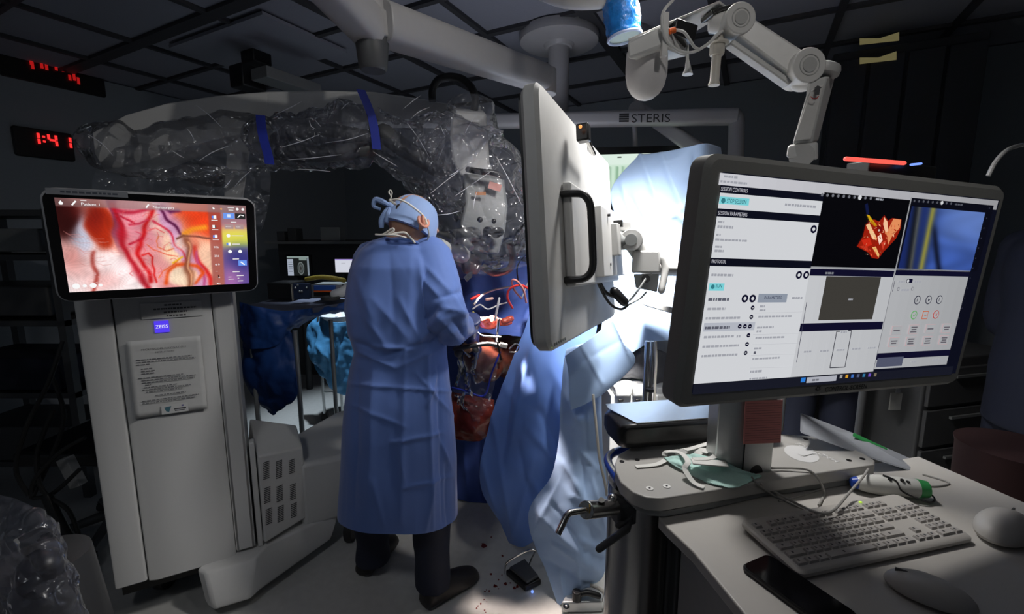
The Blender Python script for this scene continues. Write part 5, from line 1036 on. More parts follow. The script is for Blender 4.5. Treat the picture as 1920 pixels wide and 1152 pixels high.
# monitor column with cable hole
sx = atz(1392, 893, ZP); fx = cex; fy = cey
sd = thing('monitor_stand', atz(1400, 885, ZP), 'brushed grey column standing on the cart shelf under the control monitor', 'stand')
cl_ = sx; colw = .105
prof = [cl_, cl_ + fx * .072, cl_ + fx * .078 + fy * .01, cl_ + fx * .072 + fy * .05, cl_ + fy * .05, cl_ + V((-.048, .028, 0)) + fy * .03, cl_ + V((-.052, .016, 0)) + fy * .0, cl_ + V((-.03, .004, 0))]
MB().prism(prof, Zv * .44).build('column', M_steel, sd, bevel=.002)
MB().box(cl_ + V((-.001, -.0006, .22)), (.002, .002, .44)).build('seam', M_black, sd)
hp_ = atp(1417, 884, cl_, fy); m = MB(); m.add([hp_ - fy * .0008 + fx * .017 * math.cos(i * math.pi / 14) + Zv * (.019 * math.sin(i * math.pi / 14) - .005) for i in range(15)], [tuple(range(15))]); m.build('cable_hole', M_black, sd, smooth=0)
m = MB(); nt_ = [atp(x, y, cl_ - fy * .003, fy) for x, y in ((1397, 752), (1467, 750), (1463, 830), (1393, 833))]
sheet([[(1397, 745, .80), (1430, 744, .81), (1467, 742, .82)], [(1395, 790, .85), (1430, 790, .855), (1465, 788, .86)], [(1392, 833, .90), (1428, 832, .905), (1462, 830, .91)]], 4, 4, M_red, 'x') if 0 else None
nm = MB(); nm.prism(nt_, fy * -.0012); sn = nm.build('sticky_note', mat('red_note_paper', (.78, .30, .28), .8), smooth=0); tag(sn, 'red lined sticky note on the grey column under the control monitor', 'note')
nc_ = Canvas(nt_[0] - fy * .0018, nt_[1] - nt_[0], nt_[3] - nt_[0])
for i in range(16):
    v_ = nc_.H * (.06 + i * .057); nc_.rect(nc_.W * .03, v_, nc_.W * .97, v_ + .0006, (.22, .06, .07)); 
sn['_o'] = (0, 0, 0); nc_.build('ruled_lines', M_print, sn)
# tracker bar
tb = thing('tracking_bar', atz(1250, 850, ZP), 'black sensor bar with brushed silver top lying on the cart shelf behind the column', 'sensor')
b0_ = atz(1190, 853, ZP); t0 = V((b0_.x, b0_.y, ZP + .006)); 
bex = azv(80); bey = azv(-10)
bp = lambda a, b, c: t0 + bex * a + bey * b + Zv * c
m = MB(); R = []
for a, s_ in ((-.035, .35), (-.032, .75), (-.02, .95), (0, 1), (.34, 1), (.36, .95), (.372, .7)):
    R.append([bp(a, .055 + (y - .055) * s_, .034 + (z - .034) * s_) for y, z in ((.02, 0), (.10, 0), (.13, .015), (.13, .055), (.10, .068), (.0, .068), (-.006, .060), (-.002, .02))])
m.loft(R); m.build('housing', M_black, tb, bevel=.003)
m = MB(); m.prism([bp(a, b, .0686) for a, b in ((.002, .001), (-.028, .10), (-.022, .128), (.34, .128), (.34, .001))], Zv * .002); m.build('top_plate', M_chrome, tb)
for a in (.03, .3): MB().box(bp(a, .06, -.003), (.03, .05, .008)).build('foot', M_rub, tb)
# keyboard
kb0 = V((atz(1500, 1080, ZT + .010).x, atz(1500, 1080, ZT + .010).y, ZT)); kl = atz(1375, 968, ZT + .014); kr = atz(1828, 1012, ZT + .008)
kbx = V((kr.x - kb0.x, kr.y - kb0.y, 0)).normalized(); kby = V((-kbx.y, kbx.x, 0)); kW = V((kr.x - kb0.x, kr.y - kb0.y, 0)).length; kD = .135
kb = thing('keyboard', kb0 + kbx * kW / 2 + kby * kD / 2, 'white sealed keyboard on the pale cart worktop', 'keyboard')
KB = lambda a, b, c: kb0 + kbx * a + kby * b + Zv * (c + b * .05)
m = MB(); R = []
for ins, z in ((.004, .0005), (0, .004), (0, .010), (.003, .013)): R.append([KB(kW / 2 + x, kD / 2 + y, z) for x, y in rrect(kW - 2 * ins, kD - 2 * ins, .012)])
m.loft(R); m.build('case', mat('keyboard_plastic', (.48, .46, .43), .45, var=.02), kb)
m = MB(); m2 = MB(); u_ = kW / 22.6
rows = [(.118, [(0, 1), (1.9, 1), (2.9, 1), (3.9, 1), (4.9, 1), (6.4, 1), (7.4, 1), (8.4, 1), (9.4, 1), (10.9, 1), (11.9, 1), (12.9, 1), (13.9, 1), (15.3, 1), (16.3, 1), (17.3, 1)]),
        (.098, [(i, 1) for i in range(13)] + [(13, 2), (15.3, 1), (16.3, 1), (17.3, 1), (18.6, 1), (19.6, 1), (20.6, 1)]), (.080, [(0, 1.5)] + [(1.5 + i, 1) for i in range(12)] + [(13.5, 1.5), (15.3, 1), (16.3, 1), (17.3, 1), (18.6, 1), (19.6, 1), (20.6, 1)]),
        (.062, [(0, 1.8)] + [(1.8 + i, 1) for i in range(11)] + [(12.8, 2.2), (18.6, 1), (19.6, 1), (20.6, 1)]), (.044, [(0, 2.3)] + [(2.3 + i, 1) for i in range(10)] + [(12.3, 2.7), (16.3, 1), (18.6, 1), (19.6, 1), (20.6, 1)]), (.026, [(0, 1.3), (1.3, 1.3), (2.6, 1.3), (3.9, 6), (9.9, 1.3), (11.2, 1.3), (12.5, 1.2), (13.7, 1.3), (15.3, 1), (16.3, 1), (17.3, 1), (18.6, 2), (20.6, 1)])]
for y, ks in rows:
    for x, wd in ks:
        c = KB(.010 + (x + wd / 2) * u_, y - .006, .0145); w2 = wd * u_ - .0028; d2 = .0125
        m.loft([[c + kbx * (w2 / 2 + e) * sx_ + kby * (d2 / 2 + e) * sy_ + Zv * z for sx_, sy_ in ((-1, -1), (1, -1), (1, 1), (-1, 1))] for z, e in ((-.003, .0006), (.0022, -.0012))])
        m.cm = 1; m.box(c + Zv * .0026 + kby * .001 - kbx * w2 * .15, (.003, .0036, .0004), kbx, kby, Zv); m.cm = 0
m.build('keys', [mat('key_plastic', (.42, .40, .38), .5, var=.02), M_dgrey], kb, smooth=20)
m = MB(); m.ball(KB(.72 * kW, kD - .010, .0145), (.0035, .002, .0012), n=10, m=6); m.build('indicator_light', MATS['green_led'], kb)
# phone, mice, scanner, masks, folder, cables
ph = thing('phone', atz(1450, 1090, ZT), 'black phone lying face up at the front edge of the worktop', 'phone')
pA, pB, pC = atz(1374, 1075, ZT), atz(1455, 1043, ZT), atz(1520, 1160, ZT); pdx = V((pB.x - pA.x, pB.y - pA.y, 0)).normalized(); pdy = V((pdx.y, -pdx.x, 0)); pdy = pdy if pdy.y < 0 else -pdy
pd = (atz(1620, 1152, ZT) - pB); pdy = V((pd.x, pd.y, 0)).normalized(); pdx = V((-pdy.y, pdy.x, 0)); pw = .068
slab((pA + pB) / 2 + pdy * .070 + Zv * .0045, pdx, pdy, pw, .145, .012, .008, rim=.002).build('phone_body', M_black, ph)
slab((pA + pB) / 2 + pdy * .070 + Zv * .0089, pdx, pdy, pw - .005, .140, .011, .0006).build('glass', mat('phone_glass', (.004, .004, .005), .08), ph)
def mouse(px, py, name, lab, m, s_=1, ang=0):
    c = atz(px, py, ZT); o = thing('computer_mouse', c, lab, 'mouse'); f = azv(ang); r_ = azv(ang + 90); q = MB(); R = []
    for z, k in ((.001, .92), (.010, 1), (.022, .88), (.031, .60), (.034, .2)): R.append([c + r_ * math.cos(a) * .032 * k * s_ + f * math.sin(a) * .055 * k * s_ * (1 if math.sin(a) > 0 else 1.05) + Zv * z * s_ for a in [i * 6.2832 / 24 for i in range(24)]])
    q.loft(R); q.build('shell', m, o, sub=1); MB().box(c + f * .03 * s_ + Zv * .0285 * s_, (.003, .02, .006), r_, f, Zv).build('wheel', M_dgrey, o); return o
mouse(1880, 1003, 'm', 'white computer mouse right of the keyboard at the frame edge', MATS['keyboard_plastic'], 1.25, 60)
mouse(1738, 1122, 'm', 'white computer mouse on the dark near corner of the worktop', MATS['keyboard_plastic'], 1.0, -50)
sc2 = thing('handheld_scanner', atz(1660, 905, ZT), 'white handheld probe with blue and green ends wrapped in its cord on the worktop', 'scanner')
s0, s1 = atz(1602, 905, ZT + .02), atz(1738, 918, ZT + .022); d = s1 - s0
M_sw = mat('white_probe', (.60, .60, .57), .4)
q = MB(); q.tube([s0, s0 + d * .12, s0 + d * .35, s0 + d * .6, s0 + d * .86], [.010, .017, .021, .020, .019], 20, sub=4); q.build('barrel', M_sw, sc2)
MB().tube([s0 - d * .05, s0 + d * .03], [.009, .013], 18).build('tip_cap', MATS['blue_plastic'], sc2); MB().tube([s0 + d * .86, s0 + d * 1.0], [.0195, .017], 18).build('end_cap', mat('green_plastic', (.05, .35, .10), .35), sc2)
for t_, o_ in ((.45, .015), (.62, .016), (.70, .013)): MB().cyl(s0 + d * t_ + V((-.003, -.008, o_)), s0 + d * t_ + V((-.003, -.009, o_ + .005)), .0035, 12).build('button', M_black, sc2)
cable([s0 + d * .38 + V((0, .0, .023)), s0 + d * .5 + V((0, -.012, .018)), s0 + d * .56 + V((0, -.022, 0)), s0 + d * .8 + V((.01, -.03, -.014)), s0 + d * 1.1 + V((0, .0, -.015)), s0 + d * .95 + V((0, .025, 0))], .0018).build('cord', M_rub, sc2)
def tcable(pts, r, m, lab): return tag(cable([atz(x, y, z) for x, y, z in pts], r).build('cable', m), lab, 'cable')
M_wc = mat('grey_cable', (.36, .35, .33), .45)
tcable([(1418, 880, ZP + .008), (1460, 878, ZP + .006), (1512, 881, ZP + .006), (1535, 899, .945), (1545, 925, ZT + .004), (1535, 948, ZT + .004)], .0025, M_wc, 'white cable looping from the hole of the column onto the worktop')
tcable([(1408, 893, ZP + .004), (1416, 903, ZP + .003), (1428, 914, .945), (1455, 932, ZT + .003), (1495, 950, ZT + .003), (1530, 965, ZT + .003), (1560, 972, ZT + .003)], .002, M_wc, 'white cable hanging over the shelf edge towards the keyboard')
tcable([(1628, 880, ZT + .045), (1618, 895, ZT + .045), (1592, 925, ZT + .036), (1562, 958, ZT + .030), (1535, 962, ZT + .028), (1490, 943, ZT + .012), (1440, 915, ZT + .02), (1424, 906, ZP + .003)], .0025, M_wc, 'white cable rising from the keyboard to the white probe')
tcable([(1460, 940, ZT + .002), (1500, 930, ZT + .002), (1560, 912, ZT + .002), (1600, 910, ZT + .002), (1650, 922, ZT + .002), (1700, 930, ZT + .002)], .002, M_wc, 'flat grey cable lying behind the keyboard')
tcable([(1730, 890, ZT + .002), (1778, 905, ZT + .002), (1760, 912, ZT + .002), (1735, 912, ZT + .002)], .002, M_wc, 'short white cable bend beyond the green end of the probe')
fo = thing('plastic_folder', atz(1560, 830, ZP), 'translucent document folder with a green tab leaning behind the cart shelf', 'folder')
fpts = [at(1503, 776, 1.06), at(1730, 875, 1.02), at(1775, 905, .92), at(1722, 890, .90), at(1640, 860, .94), at(1500, 815, 1.02)]
m = MB(); m.prism([at(1503, 778, 1.08), at(1600, 815, 1.09), at(1728, 872, 1.10), at(1726, 890, 1.0), at(1640, 862, 1.0), at(1502, 812, 1.02)], V((0, .004, .003))); m.build('sleeve', mat('folder_sleeve', (.36, .38, .42), .3), fo, smooth=0)
m = MB(); m.prism([at(1602, 814, 1.075), at(1664, 843, 1.08), at(1660, 850, 1.07), at(1600, 819, 1.065)], V((0, .003, .002))); m.build('tab', MATS['green_plastic'], fo, smooth=0)
# face masks heaped on the shelf
M_mask = mat('mint_mask', (.50, .76, .70), .7, bump=.1, bscale=400); M_strap = mat('white_strap', (.70, .70, .67), .7)
def zg(rows): return [[(lambda p: (x, y, p.y))(atz(x, y, z)) for x, y, z in r] for r in rows]
mk = sheet(zg([[(1245, 858, ZP + .010), (1300, 852, ZP + .03), (1352, 862, ZP + .03)], [(1262, 872, ZP + .008), (1330, 872, ZP + .025), (1400, 885, ZP + .018)], [(1300, 893, ZP + .004), (1345, 905, ZP + .006), (1427, 892, ZP + .004)], [(1330, 906, ZP + .003), (1378, 914, ZP + .003), (1425, 894, ZP + .003)]]), 40, 40, M_mask, 'face_mask', segs=[(1270, 868, 1370, 900, 3, .004), (1300, 862, 1400, 892, 2.5, -.004), (1260, 866, 1340, 904, 2, .003)], crump=(.004, 30))
mk['_o'] = (0, 0, 0); tag(mk, 'mint green face mask crumpled on top of the others on the cart shelf', 'mask')
mk2 = sheet(zg([[(1262, 844, ZP + .02), (1300, 840, ZP + .03), (1345, 842, ZP + .03)], [(1270, 862, ZP + .004), (1320, 862, ZP + .02), (1350, 860, ZP + .02)]]), 20, 20, M_strap, 'face_mask', crump=(.005, 25)); tag(mk2, 'white folded face mask under the mint green one', 'mask'); mk2['_o'] = (0, 0, 0)
MB().box(atz(1330, 868, ZP + .034), (.07, .025, .003), azv(100), azv(10), Zv).build('nose_band', M_strap, mk, bevel=.001)
for pts in (((1246, 856, .012), (1250, 848, .02), (1275, 850, .025), (1290, 866, .03), (1284, 880, .02), (1300, 905, .006), (1320, 915, .003)), ((1320, 850, .03), (1345, 836, .03), (1338, 858, .035), (1300, 862, .035)), ((1192, 876, .002), (1230, 872, .003), (1250, 862, .006)), ((1285, 845, .03), (1320, 835, .03), (1348, 826, .03))):
    m = MB(); P, _ = spline([atz(x, y, ZP + z) for x, y, z in pts], [0] * len(pts), 6); R = []
    for i, p in enumerate(P): t = (P[min(i + 1, len(P) - 1)] - P[max(i - 1, 0)]).normalized(); s_ = t.cross(Zv).normalized() * .006; R.append([p - s_, p + s_, p + s_ + Zv * .0012, p - s_ + Zv * .0012])
    m.loft(R); m.build('mask_tie', M_strap, mk)
hg = MB(); hgp = [atz(1370, 905, ZP), atz(1425, 893, ZP), atz(1400, 935, ZT + .012), atz(1350, 910, ZT + .02)]
# table clamp with chrome socket
tc_ = thing('instrument_clamp', at(1140, 960, .80), 'chrome rail clamp with bent handle and lever on the cart corner', 'clamp')
K0, K1 = at(1150, 952, .86), at(1098, 957, .78); m = MB(); m.tube([K0, K1], .0165, 28); m.build('socket', M_chrome, tc_, bevel=.0015)
MB().torus(at(1103, 957, .79), V((0, .5, -.2)), V((.05, 0, 1)), .0165, .0018, 24, 6).build('gold_ring', mat('brass_ring', (.55, .38, .12), .25, 1.0), tc_)
MB().cyl(at(1128, 938, .805), at(1128, 946, .81), .006, 14).build('bore', M_black, tc_)
MB().tube([K1, at(1068, 962, .76), at(1062, 968, .755), at(1046, 1002, .74)], [.006, .006, .0062, .0058], 12).build('bent_handle', M_chrome, tc_)
MB().box(at(1167, 955, .90), (.045, .05, .05), azv(76), azv(-14), Zv).build('clamp_block', M_dgrey, tc_, bevel=.006)
MB().ball(at(1148, 935, .86), .010).build('knob', M_chrome, tc_); MB().tube([at(1160, 985, .87), at(1186, 972, .88), at(1176, 992, .86), at(1123, 1030, .80)], [.008, .009, .008, .007], 12, round_=True).build('lever', M_dgrey, tc_)
# ================================================================ ceiling equipment
M_boom = mat('boom_enamel', (.46, .45, .45), .4, var=.03)
def rsec(c, t, w_, h_, r=.3):
    t = V(t).normalized(); s_ = t.cross(Zv).normalized(); u_ = s_.cross(t).normalized()
    return [V(c) + s_ * x + u_ * y for x, y in rrect(w_, h_, min(w_, h_) * r, 4)]
def beam(p, q, w0, h0, w1=None, h1=None, mb=None):
    mb = mb or MB(); t = V(q) - V(p); mb.loft([rsec(p, t, w0, h0), rsec(q, t, w1 or w0, h1 or h0)]); return mb
cb = thing('ceiling_boom', V((-.45, 1.35, 2.75)), 'white jointed ceiling boom crossing the top of the view above the surgeon', 'boom')
jb = at(697, 62, 1.62)
MB().cyl(jb + Zv * .06, jb - Zv * .02, .062, 28).build('joint', M_boom, cb, bevel=.006)
MB().loft([[jb + V((math.cos(a) * r_, math.sin(a) * r_, z)) for a in [i * 6.2832 / 24 for i in range(24)]] for r_, z in ((.056, -.02), (.052, -.05), (.046, -.11), (.040, -.118))]).build('joint_cap', M_dgrey, cb)
MB().cyl(jb + Zv * .06, V((jb.x, jb.y, 2.75)), .05, 20).build('drop_tube', M_boom, cb)
beam(jb + Zv * .01, at(560, -90, 1.35), .12, .12).build('upper_arm', M_boom, cb, bevel=.004)
beam(jb + Zv * .03 + V((.03, 0, 0)), at(1020, 148, 2.35), .13, .125, .10, .125).build('lower_arm', M_boom, cb, bevel=.004)
MB().cyl(at(1022, 130, 2.36), at(1022, 178, 2.36), .055, 20).build('arm_end', M_boom, cb, bevel=.004)
pc2 = thing('ceiling_pendant', V((at(1047, 150, 3.15).x, 3.15, 2.75)), 'ceiling pendant with round flange, column and a long arm lettered in dark capitals', 'boom')
cx_, cy_ = at(1047, 150, 3.15).x, 3.15
MB().lathe((cx_, cy_, 2.75), (0, 0, -1), [(.25, 0), (.255, .03), (.25, .055), (.23, .065), (.10, .07), (.085, .09)], 40).build('flange', M_boom, pc2)
MB().cyl((cx_, cy_, 2.70), (cx_, cy_, 2.18), .068, 28).build('column', M_boom, pc2)
yA = 2.85
aL_, aR_ = at(916, 226, 3.1), at(1382, 219, 2.75); 
beam(at(905, 228, 3.15), aR_, .10, .085).build('arm', M_boom, pc2, bevel=.006)
m = MB(); e0 = at(1378, 217, 2.75); m.tube([e0 + V((-.05, .01, .0)), e0 + V((-.01, 0, -.005)), e0 + V((.012, 0, -.04)), at(1379, 300, 2.72)], .043, 16, sub=5); m.build('down_arm', M_boom, pc2)
lg_ = Canvas(at(1160, 214, 2.86) + V((0, -.07, 0)), (aR_ - aL_).normalized() * .36, -Zv * .05)
ly = lg_.uv(1162, 215)[1]; x0 = lg_.uv(1183, 220)[0]; x1 = lg_.uv(1256, 220)[0]
lg_.text('STERIS', x0, lg_.uv(1183, 229)[1], .048, (.02, .02, .02), wfit=x1 - x0)
a_, b_ = lg_.uv(1161, 213); c_, d_ = lg_.uv(1178, 229)
for i in range(4): lg_.rect(a_, b_ + (d_ - b_) * i / 4, c_, b_ + (d_ - b_) * (i + .82) / 4, (.02, .02, .02))
lg_.build('lettering', M_print, pc2)
dm = thing('display_boom', V((.72, 2.75, 2.75)), 'dim grey arm with round joint slanting down behind the lettered ceiling arm', 'boom')
MB().cyl(at(1193, 205, 2.98), at(1193, 205, 3.05), .048, 24).build('joint', M_boom, dm)
beam(at(1200, 205, 3.12), at(1335, 300, 2.75), .07, .085).build('arm', M_boom, dm, bevel=.004)
MB().tube([at(1190, 238, 3.0), at(1191, 275, 3.0)], .016, 12).build('drop_rod', M_boom, dm); MB().tube([at(1193, 205, 3.03), V((at(1193, 205, 3.03).x, 3.03, 2.75))], .02, 12).build('ceiling_rod', M_boom, dm)
# wall display with greenish picture
wd_ = thing('wall_display', at(1200, 330, 2.95), 'black-framed display glowing pale green behind the raised drape', 'display')
q0, q1, q3 = at(1085, 277, 2.9), at(1300, 272, 2.95), at(1085, 390, 2.9)
eX = (q1 - q0).normalized(); eY = V((0, 0, -1)); wW, hH = (q1 - q0).length, (q0 - q3).length
slab(q0 + eX * wW / 2 + eY * hH / 2 + V((0, .03, 0)), eX, -eY, wW, hH, .01, .05).build('housing', M_black, wd_)
gc = Canvas(q0 + eX * .05 + eY * .045 + V((0, -.004, 0)), eX * (wW - .08), eY * (hH - .08))
uu, vv_ = np.meshgrid(np.linspace(0, 1, 60), np.linspace(0, 1, 30)); im = np.zeros(uu.shape + (3,)) + np.array([.80, .90, .82])
for k, c_ in ((.12, .3), (.17, .5), (.23, .35), (.30, .55), (.36, .4), (.45, .3)):
    m_ = (np.exp(-((uu - k) / .012) ** 2) * (vv_ > .25) * c_)[..., None]; im = im * (1 - m_) + m_ * np.array([.2, .42, .25])
im[vv_ < .22] = (.86, .93, .88); grid_face(gc, 0, 0, gc.W, gc.H, np.clip(im, 0, 1) ** 2.2)
gc.k = 1; gc.rect(gc.W * .03, gc.H * .16, gc.W * .09, gc.H * .22, (.5, .05, .03)); gc.rect(gc.W * .30, gc.H * .05, gc.W * .34, gc.H * .08, (.1, .12, .1))
gc.build('screen', M_screen, wd_)
# surgical lamp with blue sterile handle
sl_ = thing('surgical_lamp', V((.42, 1.45, 2.75)), 'ceiling surgical lamp whose blue sterile-covered handle hangs into the top of the view', 'lamp')
lc_ = at(1168, -70, 1.30); ax_ = V((-.02, .25, -1)).normalized()
MB().lathe(lc_ + Zv * .075, ax_, [(.05, -.02), (.12, 0), (.20, .02), (.215, .04), (.21, .055), (.06, .055)], 40).build('lamp_head', M_case2, sl_)
m = MB(); m.lathe(lc_ + Zv * .075 + ax_ * .056, ax_, [(.19, 0), (.19, .001)], 40); m.build('lens', mat('lamp_lens', (.8, .8, .78), .3), sl_, smooth=0)
MB().tube([lc_ + Zv * .09, V((lc_.x, lc_.y + .1, 2.75))], .02, 12).build('drop_rod', M_boom, sl_)
hb0, hb1 = at(1160, -12, 1.30), at(1171, 70, 1.30); m = MB(); P = [hb0 + (hb1 - hb0) * t for t in np.linspace(0, 1, 26)]; R = []
hx = (hb1 - hb0).normalized(); s1_ = hx.cross(V((0, 1, 0))).normalized(); s2_ = s1_.cross(hx)
for i, p in enumerate(P):
    t = i / 25; rr = .040 + .008 * math.sin(t * 3.1) + (.004 if t > .9 else 0)
    R.append([p + (s1_ * math.cos(a) + s2_ * math.sin(a)) * (rr + .007 * (crinkle(p + (s1_ * math.cos(a) + s2_ * math.sin(a)) * rr, 38) - .3)) for a in [k * 6.2832 / 36 for k in range(36)]])
m.loft(R, cap=False); hb_ = m.build('handle_cover', mat('blue_film', (.02, .22, .75), .16, bump=.7, bscale=45, var=.5, spec=.8), sl_)
m = MB(); m.torus(hb1, s1_, s2_, .043, .004, 30, 6); m.build('cover_hem', mat('pale_blue_hem', (.5, .6, .85), .5), hb_); MB().cyl(hb1 - hx * .004, hb1 - hx * .002, .040, 30).build('handle_end', mat('pale_green', (.45, .55, .50), .4), hb_)
MB().tube([at(1005, -18, 1.35), at(1060, 2, 1.32), at(1120, 3, 1.30), at(1150, -6, 1.30)], .018, 14, sub=4).build('rim_rail', M_case2, sl_)
# ceiling camera / projector on the left
pj = thing('ceiling_camera', V((at(478, 120, 3.4).x, 3.4, 2.75)), 'dark camera housing with pale bracket mounted under the ceiling left of the boom', 'camera')
pb = at(482, 128, 3.4)
MB().box(V((pb.x, pb.y, (pb.z + 2.75) / 2 + .02)), (.14, .14, 2.75 - pb.z), A, B, Zv).build('housing', M_black, pj, bevel=.01)
MB().box(at(465, 148, 3.25), (.17, .14, .14), A, B, Zv).build('lens_box', M_black, pj, bevel=.01); MB().box(at(540, 155, 3.3), (.42, .16, .07), A, B, Zv).build('bracket', M_grey, pj, bevel=.004)
MB().box((pb.x + .05, pb.y - .05, 2.735), (.62, 1.0, .02), A, B, Zv).build('mount_panel', M_tile, pj)
# ================================================================ articulated arm with dome camera
ar = thing('camera_arm', at(1500, 300, 1.12), 'white jointed arm rising behind the control monitor and carrying a dome camera box', 'arm')
Ya = 1.12
MB().cyl(at(1500, 300, Ya), V((at(1500, 300, Ya).x, Ya, .96)), .018, 16).build('pole', M_steel, ar)
m = MB(); m.loft([[at(x, y, Y) for x, y, Y in r] for r in (((1474, 296, 1.09), (1534, 300, 1.09), (1534, 300, 1.17), (1474, 296, 1.17)), ((1478, 272, 1.09), (1534, 266, 1.09), (1534, 266, 1.17), (1478, 272, 1.17)))]); m.build('base_yoke', M_case2, ar, bevel=.006)
MB().cyl(at(1503, 292, 1.085), at(1503, 292, 1.15), .026, 24).build('base_joint', M_case, ar)
m = MB(); m.loft([[at(x, y, Y) for x, y, Y in r] for r in (((1485, 272, 1.09), (1523, 268, 1.09), (1534, 266, 1.15), (1490, 272, 1.15)), ((1511, 180, 1.07), (1546, 165, 1.07), (1562, 160, 1.14), (1520, 178, 1.14)), ((1514, 152, 1.07), (1552, 142, 1.07), (1566, 142, 1.14), (1520, 152, 1.14)))]); m.build('lower_link', M_case2, ar, bevel=.006)
m = MB(); m.loft([[at(x, y, Y) for x, y, Y in r] for r in (((1488, 265, 1.085), (1521, 262, 1.085), (1521, 262, 1.09), (1488, 265, 1.09)), ((1520, 170, 1.06), (1545, 158, 1.06), (1545, 158, 1.07), (1520, 170, 1.07)))]); m.build('link_cover', mat('arm_white', (.72, .71, .69), .4), ar, bevel=.003)
MB().lathe(at(1540, 142, 1.11), at(1543, 130, 1.11) - at(1540, 142, 1.11), [(.034, 0), (.036, .01), (.034, .018), (.024, .024)], 24).build('link_cap', M_case, ar)
arr = Canvas(at(1520, 155, 1.055), V((.06, 0, 0)), V((0, 0, -.07))); arr.ppoly([(1533, 160), (1541, 164), (1538, 166), (1536, 178), (1528, 178), (1530, 167), (1526, 166)], (.08, .08, .085)); arr.pline([(1520, 181), (1524, 185), (1531, 185), (1535, 180)], .0018, (.5, .03, .03)); arr.build('arrow_mark', M_print, ar)
e1, e0_ = at(1500, 132, 1.10), at(1376, 46, 1.14)
aw = MATS['arm_white']; dd = (e0_ - e1).normalized(); nn = V((0, 1, 0)); ss = dd.cross(nn).normalized(); ss = -ss if ss.z < 0 else ss
m = MB(); m.loft([[p + ss * a * k + nn * b for a, b in ((-.030, -.022), (-.030, .022), (.014, .026), (.030, .020), (.030, -.012), (.020, -.026))] for p, k in ((e1, 1), (e0_, .82))]); m.build('upper_link', aw, ar, bevel=.003)
m = MB(); m.loft([[p + ss * a + nn * b for a, b in ((-.046, -.014), (-.046, .014), (-.033, .014), (-.033, -.014))] for p in (e1 - dd * .0, e0_ - dd * .02)]); m.build('tension_rail', M_case, ar, bevel=.003)
for p, r_ in ((e1, .037), (e0_, .034)):
    jj = MB().cyl(p - nn * .034, p + nn * .03, r_, 32).build('pivot', aw, ar, bevel=.003); MB().cyl(p - nn * .036, p - nn * .034, r_ * .42, 24).build('pivot_cap', M_case, jj); MB().torus(p - nn * .0345, (1, 0, 0), (0, 0, 1), r_ * .58, .0012, 26, 6).build('pivot_ring', M_case, jj)
MB().ball(at(1505, 158, 1.1), (.026, .022, .016)).build('elbow_cover', aw, ar)
MB().tube([at(1335, 40, 1.16), at(1362, 44, 1.15)], .024, 16).build('wrist_joint', aw, ar); MB().cyl(at(1347, 28, 1.17), at(1347, 54, 1.17), .024, 24).build('wrist_hub', aw, ar, bevel=.002); MB().cyl(at(1347, 53, 1.17), at(1347, 58, 1.17), .022, 24).build('wrist_seal', M_black, ar)
# flat bracket and camera box
pq = [at(1180, 84, 1.05), at(1350, 8, 1.16), at(1364, 18, 1.28), at(1215, 92, 1.24)]
m = MB(); m.prism([at(1178, 78, 1.03), at(1349, 6, 1.13), at(1368, 20, 1.25), at(1300, 62, 1.30), at(1210, 70, 1.20)], V((0, 0, .006))); m.build('bracket_plate', aw, ar, bevel=.001)
MB().box(at(1350, 24, 1.16) + Zv * 0, (.075, .05, .012), (.92, .2, .33), (-.2, .97, 0)).build('plate_pad', M_black, ar, bevel=.004)
m = MB(); m.loft([[at(x, y, Y) for x, y, Y in r] for r in (((1177, 112, 1.03), (1246, 86, 1.03), (1290, 106, 1.12), (1225, 120, 1.18)), ((1175, 78, 1.03), (1244, 45, 1.03), (1290, 62, 1.14), (1222, 72, 1.18)))]); m.build('camera_box', M_case2, ar, bevel=.006)
m = MB(); dc = at(1213, 104, 1.10); m.lathe(dc + Zv * .006, (0, 0, -1), [(.045, 0), (.046, .03), (.0455, .05), (.041, .072), (.031, .088), (.018, .098), (.006, .102)], 36); m.build('dome', mat('dome_white', (.68, .66, .66), .45), ar)
MB().box(at(1246, 66, 1.03), (.012, .014, .085), (1, 0, 0), (0, 1, 0)).build('bracket_strap', aw, ar, bevel=.001)
MB().box(at(1272, 66, 1.10), (.055, .06, .035), (.95, .2, -.2), (-.2, .97, 0)).build('circuit_block', M_black, ar, bevel=.003)
MB().tube([at(1255, 59, 1.05), at(1266, 56, 1.05)], .006, 12).build('orange_plug', mat('orange_plastic', (.8, .14, .02), .4), ar)
cable([at(1262, 0, 1.04), at(1245, 20, 1.03), at(1241, 45, 1.02), at(1250, 75, 1.02), at(1272, 95, 1.03), at(1298, 98, 1.05), at(1325, 84, 1.08), at(1345, 65, 1.11), at(1358, 56, 1.13)], .0032).build('loop_cable', M_white, ar)
cable([at(1266, 56, 1.05), at(1282, 60, 1.04), at(1294, 76, 1.04), at(1302, 88, 1.05), at(1310, 92, 1.06)], .003).build('loop_cable', M_white, ar)
m = MB(); m.tube([at(1289, 85, 1.12), at(1289, 112, 1.12), at(1290, 128, 1.12), at(1289, 140, 1.12)], [.003, .0035, .007, .012], 16); m.build('bell_sensor', M_case2, ar)
m = MB(); m.lathe(at(1347, 68, 1.14), (-.03, 0, -1), [(.012, 0), (.014, .010), (.0245, .014), (.0245, .017), (.017, .019), (.0165, .038), (.0145, .042), (.0105, .043), (.0105, .098), (.013, .104), (.013, .108)], 24); m.build('hanging_tube', M_beige, ar)
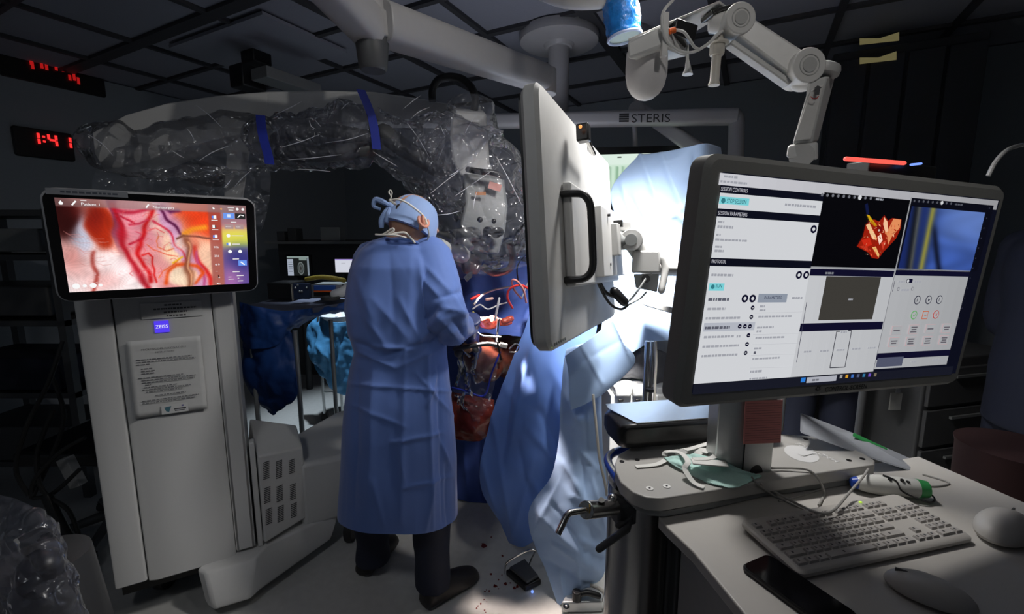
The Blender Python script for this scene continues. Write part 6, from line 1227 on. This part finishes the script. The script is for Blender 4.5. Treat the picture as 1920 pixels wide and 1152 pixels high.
# red light bar beyond the screen
lb = thing('light_bar', at(1640, 310, 1.3), 'glowing red light bar on a black device peeking over the control monitor', 'light')
MB().tube([at(1586, 298, 1.18), at(1695, 306, 1.26)], .0055, 12, round_=True).build('tube', mat('red_glow', (.3, .02, .02), emit=(1, .12, .09), estr=1.1), lb)
MB().box((at(1586, 330, 1.28) + at(1752, 330, 1.36)) / 2, (.30, .06, .06), (.93, .37, 0), (-.37, .93, 0)).build('housing', M_black, lb, bevel=.004); MB().tube([at(1708, 309, 1.27), at(1727, 307, 1.28)], .003, 8, round_=True).build('blue_led', mat('blue_led', (0, 0, .2), emit=(.2, .35, 1), estr=1.2), lb)
MB().cyl(at(1668, 330, 1.36), V((at(1668, 330, 1.36).x, 1.36, .0)), .012, 12).build('pole', M_dgrey, lb); MB().cyl(V((at(1668, 330, 1.36).x, 1.36, .0)), V((at(1668, 330, 1.36).x, 1.36, .03)), .16, 24).build('base', M_dgrey, lb)
gz = at(1905, 274, 1.4); tag(cable([at(1853, 330, 1.40), at(1866, 305, 1.4), at(1885, 284, 1.4), at(1905, 275, 1.42), at(1935, 274, 1.45), (gz.x + .15, 1.3, gz.z - .06), (gz.x + .2, 1.1, gz.z - .6), (gz.x + .2, 1.1, .02)], .006).build('gooseneck', M_case), 'thin grey gooseneck curving above the far right corner of the control monitor', 'arm')
# dark cabinets on the right wall, yellow reflections built as glowing strips
cab = thing('wall_cabinet', AB(4.3, -1.6, 0), 'tall dark cabinet far behind the arm with pale yellow reflections built as glowing strips on its doors', 'cabinet')
ca0 = atp(1560, 150, A * 3.73, A)
ax0 = atp(1560, 150, A * 3.73, A).dot(B); ax1 = atp(1850, 150, A * 3.73, A).dot(B)
MB().box(AB(3.90, (ax0 + ax1) / 2, 1.32), (.26, abs(ax1 - ax0), 2.62), A, B, Zv).build('carcass', M_dark, cab, bevel=.004)
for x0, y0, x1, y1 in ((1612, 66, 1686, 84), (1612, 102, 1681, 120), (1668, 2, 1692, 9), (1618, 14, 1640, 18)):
    m = MB(); m.prism([atp(x0, y0 + 6 - 0, A * 3.725, A), atp((x0 + x1) / 2, y0 + 6, A * 3.725, A), atp(x1, y0 - 6, A * 3.725, A), atp(x1, y1 - 8, A * 3.725, A), atp(x0, y1 + 0, A * 3.725, A)], A * .004); m.build('label_or_reflection_strip', mat('yellow_reflection', (.30, .26, .10), .6, emit=(.30, .26, .12), estr=.35), cab, smooth=0)
for k in range(4): MB().box(AB(3.745, ax1 + (ax0 - ax1) * (k + .5) / 4, 1.32), (.02, abs(ax1 - ax0) / 4 - .02, 2.5), A, B, Zv).build('door', M_dark, cab, bevel=.002)
# red bin behind the right person, drawers
dr = thing('supply_cart', at(1800, 800, 2.0) * 1, 'dark drawer cart with steel latch behind the worktop at right', 'cart')
sx_ = at(1810, 700, 1.9).x
MB().box((2.15, 2.35, .45), (.62, .5, .9), azv(76), azv(-14), Zv).build('carcass', M_dgrey, dr, bevel=.01)
for k in range(4): d_ = MB().box(V((2.15, 2.35, .16 + k * .2)) - azv(-14) * .255, (.58, .02, .18), azv(76), azv(-14), Zv).build('drawer', M_dgrey, dr, bevel=.004); MB().box(V((2.15, 2.35, .21 + k * .2)) - azv(-14) * .275, (.3, .012, .012), azv(76), azv(-14), Zv).build('handle', M_steel, d_)
rb = MB(); rb.lathe(at(1870, 900, 1.35) * 1 + V((0, 0, -.0)), (0, 0, -1), [(.10, -.12), (.105, 0), (.09, .45), (.085, .47)], 24); bn = at(1870, 900, 1.35)
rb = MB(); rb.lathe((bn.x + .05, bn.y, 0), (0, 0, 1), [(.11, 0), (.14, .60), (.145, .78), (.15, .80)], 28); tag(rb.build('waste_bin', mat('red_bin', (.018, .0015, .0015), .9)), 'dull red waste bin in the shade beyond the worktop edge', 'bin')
# ================================================================ anaesthesia gear between drape and cart
an = thing('anaesthesia_machine', at(1200, 740, 2.2) * 1, 'white anaesthesia unit with two capped vaporisers behind the clamp', 'machine')
an.location.z = 0; an['_o'] = tuple(an.location)
def pbox(x0, y0, x1, y1, Y, d, nm, m, par, bevel=.006, **k):
    a, b = at(x0, y0, Y), at(x1, y1, Y); mb = MB(); mb.loft([[V((a.x, Y, b.z)), V((b.x, Y, b.z)), V((b.x + (b.x - a.x) * 0, Y + d, b.z)), V((a.x, Y + d, b.z))], [V((a.x, Y, a.z)), V((b.x, Y, a.z)), V((b.x, Y + d, a.z)), V((a.x, Y + d, a.z))]]); return mb.build(nm, m, par, bevel=bevel, **k)
pbox(1146, 742, 1222, 1000, 1.95, .35, 'body', M_case2, an)
for x0, x1 in ((1155, 1185), (1188, 1216)):
    pbox(x0, 728, x1, 746, 1.93, .12, 'vaporiser', M_case2, an, bevel=.01); c = at((x0 + x1) / 2, 726, 1.97); MB().cyl(c, c - Zv * .03, .030, 24).build('dial', M_white, an, bevel=.004)
    MB().box(at((x0 + x1) / 2 - 6, 751, 1.94), (.022, .01, .012)).build('port', M_black, an, bevel=.003)
c = at(1175, 716, 2.0); MB().cyl(c, c - Zv * .02, .028, 24).build('dial', M_white, an, bevel=.004)
pbox(1232, 728, 1300, 768, 2.0, .25, 'drawer_unit', M_white, an); pbox(1222, 742, 1300, 1000, 1.98, .3, 'body', M_case2, an)
pbox(1236, 616, 1272, 664, 2.15, .12, 'printer_unit', M_white, an); pbox(1190, 664, 1300, 730, 2.3, .2, 'rear_panel', M_dgrey, an)
an2 = tag(MB().tube([at(1175, 772, 1.9), at(1180, 766, 1.88), at(1200, 768, 1.88), at(1215, 762, 1.9)], .012, 12, round_=True, sub=4).build('hose', M_rub), 'short black corrugated hose end in front of the white anaesthesia unit', 'hose')
sh = sheet([[(1186, 672, 2.05), (1200, 652, 2.05), (1230, 655, 2.08), (1262, 668, 2.1)], [(1165, 706, 2.02), (1190, 700, 2.0), (1225, 700, 2.04), (1255, 710, 2.1)], [(1180, 714, 2.05), (1195, 714, 2.05), (1215, 720, 2.05), (1250, 728, 2.1)]], 30, 24, mat('grey_sleeve_cloth', (.16, .16, .17), .8), 'breathing_bag', crump=(.02, 8)); tag(sh, 'crumpled grey bag slumped above the white anaesthesia unit', 'bag')
iv = thing('drip_stand', V((at(1218, 770, 1.75).x, 1.75, 0)), 'pair of chrome drip poles rising in front of the white anaesthesia unit', 'stand')
for x, r_ in ((1214, .010), (1224, .008)):
    p = at(x, 640, 1.75); MB().cyl((p.x, 1.75, .05), (p.x, 1.75, p.z), r_, 16).build('pole', M_chrome, iv)
p = at(1219, 728, 1.745); MB().cyl(p, p - Zv * .012, .021, 20).build('collar', M_black, iv); MB().cyl((p.x, 1.75, 0), (p.x, 1.75, .05), .09, 24).build('base', M_dgrey, iv)
tag(cable([at(1229, 640, 1.73), at(1230, 680, 1.73), at(1228, 720, 1.73), at(1226, 770, 1.73)], .0055).build('gas_hose', M_beige), 'ivory hose hanging beside the chrome poles', 'hose')
tag(cable([at(1112, 740, 1.62), at(1118, 800, 1.6), at(1124, 860, 1.58), at(1134, 905, 1.56), at(1138, 930, 1.55)], .005).build('gas_hose', M_beige), 'ivory tubing running down the pale blue drape to the clamp', 'hose')
tr_ = thing('instrument_tray', at(1250, 575, 1.9), 'grey tray edge lit from above in the glare left of the control monitor', 'tray')
m = MB(); m.loft([[at(1205, 562, 1.82), at(1300, 588, 1.80), at(1310, 586, 1.92), at(1212, 561, 1.92)], [at(1206, 573, 1.82), at(1300, 600, 1.80), at(1310, 597, 1.92), at(1212, 572, 1.92)]]); m.build('tray_top', M_case, tr_, bevel=.004)
pq_ = at(1330, 594, 1.87); MB().tube([at(1300, 592, 1.86), pq_], .014, 12).build('tray_bar', M_steel, tr_); MB().cyl(pq_, (pq_.x, 1.87, .02), .016, 14).build('post', M_steel, tr_); MB().cyl((pq_.x, 1.87, 0), (pq_.x, 1.87, .03), .1, 24).build('base', M_dgrey, tr_)
# foot pedal and lamp feet on the floor
fp = thing('foot_pedal', atz(985, 1080, 0), 'black foot pedal with wire guard on the floor beside the drape hem', 'pedal')
p = [atz(948, 1072, .02), atz(985, 1104, .02), atz(1015, 1090, .02), atz(985, 1055, .02)]
m = MB(); m.loft([[V((q_.x, q_.y, .002)) for q_ in p], [V((q_.x, q_.y, .028)) for q_ in p]]); m.build('base', M_black, fp, bevel=.006)
m = MB(); m.loft([[q_ + Zv * z for q_ in (atz(955, 1068, .03), atz(988, 1096, .03), atz(1010, 1084, .03), atz(984, 1052, .04))] for z in (0, .012)]); m.build('treadle', M_dgrey, fp, bevel=.004)
cable([atz(946, 1076, .01), atz(948, 1060, .10), atz(958, 1050, .13), atz(985, 1035, .16), atz(1003, 1032, .17), atz(998, 1045, .12), atz(992, 1060, .04)], .004).build('guard', M_chrome, fp)
MB().ball(atz(998, 1110, .012), .006).build('blue_led', MATS['blue_led'], fp)
fb_ = thing('table_footswitch', atz(1090, 1130, 0), 'steel footswitch with black rocker knobs at the bottom of the pale drape', 'pedal')
m = MB(); m.loft([[V((q_.x, q_.y, z)) for q_ in (atz(1052, 1152, 0), atz(1130, 1150, 0), atz(1135, 1120, 0), atz(1070, 1118, 0))] for z in (.003, .05)]); m.build('base', M_steel, fb_, bevel=.006)
c = atz(1081, 1126, .05); MB().cyl(c, c + Zv * .04, .018, 20).build('knob', M_black, fb_, bevel=.004); MB().tube([c + Zv * .02, atz(1100, 1112, .08), atz(1122, 1118, .07)], .012, 12, round_=True, sub=3).build('rocker', M_black, fb_); MB().ball(atz(1062, 1140, .06), .014).build('ball_cap', M_chrome, fb_)
cable([atz(1108, 1098, .08), atz(1125, 1105, .09), atz(1138, 1120, .07), atz(1140, 1150, .04)], .007).build('cord', M_beige, fb_)
# ================================================================ back table, basin stand, far monitors
bt = thing('back_table', V((-1.45, 3.1, 0)), 'instrument table wrapped in dark blue drape behind the microscope console', 'table')
t_ = [at(448, 566, 2.7), at(520, 557, 3.05), at(650, 556, 3.1), at(655, 566, 2.9), at(560, 582, 2.55), at(490, 580, 2.5)]
MB().prism([V((p.x, p.y, 1.045)) for p in t_], (0, 0, -.03)).build('table_top', mat('slate_cover', (.10, .11, .16), .7), bt)
sheet([[(446, 566, 2.62), (480, 574, 2.5), (520, 582, 2.5), (560, 582, 2.52), (600, 575, 2.7), (652, 566, 2.88)], [(448, 610, 2.55), (480, 615, 2.48), (520, 612, 2.48), (555, 606, 2.52), (600, 590, 2.7), (652, 578, 2.86)], [(450, 650, 2.55), (478, 655, 2.48), (515, 650, 2.48), (545, 625, 2.55), (570, 606, 2.7), (600, 596, 2.8)]], 60, 30, M_navyd, 'table_drape', bt, crump=(.03, 5), wave=(.03, 4))
sheet([[(450, 610, 2.56), (490, 615, 2.50), (530, 612, 2.52), (548, 625, 2.55)], [(455, 690, 2.56), (495, 700, 2.50), (528, 700, 2.50), (555, 695, 2.52)], [(470, 740, 2.6), (500, 745, 2.52), (530, 745, 2.50), (558, 740, 2.5)], [(500, 765, 2.6), (510, 780, 2.52), (525, 770, 2.52), (540, 760, 2.52)]], 40, 50, M_navyd, 'table_drape', bt, crump=(.04, 4), wave=(.04, 3))
for x, y, Y in ((553, 620, 2.55), (470, 620, 2.55), (620, 600, 3.0)):
    p = at(x, y, Y); MB().cyl((p.x, Y, .05), (p.x, Y, p.z), .014, 12).build('leg', M_steel, bt); castor((p.x, Y, 0), .035, bt)
bs_ = thing('basin_stand', V((at(628, 600, 3.50).x, 3.5, 0)), 'brightly lit round basin on a wheeled stand draped in light blue', 'stand')
bc_ = at(634, 590, 3.50); MB().lathe(bc_, (0, 0, 1), [(.02, -.05), (.09, -.045), (.125, -.01), (.135, 0), (.13, .002), (.10, -.035), (.02, -.04)], 32).build('basin', mat('basin_white', (.85, .87, .9), .35), bs_)
sheet([[(598, 592, 3.50), (612, 602, 3.40), (635, 605, 3.36), (668, 600, 3.40)], [(575, 620, 3.50), (600, 640, 3.38), (632, 640, 3.34), (668, 640, 3.38)], [(578, 665, 3.45), (600, 690, 3.36), (630, 695, 3.34), (662, 690, 3.36)], [(598, 690, 3.45), (615, 715, 3.38), (632, 735, 3.36), (650, 742, 3.36)]], 44, 50, M_aqua, 'stand_drape', bs_, crump=(.016, 7), wave=(.03, 5), segs=[(600, 610, 590, 680, 5, .03), (615, 610, 612, 700, 5, -.03), (630, 610, 640, 720, 5, .03), (590, 640, 620, 680, 4, .02), (645, 620, 625, 690, 4, -.02)])
for x in (603, 637):
    p = at(x, 690, 3.48); MB().cyl((p.x, 3.48, .06), (p.x, 3.48, .85), .011, 12).build('leg', M_steel, bs_); castor((p.x, 3.48, 0), .032, bs_)
p, q_ = at(603, 735, 3.48), at(637, 735, 3.48); MB().cyl(p, q_, .006, 8).build('cross_bar', M_steel, bs_)
fm_ = thing('scan_monitor', V((at(557, 500, 4.2).x, 4.2, 0)), 'small far monitor showing a grey head scan beside a white list', 'monitor')
def farmon(th_, x0, y0, x1, y1, Y, fn):
    a, b = at(x0, y0, Y), at(x1, y1, Y); w_ = b.x - a.x; h_ = a.z - b.z; MB().box(((a.x + b.x) / 2, Y + .02, (a.z + b.z) / 2), (w_ + .03, .03, h_ + .03)).build('housing', M_black, th_, bevel=.003)
    c = Canvas((a.x, Y - .002, a.z), (w_, 0, 0), (0, 0, -h_), step=.001); fn(c); c.build('screen', M_screen, th_); MB().box(((a.x + b.x) / 2, Y + .04, b.z - .12), (.05, .04, .26)).build('stand', M_black, th_)
    MB().box(((a.x + b.x) / 2, Y + .05, b.z - .28), (.5, .35, .03)).build('shelf', M_dark, th_); MB().cyl(((a.x + b.x) / 2, Y + .06, .0), ((a.x + b.x) / 2, Y + .06, b.z - .29), .03, 12).build('pole', M_dark, th_)
def scan(c):
    W, H = c.W, c.H; c.rect(0, 0, W, H, (.01, .012, .012)); c.k = 1; c.rect(0, 0, W, H * .09, (.22, .28, .27)); c.rect(0, H * .14, W * .27, H, (.34, .38, .46)); c.rect(W * .92, H * .1, W, H, (.20, .24, .28)); c.rect(W * .55, H * .09, W * .9, H * .2, (.20, .26, .24)); c.k = 2
    for i in range(5): c.rect(W * .05, H * (.28 + i * .12), W * .24, H * (.31 + i * .12), (.06, .07, .09))
    for r_, col in ((1, (.13, .15, .15)), (.82, (.04, .05, .05)), (.6, (.08, .09, .09)), (.3, (.03, .03, .03))): c.k += 1; c.poly([(W * .62 + W * .15 * r_ * math.cos(t * .35), H * .62 + H * .34 * r_ * math.sin(t * .35)) for t in range(18)], col)
farmon(fm_, 538, 481, 581, 517, 4.2, scan)
def wht(c): c.rect(0, 0, c.W, c.H, (.62, .64, .72)); c.k = 1; c.rect(0, 0, c.W, c.H * .08, (.30, .22, .55)); c.rect(c.W * .3, c.H * .3, c.W * .5, c.H * .33, (.3, .3, .35)); c.rect(c.W * .7, c.H * .6, c.W * .9, c.H * .63, (.3, .3, .35))
f2_ = thing('far_monitor', V((at(645, 500, 4.2).x, 4.2, 0)), 'small white-lit monitor peeking out left of the surgeon', 'monitor'); farmon(f2_, 628, 486, 668, 511, 4.2, wht)
bx_ = thing('instrument_case', at(560, 560, 2.85), 'dark navy instrument case standing on the blue draped table', 'case')
pbox(500, 531, 547, 561, 2.9, .2, 'case_body', M_black, bx_); pbox(549, 532, 580, 561, 2.82, .03, 'front_card', mat('navy_card', (.03, .05, .12), .5), bx_, bevel=.001); pbox(545, 533, 549, 564, 2.81, .02, 'metal_edge', M_beige, bx_, bevel=.001)
for x, y in ((554, 540), (562, 547), (566, 547), (575, 540), (558, 535)): MB().ball(at(x, y, 2.81), .008, n=8, m=6).build('fastener', M_steel, bx_)
b2 = thing('instrument_box', at(610, 560, 2.85), 'open steel box with blue and orange contents at the lit end of the draped table', 'box')
pbox(583, 534, 642, 558, 2.86, .18, 'tray_wall', M_steel, b2, bevel=.002); pbox(588, 536, 628, 545, 2.84, .02, 'blue_panel', mat('cobalt', (.03, .12, .5), .4), b2, bevel=.001); pbox(588, 545, 638, 548, 2.84, .02, 'orange_strip', mat('orange_plastic', (.8, .14, .02)), b2, bevel=.001); pbox(588, 549, 636, 556, 2.84, .02, 'dark_slot', M_black, b2, bevel=.001)
ys = MB(); ys.tube([at(575, 524, 2.9), at(600, 520, 2.88), at(625, 522, 2.88), at(645, 526, 2.9)], .015, 10, round_=True, sub=4); tag(ys.build('cable_roll', mat('mustard_cable', (.45, .34, .04), .6, bump=.8, bscale=60)), 'mustard yellow cable roll along the top of the steel box', 'cable')
tag(MB().tube([at(628, 552, 2.8), at(642, 548, 2.8), at(652, 540, 2.82)], .03, 12, round_=True).build('white_towel', mat('basin_white', (1, 1, 1))), 'bright white folded towel at the lit end of the table', 'towel')
cp_ = MB(); cp_.lathe(at(620, 562, 2.78), (0, 0, 1), [(.055, 0), (.06, .015), (.05, .02), (.045, .01), (.02, .005)], 24); tag(cp_.build('kidney_dish', M_dgrey), 'dark round dish on the draped table near the basin', 'dish')
# shelves on the far wall
sf = thing('wall_shelf', AB(4.4, 2.6, 1.4), 'dark wall shelf holding small boxes behind the surgeon at head height', 'shelf')
a, b = at(508, 454, 4.6), at(690, 456, 4.6); MB().box((a + b) / 2, ((b - a).length, .25, .025)).build('board', M_grey, sf); MB().box(((a + b) / 2) + V((0, .14, -.72)), ((b - a).length, .02, 1.5)).build('back_panel', M_dgrey, sf)
for x0, x1, y0, nm_, lab in ((518, 534, 434, 'tall', 'small dark box at the left end of the wall shelf'), (538, 556, 428, 'mid', 'taller dark box second from left on the wall shelf'), (600, 638, 426, 'wide', 'wide pale box in the middle of the wall shelf')):
    tag(pbox(x0, y0, x1, 452, 4.5, .15, 'storage_box', M_grey if nm_ == 'wide' else M_dgrey, None), lab, 'box')
wp = thing('wall_notices', onwall(620, 300), 'x', 'x'); bpy.data.objects.remove(wp)
# ================================================================ dark left: rack, chair, cables, draped object in the foreground
rk = thing('equipment_rack', V((-2.6, 2.35, 0)), 'dark equipment rack standing in the gloom at the far left', 'rack')
for sx2 in (-.35, .35):
    for sy2 in (-.2, .2): MB().box((-2.75 + sx2, 2.6 + sy2, .8), (.04, .04, 1.6)).build('post', M_dgrey, rk)
for z in (.2, .6, 1.0, 1.35, 1.58): MB().box((-2.75, 2.6, z), (.74, .44, .03)).build('shelf', M_dgrey, rk)
for z, h_, m_ in ((.32, .2, M_dgrey), (.72, .18, M_navy), (1.12, .16, M_dgrey), (1.44, .12, M_grey)): MB().box((-2.75, 2.56, z), (.6, .36, h_)).build('device', m_, rk, bevel=.01)
ch = thing('office_chair', V((-1.98, 2.1, 0)), 'black office chair with pale lit arm left of the microscope console', 'chair')
MB().box((-1.98, 2.1, .48), (.46, .44, .07)).build('seat', M_black, ch, bevel=.02); MB().box((-2.02, 2.34, .80), (.42, .06, .48)).build('backrest', M_black, ch, bevel=.02); MB().cyl((-1.98, 2.1, .1), (-1.98, 2.1, .45), .03, 14).build('column', M_steel, ch)
for i in range(5): a = i * 1.2566; e = V((-1.98 + .27 * math.cos(a), 2.1 + .27 * math.sin(a), .06)); MB().tube([(-1.98, 2.1, .10), e], [.025, .016], 10).build('leg', M_dgrey, ch); castor((e.x, e.y, 0), .025, ch)
MB().tube([(-1.72, 2.0, .5), (-1.70, 2.0, .62), (-1.70, 2.2, .64), (-1.72, 2.26, .52)], .018, 10, sub=4).build('armrest', M_grey, ch)
for i, (pts, lab) in enumerate(((((118, 640, 1.75), (90, 720, 1.7), (50, 800, 1.7), (30, 880, 1.7), (55, 930, 1.7)), 'longest black cable looping down at the far left'), (((100, 770, 1.75), (70, 850, 1.72), (80, 920, 1.7), (130, 960, 1.7), (155, 1030, 1.7)), 'black cable bending toward the console foot'),
                             (((160, 820, 1.75), (110, 850, 1.72), (65, 900, 1.7), (60, 935, 1.7)), 'black cable slanting down from the console edge'), (((95, 700, 1.8), (120, 780, 1.78), (95, 860, 1.75), (62, 930, 1.7)), 'black cable twisting between the other two at left'), (((150, 880, 1.75), (100, 925, 1.72), (62, 935, 1.7)), 'short black cable running level to the tangle'))):
    tag(cable([at(*p) for p in pts], .008).build('power_cable', M_rub), lab, 'cable', 'black cables hanging left of the console')
ps = thing('pedestal_base', V((-1.72, 1.66, 0)), 'black slanted stand leg and pale bracket beside the cables at left', 'stand')
MB().tube([at(88, 930, 1.7), at(152, 1060, 1.66)], .02, 12).build('leg', M_black, ps); MB().box(at(135, 885, 1.8), (.05, .04, .14), (.9, 0, .3), (0, 1, 0)).build('bracket', M_case, ps, bevel=.004)
MB().tube([at(152, 1060, 1.66), (at(152, 1060, 1.66).x, 1.66, .01)], .02, 12).build('foot', M_black, ps)
# draped object bottom left
dz = thing('draped_equipment', at(20, 1150, .95), 'equipment under a clear plastic cover in the bottom left corner', 'equipment'); dz.location.z = 0; dz['_o'] = tuple(dz.location)
cc0 = at(60, 1080, 1.02); MB().lathe((cc0.x - .04, 1.08, .0), (0, 0, 1), [(.13, 0), (.13, .3), (.10, .62), (.07, cc0.z + .01)], 24).build('body', M_dgrey, dz)
MB().ball(at(80, 1075, 1.0), (.05, .05, .06)).build('knob', M_black, dz)
sheet([[(-60, 918, 1.05), (0, 928, .98), (50, 945, .92), (98, 968, .92), (112, 985, 1.0)], [(-60, 990, 1.0), (0, 985, .92), (55, 1000, .86), (108, 1010, .88), (125, 1030, .98)], [(-60, 1080, .98), (0, 1070, .88), (60, 1075, .83), (120, 1080, .86), (140, 1095, .96)], [(-60, 1200, .98), (0, 1200, .86), (60, 1200, .82), (140, 1200, .84), (165, 1200, .94)]], 60, 60, M_film2, 'clear_cover', dz, thick=0, crump=(.025, 8), wave=(.03, 5), segs=[(0, 985, 95, 1035, 6, .01), (0, 1000, 15, 1055, 5, .01), (95, 970, 125, 1050, 6, -.01)])
# taped instruction sheet on the console
nc2 = con_canvas(236, 641, 372, 780, .022)
T1_, T2_, T3_ = (atp(x, y, F0 + nC * .022, nC) for x, y in ((236, 641), (372, 630), (248, 787)))
pa = thing('notice', T1_, 'white instruction sheet taped to the front of the microscope console', 'notice')
exx = (T2_ - T1_).normalized(); eyy = (T3_ - T1_); Hn = eyy.length; eyy = (eyy - exx * eyy.dot(exx)).normalized(); Wn = .215
m = MB(); n_ = 14; Q = []
for i in range(n_ + 1):
    for j in range(n_ + 1):
        u_, v_ = i / n_, j / n_; lift = .022 * max(0, u_ - .75) * max(0, .35 - v_) * 12 * .35 + .002 * math.sin(u_ * 5 + v_ * 3); Q.append(T1_ + exx * Wn * u_ + eyy * Hn * v_ + nC * lift)
m.add(Q, [(i * (n_ + 1) + j, (i + 1) * (n_ + 1) + j, (i + 1) * (n_ + 1) + j + 1, i * (n_ + 1) + j + 1) for i in range(n_) for j in range(n_)]); so = m.build('paper', mat('paper_white', (.60, .60, .585), .8), pa); q = so.modifiers.new('t', 'SOLIDIFY'); q.thickness = .0005
c = Canvas(T1_ + nC * .004, exx * Wn, eyy * Hn); ink = (.06, .06, .065)
c.text('MICROSCOPE NAVIGATION', Wn * .18, Hn * .13, .0062, ink, wfit=Wn * .60); c.text('INSTRUCTIONS', Wn * .36, Hn * .175, .006, ink, wfit=Wn * .26)
y_ = .21
rnd = random.Random(2)
for ln_ in ((.10, .85), (.10, .90), (.10, .28), 0, (.15, .30), (.15, .34), (.15, .32), 0, (.10, .72), (.14, .88), (.14, .86), (.18, .26), (.16, .62), (.14, .80), (.18, .68), 0, (.30, .72), 0, (.12, .90), (.12, .86)):
    y_ += .031
    if not ln_: y_ -= .006; continue
    x = ln_[0]
    while x < ln_[1]: wd2 = min(ln_[1] - x, rnd.uniform(.02, .06)); c.rect(Wn * x, Hn * y_, Wn * (x + wd2), Hn * (y_ + .011), (.14, .14, .15)); x += wd2 + .012
c.rect(Wn * .36, Hn * .87, Wn * .73, Hn * .99, (.66, .66, .65)); c.k = 1; c.poly([(Wn * .40, Hn * .90), (Wn * .50, Hn * .89), (Wn * .46, Hn * .97), (Wn * .42, Hn * .95)], (.08, .20, .25)); c.rect(Wn * .53, Hn * .93, Wn * .70, Hn * .945, ink); c.rect(Wn * .54, Hn * .955, Wn * .68, Hn * .965, ink); c.rect(Wn * .64, Hn * .89, Wn * .67, Hn * .91, (.10, .10, .3))
c.build('print', M_print, pa)
